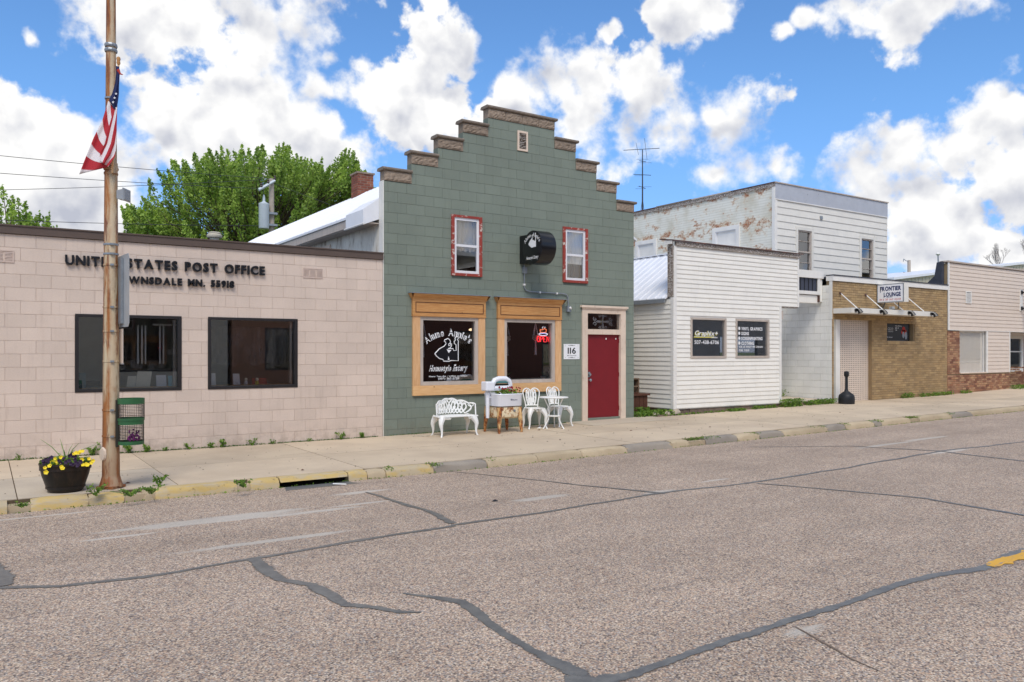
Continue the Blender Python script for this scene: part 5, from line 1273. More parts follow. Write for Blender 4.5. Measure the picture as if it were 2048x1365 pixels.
# ------------------------------------------------------------------ beige building
BX0 = LXR; BXR = P(2019, 700)[0]
bb = thing('beige_building', 'beige sided building with red brick base at the right edge', 'building', (BX0, 0, 0))
zs_ = P(1935, 662)[1]; BT = 4.74
bw_ = (P(1920, 700)[0], P(1972, 700)[0], P(1945, 747)[1], zs_); BZ = bw_[2]
dwin = (BXR, 39, gs(34), zs_-.02)
wall_mb(FRONT, BX0, 39.5, -.1, BT-.04, [bw_, dwin], -.25, -.021).build('wall', 'mortar_tan', bb)
siding(bb, FRONT, BX0+.08, 39.5, zs_+.02, BT-.02, .1365, 'siding_pale', [], joints=[[30.2, 33.4], [29.1, 32.2], [31.3], [28.7, 34]])
siding(bb, FRONT, bw_[1]+.08, BXR-.05, BZ, zs_, .1365, 'siding_pale', [])
bx('trim', 'whitetrim', bb, BX0, BX0+.08, zs_-.0, BT, .0, .03); bx('trim_band', 'whitetrim', bb, BX0+.08, 39.5, zs_+.0, zs_+.019, .0, .03); bx('coping', 'greyframe', bb, BX0-.05, 39.6, BT, BT+.05, -.25, .06)
bx('jamb', 'whitetrim', bb, bw_[1], bw_[1]+.08, BZ, zs_, -.1, .03); bx('jamb', 'whitetrim', bb, BXR-.05, BXR, BZ, zs_, -.1, .03)
m = MB(); m.prism([(BX0-.03, y_, z_) for y_, z_ in ((.1, fzt-.1), (.1, BT+.02), (.28, BT+.0), (.36, fzt+.35), (.6, fzt+.14), (2.6, fzt+.05), (2.6, fzt-.1))], (-.14, 0, 0)); m.build('membrane_upstand', 'roofmembrane', bb)
masonry(bb, FRONT, [gs(29)-.12+.0746*i for i in range(int((BZ-gs(29)+.12)/.0746))], .215, .0746, .010, .02, .003, 'redbrick', 'brick', [dwin], lambda z: (BX0, BXR if True else 0), 200)
masonry(bb, FRONT, [BZ-.02+.0746*i for i in range(int((zs_-BZ)/.0746))], .215, .0746, .010, .02, .003, 'redbrick', 'pier_brick', [], lambda z: (BX0+.0, bw_[0]), 100)
f = frame4('shop_window', 'whitetrim', bb, FRONT, bw_, .04, -.14, -.05); pane(f, FRONT, (bw_[0]+.04, bw_[1]-.04, bw_[2]+.04, bw_[3]-.04), -.08, 'glassclear')
m = MB(); nn = 16
for i in range(nn):
    a = bw_[0]+.04+(bw_[1]-bw_[0]-.08)*i/nn; m.prism([FRONT.p(a, bw_[2]+.04, -.125), FRONT.p(a+.09, bw_[2]+.04, -.10-.008*(i % 3)), FRONT.p(a+.09, bw_[3]-.04, -.10-.008*(i % 3)), FRONT.p(a, bw_[3]-.04, -.125)], (0, .003, 0))
m.build('vertical_blind', 'curtain', f)
bx('window_ledge', 'palewood', f, bw_[0], bw_[1], bw_[2]-.005, bw_[2]+.03, -.13, .03)
gvv = rectP(1930, 583, 1941, 607); f = frame4('gable_vent', 'whitetrim', bb, FRONT, gvv, .03, .015, .04)
for i in range(8):
    z = gvv[2]+.04+(gvv[3]-gvv[2]-.08)*i/8; bx('louvre', 'whitetrim', f, gvv[0]+.03, gvv[1]-.03, z, z+.028, .02, .034)
bx('vent_back', 'bluegrey', f, gvv[0]+.02, gvv[1]-.02, gvv[2]+.02, gvv[3]-.02, .016, .019)
# recessed bay
bx('bay_wall', 'siding_pale', bb, BXR-.3, 39.5, -.1, BT-.1, -1.6, -1.5)
ua = Vector((39-BXR, -1.3, 0)); bl = ua.length; ua.normalize(); BF = Fr((BXR, 1.35, 0), ua, Vector((ua.y, -ua.x, 0)))
bx('bay_base', 'mortar_tan', bb, -.1, bl, -.1, BZ-.03, -.2, -.021, fr=BF)
masonry(bb, BF, [gs(33)-.14+.0746*i for i in range(12)], .215, .0746, .010, .02, .003, 'redbrick', 'bay_brick', [], lambda z: (0, 4), 120)
bf = frame4('bay_window', 'whitetrim', bb, BF, (0, 3, BZ-.03, zs_-.1), .1, -.1, .0, .14, .12); bx('mullion', 'whitetrim', bf, 1.05, 1.15, BZ, zs_-.15, -.1, .0, fr=BF); bx('rail', 'whitetrim', bf, .1, 2.9, 1.65, 1.7, -.1, .0, fr=BF)
pane(bf, BF, (.1, 2.9, BZ, zs_-.15), -.06, 'glass'); bx('back', 'room', bf, .1, 2.9, BZ, zs_-.15, -.6, -.58, fr=BF)
bsx, bsz = P(2041, 600)
bs = thing('blade_sign', 'edge of a hanging sign on black brackets at the right border', 'sign', (bsx, 0, 3)); bx('back_plate', 'whitetrim', bs, bsx-.1, bsx+.1, P(2041, 623)[1], P(2041, 580)[1], .0, .04)
for pp in (586, 618): z = P(2041, pp)[1]; m = MB(); m.tube([(bsx, -.03, z), (bsx, -1.1, z)], .025); m.build('arm', 'black', bs); bx('arm_base', 'black', bs, bsx-.06, bsx+.06, z-.06, z+.08, .04, .08)
z = P(2041, 600)[1]; bx('sign_panel', 'blacksatin', bs, bsx+.02, bsx+.08, P(2041, 618)[1]+.05, P(2041, 586)[1]-.05, .35, 1.1)
# ------------------------------------------------------------------ shed behind
sh = thing('metal_shed', 'tan ribbed metal shed roof rising behind the lounge and beige building', 'building', (45, 12, 0))
m = MB(); pf = [(44.5, 12, -.2), (62, 12, -.2), (62, 12, 7.95), (53.3, 12, 7.1), (44.5, 12, 5.9)]; m.prism(pf, (0, 18, 0)); m.build('wall', 'tanmetal', sh)
m = MB(); m.prism([(44.2, 11.8, 5.88), (62, 11.8, 8.0), (62, 11.8, 8.14), (44.2, 11.8, 6.02)], (0, 18.4, 0)); m.build('roof', 'metalroof', sh)
m = MB()
for i in range(44): x = 44.8+i*.4; m.box(x, x+.06, 11.97, 12, 0, 5.8+(x-44.2)*.115)
m.build('rib', 'tanmetal', sh); x, z = P(1851, 551, 14); bx('roof_hatch', 'brownmetal', sh, x-.4, x+.4, z-.35, z+.1, -14.5, -14)

# ------------------------------------------------------------------ across the street (seen in the glass)
def far_building(name, label, x0, x1, h, mat, wins):
    t = thing(name, label, 'building', (x0, -23, 0)); BFR = Fr((0, -23, 0), (1, 0, 0), (0, 1, 0))
    wall_mb(BFR, x0, x1, -.2, h, wins, -.3, 0).build('wall', mat, t); bx('rear', mat, t, x0, x1, -.2, h, -9, -8.8, fr=BFR); bx('roof', 'roofmembrane', t, x0, x1, h-.3, h-.2, -9, -.3, fr=BFR)
    for w in wins: f = frame4('window', 'darkframe', t, BFR, w, .08, -.15, .0); pane(f, BFR, w, -.1, 'glassdark'); bx('window_back', 'roomdark', f, w[0], w[1], w[2], w[3], -1.0, -.98, fr=BFR)
    bx('coping', 'coping', t, x0-.05, x1+.05, h, h+.1, -.35, .06, fr=BFR)
far_building('pale_store', 'pale store across the street, seen only in reflections', -13, 1.3, 4.8, 'tanmetal', [(-11, -8, .8, 2.8), (-6, -3, .8, 2.8)])
far_building('cream_store', 'cream rendered store across the street, seen only in reflections', 1.5, 9.3, 5.6, 'tanmetal', [(4.6, 7.6, .8, 3.2)])
far_building('brick_store', 'red brick store across the street, seen only in reflections', 9.5, 14, 6.6, 'redbrick', [(11, 12.6, .8, 2.8), (11.2, 12.4, 4, 5.4)])
far_building('brown_store', 'dark brown store across the street, seen only in reflections', 14.2, 33, 6.8, 'brownwood', [(16, 19, .8, 2.8), (21, 24, .8, 2.8), (27, 28, 0, 2.2)])
far_building('long_store', 'long grey store across the street, seen only in reflections', 33.2, 80, 6.0, 'concrete_grey', [(36, 39, .8, 2.8), (42, 46, .8, 2.8), (50, 55, .8, 2.8), (60, 66, .8, 2.8)])
# ------------------------------------------------------------------ poles, wires, antenna
def upole(name, px, pt, Zd, label, arm=True):
    d = ray(px, pt); t = Zd; p = Vector((d.x*t, d.y*t-CAMD, 0)); top = CAMH+d.z*t
    r = thing(name, label, 'utility pole', (p.x, p.y, -.2)); m = MB(); m.tube([(p.x, p.y, -.2), (p.x, p.y, top)], [.17, .12], 10); m.build('post', 'bleached', r, True); return r, p, top
r, p, top = upole('utility_pole', 543, 358, 38, 'wooden utility pole with transformer in front of the maple')
m = MB(); v = Vector((CS, -SN, 0)); a = Vector((-.70, -.1, -.28)); A = Vector((p.x, p.y, top-.35))
m.tube([A+Vector((.12, -.12, .25)), A+Vector((-.75, -.5, -.35))], .07, 4); m.build('crossarm', 'palegrey', r)
for q in (0, .3, .6): m = MB(); e = A+Vector((.12-.87*q*1.4, -.12-.38*q*1.4, .25-.6*q*1.4)); m.lathe([(.05, 0), (.07, .05), (.04, .1), (.06, .15), (.03, .2)], 8, e+Vector((0, 0, .05))); m.build('insulator', 'insul', r)
tc = Vector((p.x-.42, p.y-.2, top-2.45)); m = MB(); m.lathe([(.22, -.0), (.24, .03), (.24, 1.1), (.25, 1.12), (.25, 1.18), (.12, 1.24), (.06, 1.3), (.06, 1.45), (.03, 1.6)], 16, tc); m.build('transformer', 'palegrey', r, True)
bx('transformer_bracket', 'galv', r, p.x-.2, p.x+.2, top-1.75, top-1.65, -p.y, -p.y+.3); bx('transformer_bracket', 'galv', r, p.x-.2, p.x+.2, top-2.3, top-2.2, -p.y, -p.y+.3)
m = MB(); m.tube([tc+Vector((0, 0, 1.6)), tc+Vector((-.05, 0, 2.2)), A+Vector((-.6, -.4, -.3))], .015, 4); m.build('jumper', 'wire', r)
def wire(pts, label, rad=.012, group='overhead wires at the left'):
    m = MB(); P3 = []
    for (a, b) in zip(pts, pts[1:]):
        A_, B_ = Vector(a), Vector(b); n = 14
        for i in range(n):
            t = i/n; q = A_.lerp(B_, t); q.z -= 4*t*(1-t)*(B_-A_).length*.006; P3.append(q)
    P3.append(Vector(pts[-1])); m.tube(P3, rad, 4); return tag(m.build('overhead_wire', 'wire', None), label, 'wire', group)
def at(px, py, Z): d = ray(px, py); return (d.x*Z, d.y*Z-CAMD, CAMH+d.z*Z)
wire([at(-150, 296, 30), at(545, 358, 38)], 'highest overhead wire at the left, ending at the transformer pole')
wire([at(-150, 335, 30), at(530, 378, 38)], 'second highest overhead wire left of the maple')
wire([at(-150, 383, 34), at(522, 360, 38)], 'third overhead wire, rising gently to the right')
wire([at(-150, 434, 30), at(545, 452, 38)], 'lowest overhead wire just above the post office roof')
wire([at(545, 366, 38), (16, 20, 7.6)], 'service wire running from the transformer pole behind the restaurant', .01, None)
r, p, top = upole('utility_pole', 1818, 521, 62, 'distant utility pole with brackets above the lounge roof')
for zz in (.1, 1.1): m = MB(); m.tube([(p.x, p.y, top-zz), (p.x-.4, p.y, top-zz+.03), (p.x-.75, p.y, top-zz+.15), (p.x-.8, p.y, top-zz-.05)], .03, 5); m.build('insulator_arm', 'galv', r)
t = thing('street_lamp', 'thin pale lamp pole far behind the lounge roof', 'street lamp', at(1877, 560, 70)[:2]+(0,)); a = at(1876, 512, 70); b = at(1878, 560, 70); m = MB(); m.tube([(b[0], b[1], 0), b, a], [.12, .09, .06], 6); m.build('post', 'galv', t); m = MB(); m.lathe([(.08, 0), (.2, .15), (.05, .3)], 8, a); m.build('lamp', 'whitetrim', t)
# antenna
ant = thing('tv_antenna', 'tall skeletal television antenna on the two storey roof', 'antenna', (22.0, 9.2, 7))
d = ray(1285, 296); Z = 22.0/d.x; B = Vector((22.0, d.y*Z-CAMD, 0)); zt = CAMH+d.z*Z; zz = lambda py: CAMH+(HZ-py)/FPX*Z; px2m = Z/FPX
m = MB(); m.tube([(B.x, B.y, 7.0), (B.x, B.y, zz(300))], [.035, .018], 6)
for s in (-1, 1): m.tube([(B.x+s*.14, B.y, 7.0), (B.x, B.y, zz(395))], .012, 4)
m.build('mast', 'wire', ant)
RV = Vector((CS, -SN, 0))
def el(py, l, r_, rise=0, dep=.0): 
    m = MB(); b = Vector((B.x, B.y, zz(py))); m.tube([b-RV*l*px2m-Vector((0, 0, rise*px2m))-Vector((SN, CS, 0))*dep, b+RV*r_*px2m+Vector((0, 0, rise*px2m))+Vector((SN, CS, 0))*dep], .012, 4); m.build('element', 'wire', ant)
el(299, 38, 34, 2); el(350, 18, 17, -1); el(375, 11, 10, 3, .5); el(323, 10, 11, 5, .5)
for py, w in ((326, 14), (319, 12), (374, 14), (352, 8), (378, 10)):
    m = MB(); b = Vector((B.x, B.y, zz(py))); q = Vector((SN, CS, 0)); o = RV*((w-12)*px2m*2); m.tube([b-RV*w*px2m+o, b+RV*w*px2m+o], .006, 3); m.build('element', 'wire', ant)
for px, a, b in ((1273, 286, 310), (1290, 277, 318)):
    m = MB(); o = RV*((px-1285)*px2m); m.tube([Vector((B.x, B.y, zz(a)))+o-RV*.02, Vector((B.x, B.y, zz(b)))+o+RV*.08], .008, 3); m.build('element', 'wire', ant)

# ------------------------------------------------------------------ trees
import numpy as np
def leaves(name, pts, size, mat, parent, tones, seed=1, flat=.0, kind=None):
    rs = np.random.RandomState(seed); n = len(pts); pts = np.asarray(pts)
    a = rs.normal(size=(n, 3)); a /= np.linalg.norm(a, axis=1)[:, None]; b = rs.normal(size=(n, 3)); b = np.cross(a, b); b /= np.linalg.norm(b, axis=1)[:, None]
    s = (size*rs.uniform(.6, 1.3, n))[:, None]
    v = np.stack([pts-a*s, pts-b*s*.6+a*s*.1, pts+a*s, pts+b*s*.6+a*s*.1], 1).reshape(-1, 3)
    me = bpy.data.meshes.new(name); me.vertices.add(4*n); me.vertices.foreach_set('co', v.astype('f').ravel()); me.loops.add(4*n); me.loops.foreach_set('vertex_index', np.arange(4*n, dtype='i'))
    me.polygons.add(n); me.polygons.foreach_set('loop_start', np.arange(0, 4*n, 4, dtype='i')); me.polygons.foreach_set('loop_total', np.full(n, 4, dtype='i')); me.update(); me.validate()
    ca = me.color_attributes.new('tone', 'BYTE_COLOR', 'CORNER'); tt = np.repeat(np.clip(tones, 0, 1), 4); col = np.stack([tt, tt, tt, np.ones_like(tt)], 1); ca.data.foreach_set('color', col.astype('f').ravel())
    me.materials.append(M[mat]); o = bpy.data.objects.new(name, me); link(o, parent)
    if kind: o['kind'] = kind
    return o
def tree(name, label, base, prof, Zd, nshoot, seed, lsize=.14, per=130, view=True):
    """prof: silhouette of the crown, (offset along the view's right, height); shoots fill it"""
    rs = random.Random(seed); t = thing(name, label, 'tree', (base[0], base[1], -.2)); bv = Vector((base[0], base[1], 0))
    F_ = Vector((SN, CS, 0)); xs = [p[0] for p in prof]; w = max(xs)-min(xs); mid = (max(xs)+min(xs))/2
    H = max(p[1] for p in prof)
    m = MB(); m.tube([bv-Vector((0, 0, .2)), bv+Vector((0, 0, H*.3)), bv+Vector((.1, 0, H*.6))], [.38, .28, .16], 10); m.build('trunk', 'bark', t, True)
    br = MB(); pts = []; ton = []
    for i in range(nshoot):
        a = rs.uniform(min(xs), max(xs)); top = interp(a, prof); e = (a-mid)/(w/2); dep = rs.uniform(-1, 1)*math.sqrt(max(0, 1-e*e))*w*.42
        hk = math.sqrt(max(0, 1-(dep/(w*.5))**2)); zt = top*(.55+.45*hk) if False else top-(1-hk)*top*.35
        z = rs.uniform(H*.22, zt) if i % 3 else zt*rs.uniform(.9, 1.0)
        base_p = bv+RV*a+F_*dep; tip = Vector((base_p.x, base_p.y, z))
        L_ = rs.uniform(1.0, 2.3)*H/14; dirv = (Vector((RV*(a-mid)*.10+F_*dep*.08))+Vector((rs.uniform(-.2, .2), rs.uniform(-.2, .2), 1))).normalized()
        st = tip-dirv*L_; n = int(per*rs.uniform(.7, 1.3)); tn = rs.uniform(.2, .75)
        br.tube([bv+Vector((0, 0, max(1.5, st.z*.6))), st.lerp(bv+Vector((0, 0, st.z*.8)), .3)+Vector((0, 0, -.2)), st, tip], [.06, .035, .02, .008], 4, False) if i % 2 == 0 else br.tube([st, tip], [.02, .008], 3, False)
        for k in range(n):
            s = rs.random()**.8; rad = (1-s*.93)*.52*H/14; an = rs.uniform(0, 6.28); rr = rad*math.sqrt(rs.random())
            q = st.lerp(tip, s)+Vector((math.cos(an)*rr, math.sin(an)*rr, rs.uniform(-.12, .12)))
            pts.append(q); ton.append(tn+rs.uniform(-.25, .25)+.25*s)
    br.build('branches', 'bark', t, True); leaves('crown', [tuple(q) for q in pts], lsize, 'maple', t, np.array(ton), seed); return t
def prof_px(lst, Zd, c0): return [((px-c0)*Zd/FPX, CAMH+(HZ-py)*Zd/FPX) for px, py in lst]
Zt = 46.0; c0 = 520; b = at(c0, 600, Zt)
tree('maple_tree', 'big bushy green maple behind the post office roof', b, prof_px([(262, 455), (285, 400), (300, 408), (345, 400), (358, 375), (378, 315), (400, 330), (430, 312), (440, 300), (470, 305), (495, 292), (520, 308), (545, 296), (575, 292), (585, 285), (610, 300), (620, 318), (650, 325), (690, 322), (715, 308), (740, 350), (755, 390)], Zt, c0), Zt, 1250, 3, .082, 150)
c1 = 20; b = at(c1, 600, 40)
tree('garden_tree', 'open crowned green tree rising above the post office roof at far left', b, prof_px([(-90, 380), (-40, 350), (0, 362), (12, 372), (30, 402), (60, 392), (80, 412), (105, 432), (112, 448)], 40, c1), 40, 130, 5, .10, 60)
def bare_tree(name, label, px, py, Zd, seed, s=1.0):
    rs = random.Random(seed); b = at(px, py, Zd); t = thing(name, label, 'tree', (b[0], b[1], 0)); m = MB()
    def rec(p, d, L_, r_, k):
        q = p+d*L_; m.tube([p, p.lerp(q, .5)+Vector((rs.uniform(-.04, .04), 0, rs.uniform(-.04, .04)))*L_, q], [r_, r_*.85, r_*.7], 4 if k < 3 else 3, False)
        if k == 0: return
        for _ in range(2 if k > 3 else 3): 
            n = (d+Vector((rs.uniform(-.45, .45), rs.uniform(-.45, .45), rs.uniform(-.0, .4)))).normalized(); rec(q.lerp(p, rs.uniform(0, .3)), n, L_*rs.uniform(.62, .8), r_*.62, k-1)
    tr = MB(); top = Vector((b[0], b[1], b[2]-3.4*s)); tr.tube([(b[0], b[1], -.2), top], [.25, .2], 8); tr.build('trunk', 'bark', t)
    for i in range(4): rec(top, Vector((rs.uniform(-.5, .5), rs.uniform(-.5, .5), 1)).normalized(), 1.4*s, .06, 5)
    m.build('branches', 'twig', t)
bare_tree('bare_tree', 'leafless tree above the beige building roof', 2003, 497, 75, 2, .85)
bare_tree('bare_tree', 'leafless tree cut off by the right edge of the photo', 2052, 486, 75, 9, 1.0)

# ------------------------------------------------------------------ gap between restaurant and shop
wf = thing('plank_fence', 'weathered grey upright planks in the gap beside the shop', 'fence', (13.6, 1.2, 0))
for i in range(4):
    a = 13.15+i*.21; top = [2.02, 2.0, 2.03, 2.02][i]; m = MB(); m.prism([(a, 1.3, .1), (a+.19, 1.3, .1), (a+.19+.02, 1.3, top), (a+.01, 1.3, top)], (0, .03, 0)); m.build('plank', 'woodgrey', wf)
bxp = thing('slatted_planter', 'dark brown slatted planter box beside the restaurant corner', 'planter', (13.5, .5, 0))
for i in range(12): a = 13.14+i*.067; bx('slat', 'brownwood', bxp, a, a+.052, .12, .56, -.45-.006*(i % 2), -.42-.006*(i % 2))
bx('rim', 'brownwood', bxp, 13.12, 13.98, .565, .61, -.9, -.38); m = MB(); m.box(13.14, 13.95, .46, .9, .1, .56); m.build('box', 'brownwood', bxp)
for i in range(5): a = .47+i*.085; bx('side_slat', 'brownwood', bxp, 13.951, 13.965, .12, .56, -a-.07, -a)
cr = thing('wire_crate', 'old brown crate with twisted twigs on the slatted planter', 'crate', (13.4, .65, .61))
m = MB(); 
bx('crate_top', 'woodgrey', cr, 13.14, 13.72, .97, 1.0, -.9, -.5); bx('crate_side', 'woodgrey', cr, 13.69, 13.72, .62, .969, -.9, -.5); bx('crate_bottom', 'brownwood', cr, 13.14, 13.689, .612, .64, -.9, -.5); bx('crate_back', 'void', cr, 13.14, 13.689, .641, .969, -.9, -.88); bx('crate_slat', 'woodgrey', cr, 13.3, 13.689, .78, .81, -.53, -.5)
for i in range(7): m.tube([(13.28, .52, .78), (13.28+math.cos(i)*.12, .50, .78+math.sin(i)*.13), (13.28+math.cos(i+.4)*.2, .52, .78+math.sin(i+.4)*.16)], .008, 4)
m.build('twigs', 'woodgrey', cr)
sheet('soil_strip', [13.09, 14.4, 16.0, 18.6, 20.97], [.0, .05, 3, 14], lambda x, y: gs(x)+(.03 if y > .01 else .0), 'soil')
sheet('alley_slab', [18.7, 20.95], [.1, 1.6, 6], lambda x, y: gs(x)+.10+.02*y, 'walkgrey')
for i, (px, py, s, lab) in enumerate([(1308, 831, .08, 'pale round stone left of the shop foundation'), (1316, 829, .06, 'small stone leaning on the round stone by the shop'), (1333, 826, .10, 'angular stone under the shop corner'), (1351, 824, .13, 'largest grey stone at the shop corner')]):
    q = Vector(P(px, py, -.04)[:1]+(-.04,)+(gs(14)+.02,)); m = MB(); r2 = random.Random(i)
    m.lathe([(s*.5, -.03), (s, .02), (s*.95, s*.5), (s*.5, s*.95), (.01, s)], 9, q, 1.1, .8); m.v = [(x+r2.uniform(-1, 1)*s*.12, y+r2.uniform(-1, 1)*s*.12, z+r2.uniform(-1, 1)*s*.1) for x, y, z in m.v]
    tag(m.build('stone', 'stone', None), lab, 'stone')
m = MB(); m.fbox(FRONT, 13.75, 15.9, gs(14)-.02, gs(14)+.035, .02, .12); tag(m.build('stone_edging', 'foundation', None), 'low mossy edging strip along the front of the shop', 'edging')
m = MB(); m.prism([(18.7, -.02, gs(18)+.0), (20.9, -.02, gs(20)+.0), (20.9, -.02, gs(20)+.10), (18.7, -.02, gs(18)+.11)], (0, .25, 0)); tag(m.build('concrete_step', 'foundation', None), 'broken concrete step across the alley beside the shop', 'step')

# ------------------------------------------------------------------ plants
def clump(name, label, x, y, z, h, w, n, seed, mat='weed', group=None, cat='weed', flower=None):
    rs = random.Random(seed); t = thing(name, label, cat, (x, y, z), group); m = MB(); ton = []
    st = MB(); ns = max(3, n//9); pts = []; tn = []
    for i in range(ns):
        an = rs.uniform(0, 6.28); l = rs.uniform(.3, 1)*w; hh = h*rs.uniform(.45, 1); p0 = Vector((x, y, z)); p2 = Vector((x+math.cos(an)*l, y+math.sin(an)*l*.6, z+hh)); p1 = p0.lerp(p2, .5)+Vector((0, 0, hh*.15))
        if p2.y > -.005 and y < 0: p2.y = -.01
        if p1.y > -.005 and y < 0: p1.y = -.01
        st.tube([p0, p1, p2], .0035, 3, False)
        for k in range(9):
            s = rs.uniform(.1, 1); q = (p0.lerp(p1, s*2) if s < .5 else p1.lerp(p2, s*2-1)); pts.append((q.x+rs.uniform(-.025, .025), min(q.y+rs.uniform(-.025, .025), -.005 if y < 0 else 99), q.z+rs.uniform(-.01, .02))); tn.append(rs.random())
    st.build('stems', 'leafdark', t); leaves('foliage', pts, .026*(h/.2)**.5, mat, t, np.array(tn), seed); return t
wl = [(38, 'weed at the foot of the post office wall left of the planter', .10, .05), (183, 'tall leafy weed behind the rusty pole', .20, .14), (205, 'wispy weed against the wall just right of the planter', .14, .1), (256, 'bushy weed under the green litter basket', .20, .09), (292, 'rosette weed left of the sidewalk joint', .15, .1), (330, 'small round weed under the left window', .08, .06), (377, 'wide clover weed under the right half of the left window', .12, .16), (422, 'dandelion weed left of the right window', .12, .13), (444, 'upright weed below the left edge of the right window', .15, .07), (502, 'leafy weed below the middle of the right window', .12, .12), (543, 'narrow weed below the right edge of the right window', .10, .1), (614, 'flat weed right of the right window', .07, .09), (680, 'tall weed a metre left of the green wall', .16, .13), (722, 'thin tall weed nearest the green wall', .14, .06)]
for i, (px, lab, h_, w_) in enumerate(wl): clump('weed', lab, P(px, 900)[0], -.06, 0, h_, w_, 60 if h_ > .11 else 36, 40+i, group='weeds along the post office wall')
for i, (px, py, h_, w_, lab) in enumerate([(262, 992, .10, .22, 'straggly weed in the broken kerb gap right of the pole'), (305, 985, .10, .16, 'weed growing over the kerb end near the pole'), (190, 990, .12, .16, 'grassy weed between the planter and the pole base'), (487, 974, .12, .16, 'weed clump in the kerb break before the storm drain'), (42, 1013, .05, .16, 'low weed in the kerb gap at the left edge'), (150, 965, .22, .06, 'thin flowering weed in front of the planter'), (318, 972, .16, .10, 'wispy weed on the slab right of the pole')]):
    q = G(px, py); clump('weed', lab, q.x, q.y, q.z-.01, h_, w_, 80, 70+i, group='weeds along the kerb')
rs = random.Random(4); gp = []; gt = []
def scatter(x0, x1, y0, y1, n, h, zf=gs):
    for _ in range(n):
        x, y = rs.uniform(x0, x1), rs.uniform(y0, y1); z = zf(x); gp.append((x, y, z+rs.random()*h)); gt.append(rs.random())
scatter(13.1, 14.35, -.12, .4, 1300, .14); scatter(13.4, 13.8, .1, .35, 300, .22); scatter(13.9, 16.2, -.16, -.04, 260, .04); scatter(16.3, 16.9, -.22, -.05, 260, .06); scatter(17.3, 18.3, -.12, -.03, 200, .09)
scatter(18.5, 19.4, -.22, .0, 700, .22); scatter(19.6, 21.0, -.2, -.0, 520, .15); scatter(18.8, 20.9, 1.4, 1.9, 900, .35); scatter(24.5, 25.2, -.15, -.03, 200, .16); scatter(25.6, 27.6, -.15, -.03, 420, .12); scatter(28.2, 28.8, -.2, -.03, 120, .1); scatter(31.6, 33.0, -.5, -.1, 400, .14)
leaves('grass_tufts', gp, .03, 'weed', None, np.array(gt), 8, kind='stuff')
gp, gt = [], []
for a, b, n in ((1412, 1440, 120), (1378, 1412, 160), (1500, 1520, 60), (1625, 1655, 80), (1690, 1700, 60), (1745, 1768, 120), (1820, 1842, 140), (1900, 1910, 60), (775, 790, 60), (860, 885, 90), (980, 1000, 40)):
    scatter(kx(a, 900), kx(b, 900), KY-.02, KY+.2, n, .04, lambda x: gs(x)-.03)
scatter(0, 24, KY-.05, KY-.0, 900, .02, lambda x: gs(x)-.13)
leaves('kerb_moss', gp, .014, 'weed', None, np.array(gt), 9, kind='stuff')
gp, gt = [], []; scatter(PX0+9, 6.4, -.02, -.004, 1500, .02); scatter(6.6, 11, -.03, -.004, 700, .02); leaves('moss_line', gp, .012, 'weed', None, np.array(gt)*.3, 10, kind='stuff')
# specks of grit on pavement
m = MB(); rs = random.Random(21)
for _ in range(420):
    x = rs.uniform(-.5, 26); y = rs.uniform(KY+.25, -.1); s = rs.uniform(.004, .014)*(1.6 if x > 8 else 1); z = gs(x)+.004
    m.v += [(x-s, y, z), (x, y-s*.7, z), (x+s, y+s*.3, z), (x, y+s, z+s*.4)]; k = len(m.v)-4; m.f.append((k, k+1, k+2, k+3))
m.build('pavement_grit', 'bark', None, kind='stuff')

# ------------------------------------------------------------------ furniture
def leg(m_, top, foot, out, rt=.05, rb=.013):
    """cabriole leg: knee bulges outwards then sweeps in and out to the foot"""
    t, f = Vector(top), Vector(foot); o = Vector(out); H = t.z-f.z; pts = []; rr = []
    for i in range(9):
        s = i/8; q = t.lerp(f, s)+o*(.05*math.sin(s*math.pi*1.0)*(1-s)*1.6-.028*math.sin(max(0, s-.35)/.65*math.pi)); pts.append(q); rr.append(rt*(1-s)**1.6+rb+(.008 if i == 8 else 0))
    m_.tube(pts, rr, 8)
def arcpts(cx_, cz_, rx_, rz_, a0, a1, n=10): return [(cx_+rx_*math.cos(R(a0+(a1-a0)*i/n)), cz_+rz_*math.sin(R(a0+(a1-a0)*i/n))) for i in range(n+1)]
def lacework(m_, w, z0, z1, top, seed, warp, k=1.0, r_=.0075):
    """leafy cast scrolls filling the back between z0 and the scalloped top line"""
    rs = random.Random(seed); H = z1-z0
    def put(pts, rad=r_, n=5): m_.tube([warp(a, z) for a, z in pts], rad, n)
    nst = int(4*k+.5)
    for side in (-1, 1):
        for i in range(nst):
            a0 = side*w*(.06+.80*i/nst); tp = top(a0+side*w*.15)*.93
            for lean in (-1, 1):
                pts = []
                for j in range(9):
                    s = j/8; a = a0+side*w*.16*math.sin(s*math.pi*.9)*lean+side*.10*w*s; zt = z0+.02+(top(max(-w, min(w, a)))*.94-z0)*s; pts.append((max(-w*.97, min(w*.97, a)), zt))
                put(pts, [r_*(.6+1.3*math.sin(math.pi*min(1, .1+j/8*.9))) for j in range(9)])
        for i in range(int(4*k+.5)):
            a = side*w*(.16+.72*i/(5*k)); zc = z0+H*(.25+.22*(i % 2)); put(arcpts(a, zc, w*.07/k*1.3, H*.11, 0, 300, 9), r_*.9)
            tt = top(a); put(arcpts(a, tt-H*.17, w*.08/k*1.2, H*.12, -60, 240, 9), r_*.9)
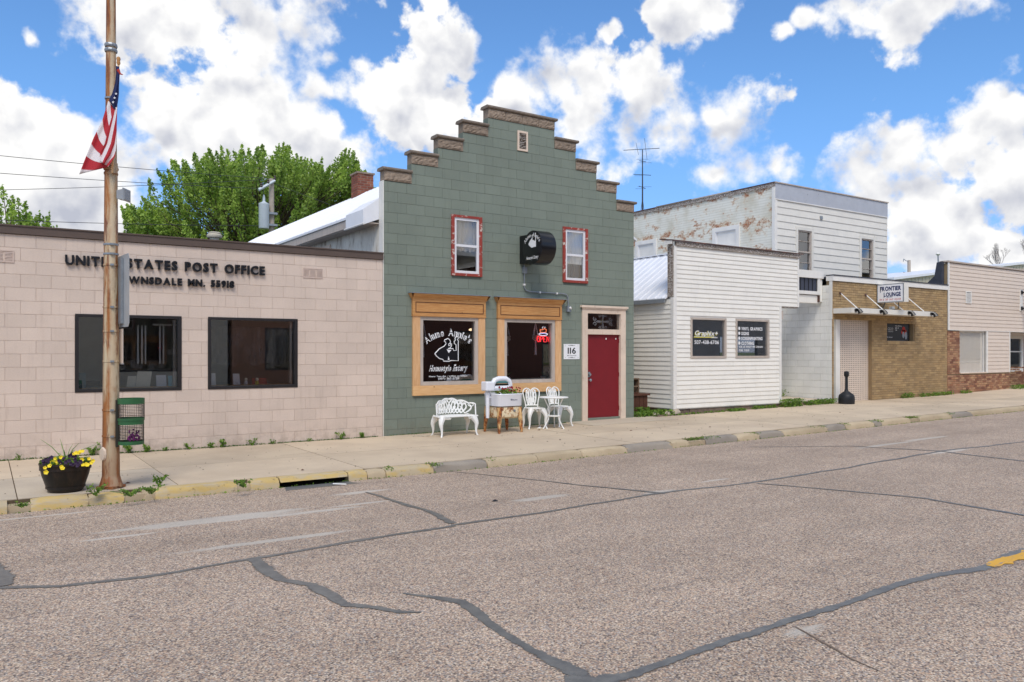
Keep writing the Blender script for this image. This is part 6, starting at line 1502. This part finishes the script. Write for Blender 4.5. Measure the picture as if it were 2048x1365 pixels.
def bistro_chair(label):
    t = thing('bistro_chair', label, 'chair', (0, 0, 0), 'white lacy cast iron bistro chairs')
    s = MB(); s.lathe([(.17, .425), (.205, .43), (.21, .445), (.205, .455), (.16, .45)], 20, (0, 0, 0), 1, .95); s.build('seat', 'castwhite', t, True)
    ap = MB()
    for k in range(14): an = 2*math.pi*k/14; ap.tube([(math.cos(an)*.195, math.sin(an)*.19, .43), (math.cos(an+.12)*.17, math.sin(an+.12)*.165, .385), (math.cos(an+.3)*.185, math.sin(an+.3)*.18, .40)], .012, 5)
    ap.build('apron', 'castwhite', t)
    for sx, sy in ((-1, -1), (1, -1), (-1, 1), (1, 1)):
        l = MB(); leg(l, (sx*.13, sy*.13, .42), (sx*.205, sy*.20, .0), (sx*.7, sy*.7, 0), .055); l.build('leg', 'castwhite', t, True)
    top = lambda a: .87-.03*(abs(a)/.19)**2*2.2+.035*abs(math.sin(a/.19*math.pi*1.0))-(.05 if abs(a) < .01 else 0)
    wp = lambda a, z: (a*(1-.12*(.87-z)/.45), .165+.05*math.cos(a/.2*1.2)-.03+(z-.45)*.16, z)
    b = MB(); w = .19
    out = [(-w*.80, .46), (-w*.86, .58), (-w*1.0, .70), (-w*1.02, .78)]+[(x*w, .80+.075*abs(math.sin((x+1)/2*math.pi*2))**.7*(1-.15*abs(x))) for x in [-.95+.1*i for i in range(20)]]+[(w*1.02, .78), (w*1.0, .70), (w*.86, .58), (w*.80, .46)]
    b.tube([wp(a, z) for a, z in out], .013, 6); tp = lambda a: .80+.06*abs(math.sin((a/w+1)/2*math.pi*2))**.7
    lacework(b, w*.9, .47, .84, tp, 3, wp, .55, .009); b.tube([wp(-w*.8, .50), wp(0, .50), wp(w*.8, .50)], .014, 6); b.tube(arcs := [wp(a, z) for a, z in arcpts(0, .60, .035, .05, 0, 360, 12)], .010, 5)
    b.build('backrest', 'castwhite', t, True); return t
ch1 = bistro_chair('white lacy bistro chair between the washing machine and the table')
ch2 = copy_tree(ch1); ch2['label'] = 'white lacy bistro chair behind the round table'
ch1.location = (9.75, -.55, gs(9.7)); ch1.rotation_euler = (0, 0, R(-14)); ch1.scale = (1, 1, .97)
ch2.location = (10.45, -.5, gs(10.4)); ch2.rotation_euler = (0, 0, R(8)); ch2.scale = (1, 1, .97)
bt = thing('garden_bench', 'white lacy cast iron bench under the left display window', 'bench', (0, 0, 0)); s = MB()
w = .43; pth = [(-w, -.16), (w, -.16), (w*.98, .1), (w*.6, .19), (0, .22), (-w*.6, .19), (-w*.98, .1)]
s.prism([(a, b_, .375) for a, b_ in pth], (0, 0, .022)); s.tube([(a, b_, .386) for a, b_ in pth+pth[:1]], .016, 6); s.build('seat', 'castwhite', bt)
for sx, sy in ((-1, -1), (1, -1), (-1, 1), (1, 1)):
    l = MB(); leg(l, (sx*.34, sy*.13, .37), (sx*.40, sy*.22, .0), (sx*.7, sy*.5, 0), .06); l.build('leg', 'castwhite', bt, True)
def tpb(a): u = a/w; return .585+.115*(1-abs(u))**.7*1.0+.025*abs(math.sin(u*math.pi*2.5))
wpb = lambda a, z: (a*(1.0+.03*(z-.4)), .22-.30*(abs(a)/w)**2.6+(z-.4)*.12, z)
b = MB(); out = [(-w, .39)]+[(-w+2*w*i/60, tpb(-w+2*w*i/60)) for i in range(61)]+[(w, .39)]
b.tube([wpb(a, z) for a, z in out], .013, 6); lacework(b, w*.96, .40, .68, tpb, 5, wpb, 1.35, .009)
for k in range(-4, 5): b.tube([wpb(a, z) for a, z in arcpts(k*w/4.6, tpb(k*w/4.6)-.035, .035, .03, 0, 360, 10)], .009, 5)
b.build('backrest', 'castwhite', bt, True)
ap = MB()
for k in range(4):
    for a0 in (-.30, .22): ap.tube([(a0+k*.03, -.17, .37), (a0+k*.03+.02, -.165, .335), (a0+k*.03+.04, -.17, .36)], .011, 5)
ap.build('apron', 'castwhite', bt)
bt.location = (7.74, -.66, 0); bt.rotation_euler = (0, 0, R(-2)); bt.scale = (1, 1, 1.02)
tb = thing('bistro_table', 'round white bistro table between the two lacy chairs', 'table', (0, 0, 0)); m = MB(); m.lathe([(.28, .645), (.305, .65), (.31, .662), (.30, .672), (.25, .675)], 28); m.build('tabletop', 'castwhite', tb, True)
for k in range(3):
    an = R(50+120*k); cx_, sx_ = math.cos(an), math.sin(an); m = MB(); m.tube([(cx_*r_, sx_*r_, z) for r_, z in ((.22, .64), (.19, .58), (.13, .45), (.11, .33), (.13, .2), (.19, .09), (.25, .0))], [.016, .013, .012, .012, .012, .012, .016], 7); m.build('leg', 'castwhite', tb, True)
m = MB(); m.lathe([(.13, .255), (.14, .26), (.14, .275), (.12, .28)], 20); m.build('lower_shelf', 'castwhite', tb, True); tb.location = (10.06, -.82, gs(10))
# washing machine
wm = thing('wringer_washer', 'old white wringer washing machine on rusty legs used as planter', 'washing machine', (0, 0, 0))
def octa(s, c_, z, k=1.0): return [(x*k, y*k, z) for x, y in ((-s+c_, -s), (s-c_, -s), (s-c_*.3, -s+c_*.3), (s, -s+c_), (s, s-c_), (s-c_*.3, s-c_*.3), (s-c_, s), (-s+c_, s), (-s+c_*.3, s-c_*.3), (-s, s-c_), (-s, -s+c_), (-s+c_*.3, -s+c_*.3))]
def loft(m_, loops):
    n = len(loops[0]); k = len(m_.v)
    for l in loops: m_.v += l
    for i in range(len(loops)-1):
        for j in range(n): m_.f.append((k+i*n+j, k+i*n+(j+1) % n, k+(i+1)*n+(j+1) % n, k+(i+1)*n+j))
    m_.f.append(tuple(k+j for j in range(n))[::-1]); m_.f.append(tuple(k+(len(loops)-1)*n+j for j in range(n)))
m = MB(); loft(m, [octa(.29, .08, .565), octa(.295, .08, .58), octa(.30, .08, .78), octa(.31, .085, .80), octa(.305, .085, .815), octa(.29, .08, .812), octa(.285, .08, .76)]); m.build('tub', 'enamel', wm, True)
m = MB(); loft(m, [octa(.22, .05, .315), octa(.265, .06, .35), octa(.272, .06, .53), octa(.265, .06, .552)]); m.build('lower_body', 'rustybody', wm, True)
m = MB(); loft(m, [octa(.268, .06, .553), octa(.283, .07, .566)]); m.build('band', 'void', wm)
m = MB(); m.tube([(.1, -.273, .47), (.1, -.285, .47)], [.028, .02], 10); m.build('bolt_cap', 'galv', wm)
for sx, sy in ((-1, -1), (1, -1), (-1, 1), (1, 1)):
    m = MB(); m.tube([(sx*.24, sy*.24, .54), (sx*.25, sy*.25, .36), (sx*.265, sy*.265, .15), (sx*.275, sy*.275, .0)], [.05, .048, .035, .022], 8); m.build('leg', 'rustyleg', wm, True)
m = MB(); text_line(m, 'Maytag', .02, .15, .68, .025, lambda a, z, d: Vector((a, -.302-d, z)), .02, 0, .06, 0, .0); m.box(-.01, .01, -.304, -.301, .68, .71); m.build('name_badge', 'print_navy', wm)
m = MB(); m.tube([(-.36, .02, .32), (-.36, .02, .42), (-.36, .02, .70), (-.36, .02, .84)], [.035, .04, .04, .05], 10); m.tube([(-.40, .02, .845), (-.30, .02, .845)], .02, 6); m.tube([(-.36, .02, .74), (-.29, .02, .74)], .03, 8); m.build('wringer_post', 'enamel', wm, True)
m = MB(); m.box(-.46, -.26, -.10, .12, .87, 1.06); o = m.build('gearbox', 'enamel', wm); bm_ = o.modifiers.new('bevel', 'BEVEL'); bm_.width = .025; bm_.segments = 3
m = MB(); m.tube([(-.25, .01, .90), (-.25, .01, 1.0), (-.20, .01, 1.08), (-.10, .01, 1.11), (.06, .01, 1.11), (.15, .01, 1.06), (.18, .01, .98), (.18, .01, .88)], [.05, .055, .055, .055, .055, .055, .05, .04], 10); m.tube([(-.25, .01, .92), (.18, .01, .92)], .055, 8); m.build('wringer_frame', 'enamel', wm, True)
m = MB(); m.tube([(-.2, .01, 1.045), (.12, .01, 1.045)], .03, 8); m.build('upper_roller', 'greenenamel', wm, True); m = MB(); m.tube([(-.2, .01, .985), (.12, .01, .985)], .022, 8); m.build('lower_roller', 'void', wm, True)
wm.location = (8.84, -.72, 0)
fl = thing('red_flowers', 'dark red flowers planted in the washing machine tub', 'flowers', (8.9, -.75, .8)); rs = random.Random(31); pts = []; 
for _ in range(150): pts.append((8.84+rs.uniform(-.15, .27), -.72+rs.uniform(-.24, .2), .80+rs.uniform(0, .10)))
leaves('foliage', pts, .035, 'weed', fl, np.array([rs.random() for _ in pts]), 4)
m = MB(); ton = []
def blossom(m_, p, r_, nrm, k=5):
    nrm = Vector(nrm).normalized(); a = nrm.orthogonal().normalized(); b = nrm.cross(a); k0 = len(m_.v); m_.v.append(tuple(Vector(p)-nrm*r_*.4))
    for i in range(k*2):
        an = math.pi*i/k; rr = r_*(1 if i % 2 == 0 else .8); m_.v.append(tuple(Vector(p)+a*math.cos(an)*rr+b*math.sin(an)*rr))
    for i in range(k*2): m_.f.append((k0, k0+1+i, k0+1+(i+1) % (k*2)))
for _ in range(46): blossom(m, (8.84+(rs.uniform(-.15, .12) if rs.random() < .65 else rs.uniform(.12, .28)), -.72+rs.uniform(-.27, .1), .84+rs.uniform(0, .10)), rs.uniform(.018, .032), (rs.uniform(-.6, .3), -1, rs.uniform(0, .8)))
m.build('petals', 'crimson', fl)
m = MB(); q = G(852, 870); pth = [Vector((6.95+i*.035+.0, -.42+.05*math.sin(i*.8)-.012*i, .012+.008*(i % 2))) for i in range(18)]; m.tube(pth, .014, 5); tag(m.build('frayed_rope', 'stone', None), 'pale frayed rope lying left of the white bench', 'rope')
litter('crumpled_paper', 1079, 857, .07, 'print_white', 'crumpled white paper on the pavement by the chair legs', 'paper')

# ------------------------------------------------------------------ rusty street pole with its fittings
q = G(222, 976); PXX, PYY = q.x, q.y; Zp = proj((PXX, PYY, 0))[2]
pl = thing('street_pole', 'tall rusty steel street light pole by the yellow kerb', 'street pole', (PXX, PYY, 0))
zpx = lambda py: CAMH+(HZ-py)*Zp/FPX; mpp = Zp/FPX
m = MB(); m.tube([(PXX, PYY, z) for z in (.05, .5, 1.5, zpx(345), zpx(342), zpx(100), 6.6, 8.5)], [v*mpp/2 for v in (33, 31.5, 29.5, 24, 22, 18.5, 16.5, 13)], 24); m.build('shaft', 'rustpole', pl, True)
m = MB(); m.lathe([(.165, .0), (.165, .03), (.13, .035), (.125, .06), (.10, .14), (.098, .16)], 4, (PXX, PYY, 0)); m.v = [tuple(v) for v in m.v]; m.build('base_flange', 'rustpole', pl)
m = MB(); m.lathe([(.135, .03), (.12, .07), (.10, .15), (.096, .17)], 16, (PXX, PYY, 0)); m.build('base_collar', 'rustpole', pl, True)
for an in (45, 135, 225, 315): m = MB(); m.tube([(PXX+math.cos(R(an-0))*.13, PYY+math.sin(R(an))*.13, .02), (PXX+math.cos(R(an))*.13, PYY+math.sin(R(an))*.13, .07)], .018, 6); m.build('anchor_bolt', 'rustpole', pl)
m = MB(); m.tube([(PXX-.085, PYY-.03, .42), (PXX-.105, PYY-.04, .42)], [.06, .05], 12); m.v = [(x, y, .42+(z-.42)*1.5) for x, y, z in m.v]; m.build('hand_hole_cover', 'palewood', pl)
for py in (198, 490, 509, 531, 615, 663, 723, 820, 872):
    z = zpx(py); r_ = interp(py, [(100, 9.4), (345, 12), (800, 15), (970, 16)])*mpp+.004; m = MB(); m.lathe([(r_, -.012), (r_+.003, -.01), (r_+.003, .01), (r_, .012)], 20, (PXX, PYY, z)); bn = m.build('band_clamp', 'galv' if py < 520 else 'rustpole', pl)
    m = MB(); m.box(PXX-.02, PXX+.02, PYY-r_-.02, PYY-r_+.0, z-.012, z+.012); m.build('clamp_screw', 'galv', bn)
m = MB()
for py, k in ((338, 1.5), (348, 1.4)): m.lathe([(.075*k*.72, -.02), (.075*k*.78, 0), (.075*k*.72, .02)], 12, (PXX, PYY, zpx(py)))
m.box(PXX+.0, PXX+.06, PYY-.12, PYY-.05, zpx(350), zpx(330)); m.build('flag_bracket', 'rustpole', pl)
m = MB(); m.lathe([(.07, -.02), (.075, 0), (.07, .02)], 12, (PXX, PYY, zpx(102))); m.lathe([(.07, -.02), (.075, 0), (.07, .02)], 12, (PXX, PYY, zpx(92))); m.build('upper_bracket', 'galv', pl)
# flag
Fv = Vector((SN, CS, 0)).normalized()
def fp(px, py, dep): return Vector(at(px, py, Zp-dep))
fg = thing('flag', 'limp faded red and white striped flag hanging on the rusty pole', 'flag', fp(232, 340, .12))
m = MB(); m.tube([fp(224, 346, .12), fp(231, 240, .13), fp(237, 128, .13)], [.013, .013, .012], 8); m.build('staff', 'woodh', fg, True)
m = MB(); a = fp(237, 122, .13); m.lathe([(.014, -.05), (.022, -.03), (.018, 0), (.024, .02), (.02, .04), (.006, .05)], 10, a); m.build('finial', 'woodo', fg, True)
def cloth(name, mat, Lp, Rp, uvf, nx=14, nz=30, ripple=.02, dl=.14, dr=.14, ph=0, parent=fg):
    m = MB(); uv = []
    def samp(pl_, t):
        n = len(pl_)-1; i = min(n-1, int(t*n)); s = t*n-i; a, b = pl_[i], pl_[i+1]; return (a[0]+(b[0]-a[0])*s, a[1]+(b[1]-a[1])*s)
    for j in range(nz+1):
        t = j/nz; l, r_ = samp(Lp, t), samp(Rp, t)
        for i in range(nx+1):
            s = i/nx; p = fp(l[0]+(r_[0]-l[0])*s, l[1]+(r_[1]-l[1])*s, dl+(dr-dl)*s+ripple*math.sin(s*9+t*3+ph)*(.3+t)); m.v.append(tuple(p)); uv.append(uvf(s, t))
    for j in range(nz):
        for i in range(nx): q = j*(nx+1)+i; m.f.append((q, q+1, q+nx+2, q+nx+1))
    o = m.build(name, mat, parent, True); ul = o.data.uv_layers.new(name='UVMap')
    for lp in o.data.loops: ul.data[lp.index].uv = uv[lp.vertex_index]
    o.modifiers.new('thick', 'SOLIDIFY').thickness = .003
    return o
z3 = lambda l: [(x/3.4125, 100+y/3.4125) for x, y in l]
cloth('striped_field', 'flag', z3([(740, 350), (700, 480), (640, 600), (590, 720), (540, 850)]), z3([(785, 410), (765, 520), (740, 640), (735, 740), (738, 800)]), lambda s, t: (t*2.9+.35+(.45-s*.95)+t*s*.6, t), 16, 34, .018, .12, .13)
cloth('front_fold', 'flag', z3([(782, 395), (745, 520), (715, 640), (685, 700), (678, 755)]), z3([(800, 390), (797, 520), (796, 640), (785, 730), (738, 800)]), lambda s, t: (s*2.4*(.35+.65*t)+.15, t), 14, 30, .022, .16, .20, 1)
cloth('canton', 'navy', z3([(790, 110), (793, 160), (785, 230), (765, 300), (745, 345), (783, 412)]), z3([(814, 115), (818, 160), (813, 240), (812, 300), (806, 350), (798, 392)]), lambda s, t: (s, t), 8, 20, .015, .17, .19, 2)
m = MB()
for x, y in ((792, 300), (782, 328), (772, 357)):
    cpt = fp(x/3.4125, 100+y/3.4125, .225); k0 = len(m.v); 
    for i in range(10): an = math.pi*i/5+math.pi/2; rr = .017 if i % 2 == 0 else .007; m.v.append(tuple(cpt+RV*math.cos(an)*rr+Vector((0, 0, math.sin(an)*rr))))
    m.f.append(tuple(range(k0, k0+10)))
m.build('star', 'print_white', fg)
m = MB(); m.tube([fp(236, 140, .18), fp(240, 148, .18), fp(246, 150, .18)], [.02, .012, .004], 6); m.build('tie_end', 'redcard', fg)
# floodlight
t = thing('floodlight', 'small grey floodlight on the right side of the rusty pole', 'floodlight', fp(246, 392, 0)); a = fp(234, 389, 0); b = fp(238, 389, 0)
m = MB(); m.tube([a, b], .012, 6); m.build('arm', 'galv', t)
ctr = fp(247, 391, .0); FL = Fr(ctr, RV, -Fv); m = MB(); loops = []
for s, hh in ((-.055, .050), (.02, .062), (.03, .075), (.042, .075), (.052, .06)): loops.append([tuple(ctr+RV*s+Fv*a_*hh*1.2+Vector((0, 0, b_*hh))) for a_, b_ in ((-1, -1), (1, -1), (1, 1), (-1, 1))])
loft(m, loops); m.build('housing', 'flood', t)
# road signs fixed to the pole, facing along the street
sg = thing('parking_sign', 'large flat road sign seen edge on, fixed to the rusty pole', 'road sign', (PXX+.12, PYY, zpx(585)))
def YR(px0, px1, X): return PX(px0, 600, X)[0], PX(px1, 600, X)[0]
Xs = PXX+.11; 
zt_, zb_ = zpx(512), zpx(655); ph = PYY+.0
m = MB(); cor = []; hw = .30
for sy, sz, a0 in ((-1, -1, 180), (1, -1, 270), (1, 1, 0), (-1, 1, 90)):
    for i in range(4):
        an = R(a0+30*i); cor.append((Xs, ph+.15+sy*(hw-.04)+math.cos(an)*.04, (zt_+zb_)/2+sz*((zt_-zb_)/2-.04)+math.sin(an)*.04))
RQ = Vector((ray(221, 705).x, ray(221, 705).y, 0)).normalized(); RT = Vector((RQ.y, -RQ.x, 0)); PD = (-RQ*math.cos(R(12))+RT*math.sin(R(12))); PN = Vector((-PD.y, PD.x, 0)); PN = -PN if PN.dot(RQ) > 0 else PN
S0 = Vector((PXX, PYY, 0))+RT*.10-PD*.05; SFR = Fr(S0, PD, PN)
cor = [SFR.p(a_, z_, 0) for a_, z_ in ((-.1, zb_), (.44, zb_), (.48, zb_+.04), (.48, zt_-.04), (.44, zt_), (-.1, zt_))]
m.prism(cor, -PN*.004); m.build('plate', 'steelback', sg)
m = MB(); m.fbox(SFR, .0, .22, zpx(648), zpx(518), .002, .03); m.build('channel_post', 'galv', sg)
for k in range(5): z = zpx(525+k*28); m = MB(); m.tube([SFR.p(.04, z, .03), SFR.p(.04, z, .04)], .01, 6); m.build('bolt', 'wire', sg)
s2_ = thing('small_road_sign', 'smaller narrow sign panel on the pole below the large sign', 'road sign', (Xs, PYY, zpx(690)))
m = MB(); m.fbox(SFR, -.05, .18, zpx(727), zpx(658), -.006, -.002); m.build('plate', 'siding_pale', s2_); m = MB(); m.fbox(SFR, -.05, .19, zpx(729), zpx(727)-.001, -.012, .004); m.build('edge', 'steelback', s2_)
# litter basket
d = ray(262, 845); bz = Zp+.02; BC = Vector((d.x*bz, d.y*bz-CAMD, 0)); br_ = 24.5*mpp
bk = thing('litter_basket', 'green double mesh litter basket strapped to the rusty pole', 'litter bin', (BC.x, BC.y, zpx(890)))
def ring(z0, z1, mat, nm, r_=br_):
    m = MB(); m.lathe([(r_, z0), (r_+.004, z0), (r_+.004, z1), (r_, z1), (r_-.003, z1), (r_-.003, z0)], 32, BC); m.f = m.f[:-2]; return m.build(nm, mat, bk, True)
for (pt, p0, p1, pb, rr) in ((797, 808, 836, 841, br_), (839, 849, 882, 889, br_*.96)):
    ring(zpx(p0), zpx(pt), 'green_can', 'rim_band', rr)
    ring(zpx(pb), zpx(p1), 'green_can', 'base_band', rr)
    m = MB(); n = 44
    for i in range(n):
        an = 2*math.pi*i/n; x, y = BC.x+math.cos(an)*rr, BC.y+math.sin(an)*rr; m.tube([(x, y, zpx(p1)), (x, y, zpx(p0))], .0024, 3, False)
    zz_ = zpx(p1)
    while zz_ < zpx(p0):
        pts = [(BC.x+math.cos(2*math.pi*i/32)*rr, BC.y+math.sin(2*math.pi*i/32)*rr, zz_) for i in range(33)]; m.tube(pts, .0024, 3, False); zz_ += .0185
    m.build('mesh_panel', 'canmesh', bk)
    m = MB(); m.lathe([(rr*.97, 0), (rr*.97, .006)], 24, (BC.x, BC.y, zpx(pb-1))); m.build('bottom_plate', 'canmesh', bk)
m = MB(); m.box(BC.x-br_-.02, BC.x-br_+.01, BC.y-.02, BC.y+.02, zpx(893), zpx(800)); m.build('back_bar', 'canmesh', bk)
m = MB(); rs = random.Random(2)
for _ in range(60): blossom(m, (BC.x+rs.uniform(-.04, .09), BC.y+rs.uniform(-.1, .0), zpx(880)+rs.uniform(.0, .13)*rs.random()), .014, (rs.uniform(-1, 1), -1, rs.uniform(-.2, 1)))
fl2 = m.build('magenta_flowers', 'magenta', None, kind='stuff'); tag(fl2, 'faded magenta flowers inside the lower litter basket', 'flowers')
# planter tub
q = G(133, 985); TX, TY_ = q.x, q.y+.12; tz = proj((TX, TY_, 0))[2]; mp = tz/FPX
tbp = thing('planter_tub', 'dark barrel shaped planter tub at the left by the kerb', 'planter', (TX, TY_, 0))
rt_, rb_ = 47*mp, 31*mp; H = .345
m = MB(); m.lathe([(rb_-.01, .0), (rb_, .01), (rb_+.02, .06), (rt_*.90, H*.6), (rt_*.945, H*.80), (rt_*.965, H*.80+.004), (rt_*.985, H*.88), (rt_*.97, H*.885), (rt_*.985, H*.93), (rt_, H*.94), (rt_, H), (rt_-.02, H), (rt_-.025, H-.03)], 40, (TX, TY_, 0)); m.build('tub', 'barrel', tbp, True)
for zz_ in (.055, H*.80):
    r_ = rb_+.02 if zz_ < .1 else rt_*.955; m = MB(); m.lathe([(r_, -.014), (r_+.006, -.012), (r_+.007, .012), (r_+.002, .014)], 40, (TX, TY_, zz_)); m.f = m.f[:-2]; m.build('hoop', 'barrel', tbp, True)
m = MB(); m.lathe([(rt_-.03, H-.03), (.01, H-.02)], 24, (TX, TY_, 0)); m.build('soil', 'soil', tbp)
fw = thing('petunias', 'yellow and dark purple petunias with spiky grass in the barrel tub', 'flowers', (TX, TY_, H)); rs = random.Random(11); pts = []
for _ in range(700):
    an = rs.uniform(0, 6.28); r_ = rt_*math.sqrt(rs.random())*.95; pts.append((TX+math.cos(an)*r_, TY_+math.sin(an)*r_, H-.03+rs.uniform(0, .10)*(1.15-r_/rt_*.6)))
leaves('foliage', pts, .022, 'weed', fw, np.array([rs.random() for _ in pts]), 12)
for mat, nm, lst in (('yellow', 'yellow_petals', [(90, 936), (92, 945), (99, 932), (105, 925), (113, 924), (110, 918), (122, 915), (123, 934), (125, 937), (148, 908), (152, 906), (160, 903), (165, 903), (164, 920), (166, 930), (172, 929), (175, 930), (183, 926), (186, 922), (178, 918), (106, 930), (116, 928), (158, 906)]), ('purple', 'purple_petals', [(86, 922), (92, 919), (98, 918), (103, 915), (88, 926), (121, 926), (118, 922), (127, 917), (140, 912), (147, 914), (150, 920), (146, 930), (142, 928), (152, 926), (158, 928), (155, 932), (138, 922), (132, 925), (95, 924), (161, 924), (145, 908), (150, 913)])):
    m = MB()
    for px, py in lst:
        dd = (-.36 if py > 930 else (-.30 if py > 920 else -.2)); p_ = at(px, py, tz+dd*.8)
        blossom(m, p_, rs.uniform(.022, .03), (-.3+rs.uniform(-.4, .4), -1, rs.uniform(.0, .9)))
    m.build(nm, mat, fw, kind='stuff')
m = MB()
for px, py in ((81, 879), (120, 878), (122, 888), (128, 900), (146, 888), (158, 887), (112, 905), (190, 890), (150, 900)):
    a = Vector((TX, TY_, H)); b = Vector(at(px, py, tz+rs.uniform(-.1, .1))); md = a.lerp(b, .55)+Vector((0, 0, .03)); m.tube([a, md, b], [.006, .005, .0015], 4)
m.build('spiky_grass', 'spike', fw)
# cigarette bin
q = P(1693, 812, -.45); ax, ay = G(1693, 808).x, G(1693, 808).y; az = gs(ax); Za = proj((ax, ay, az))[2]; mp = Za/FPX
ab = thing('cigarette_bin', 'black long necked cigarette bin beside the lounge entrance', 'ash bin', (ax, ay, az))
m = MB(); m.lathe([(15*mp, 0), (15.5*mp, .02), (15.5*mp, 11*mp), (14.5*mp, 17*mp), (13*mp, 19*mp), (4.5*mp, 25*mp), (3.6*mp, 27*mp)], 20, (ax, ay, az)); m.build('base', 'blackplastic', ab, True)
m = MB(); m.lathe([(3.8*mp, 26*mp), (2.9*mp, 30*mp), (2.6*mp, 56*mp), (3.5*mp, 57*mp)], 14, (ax, ay, az)); m.build('neck', 'blackplastic', ab, True)
m = MB(); m.lathe([(3.5*mp, 54*mp), (4.8*mp, 56*mp), (4.8*mp, 62*mp), (4.2*mp, 64.5*mp), (1*mp, 65.5*mp)], 14, (ax, ay, az)); m.build('cap', 'blackplastic', ab, True)
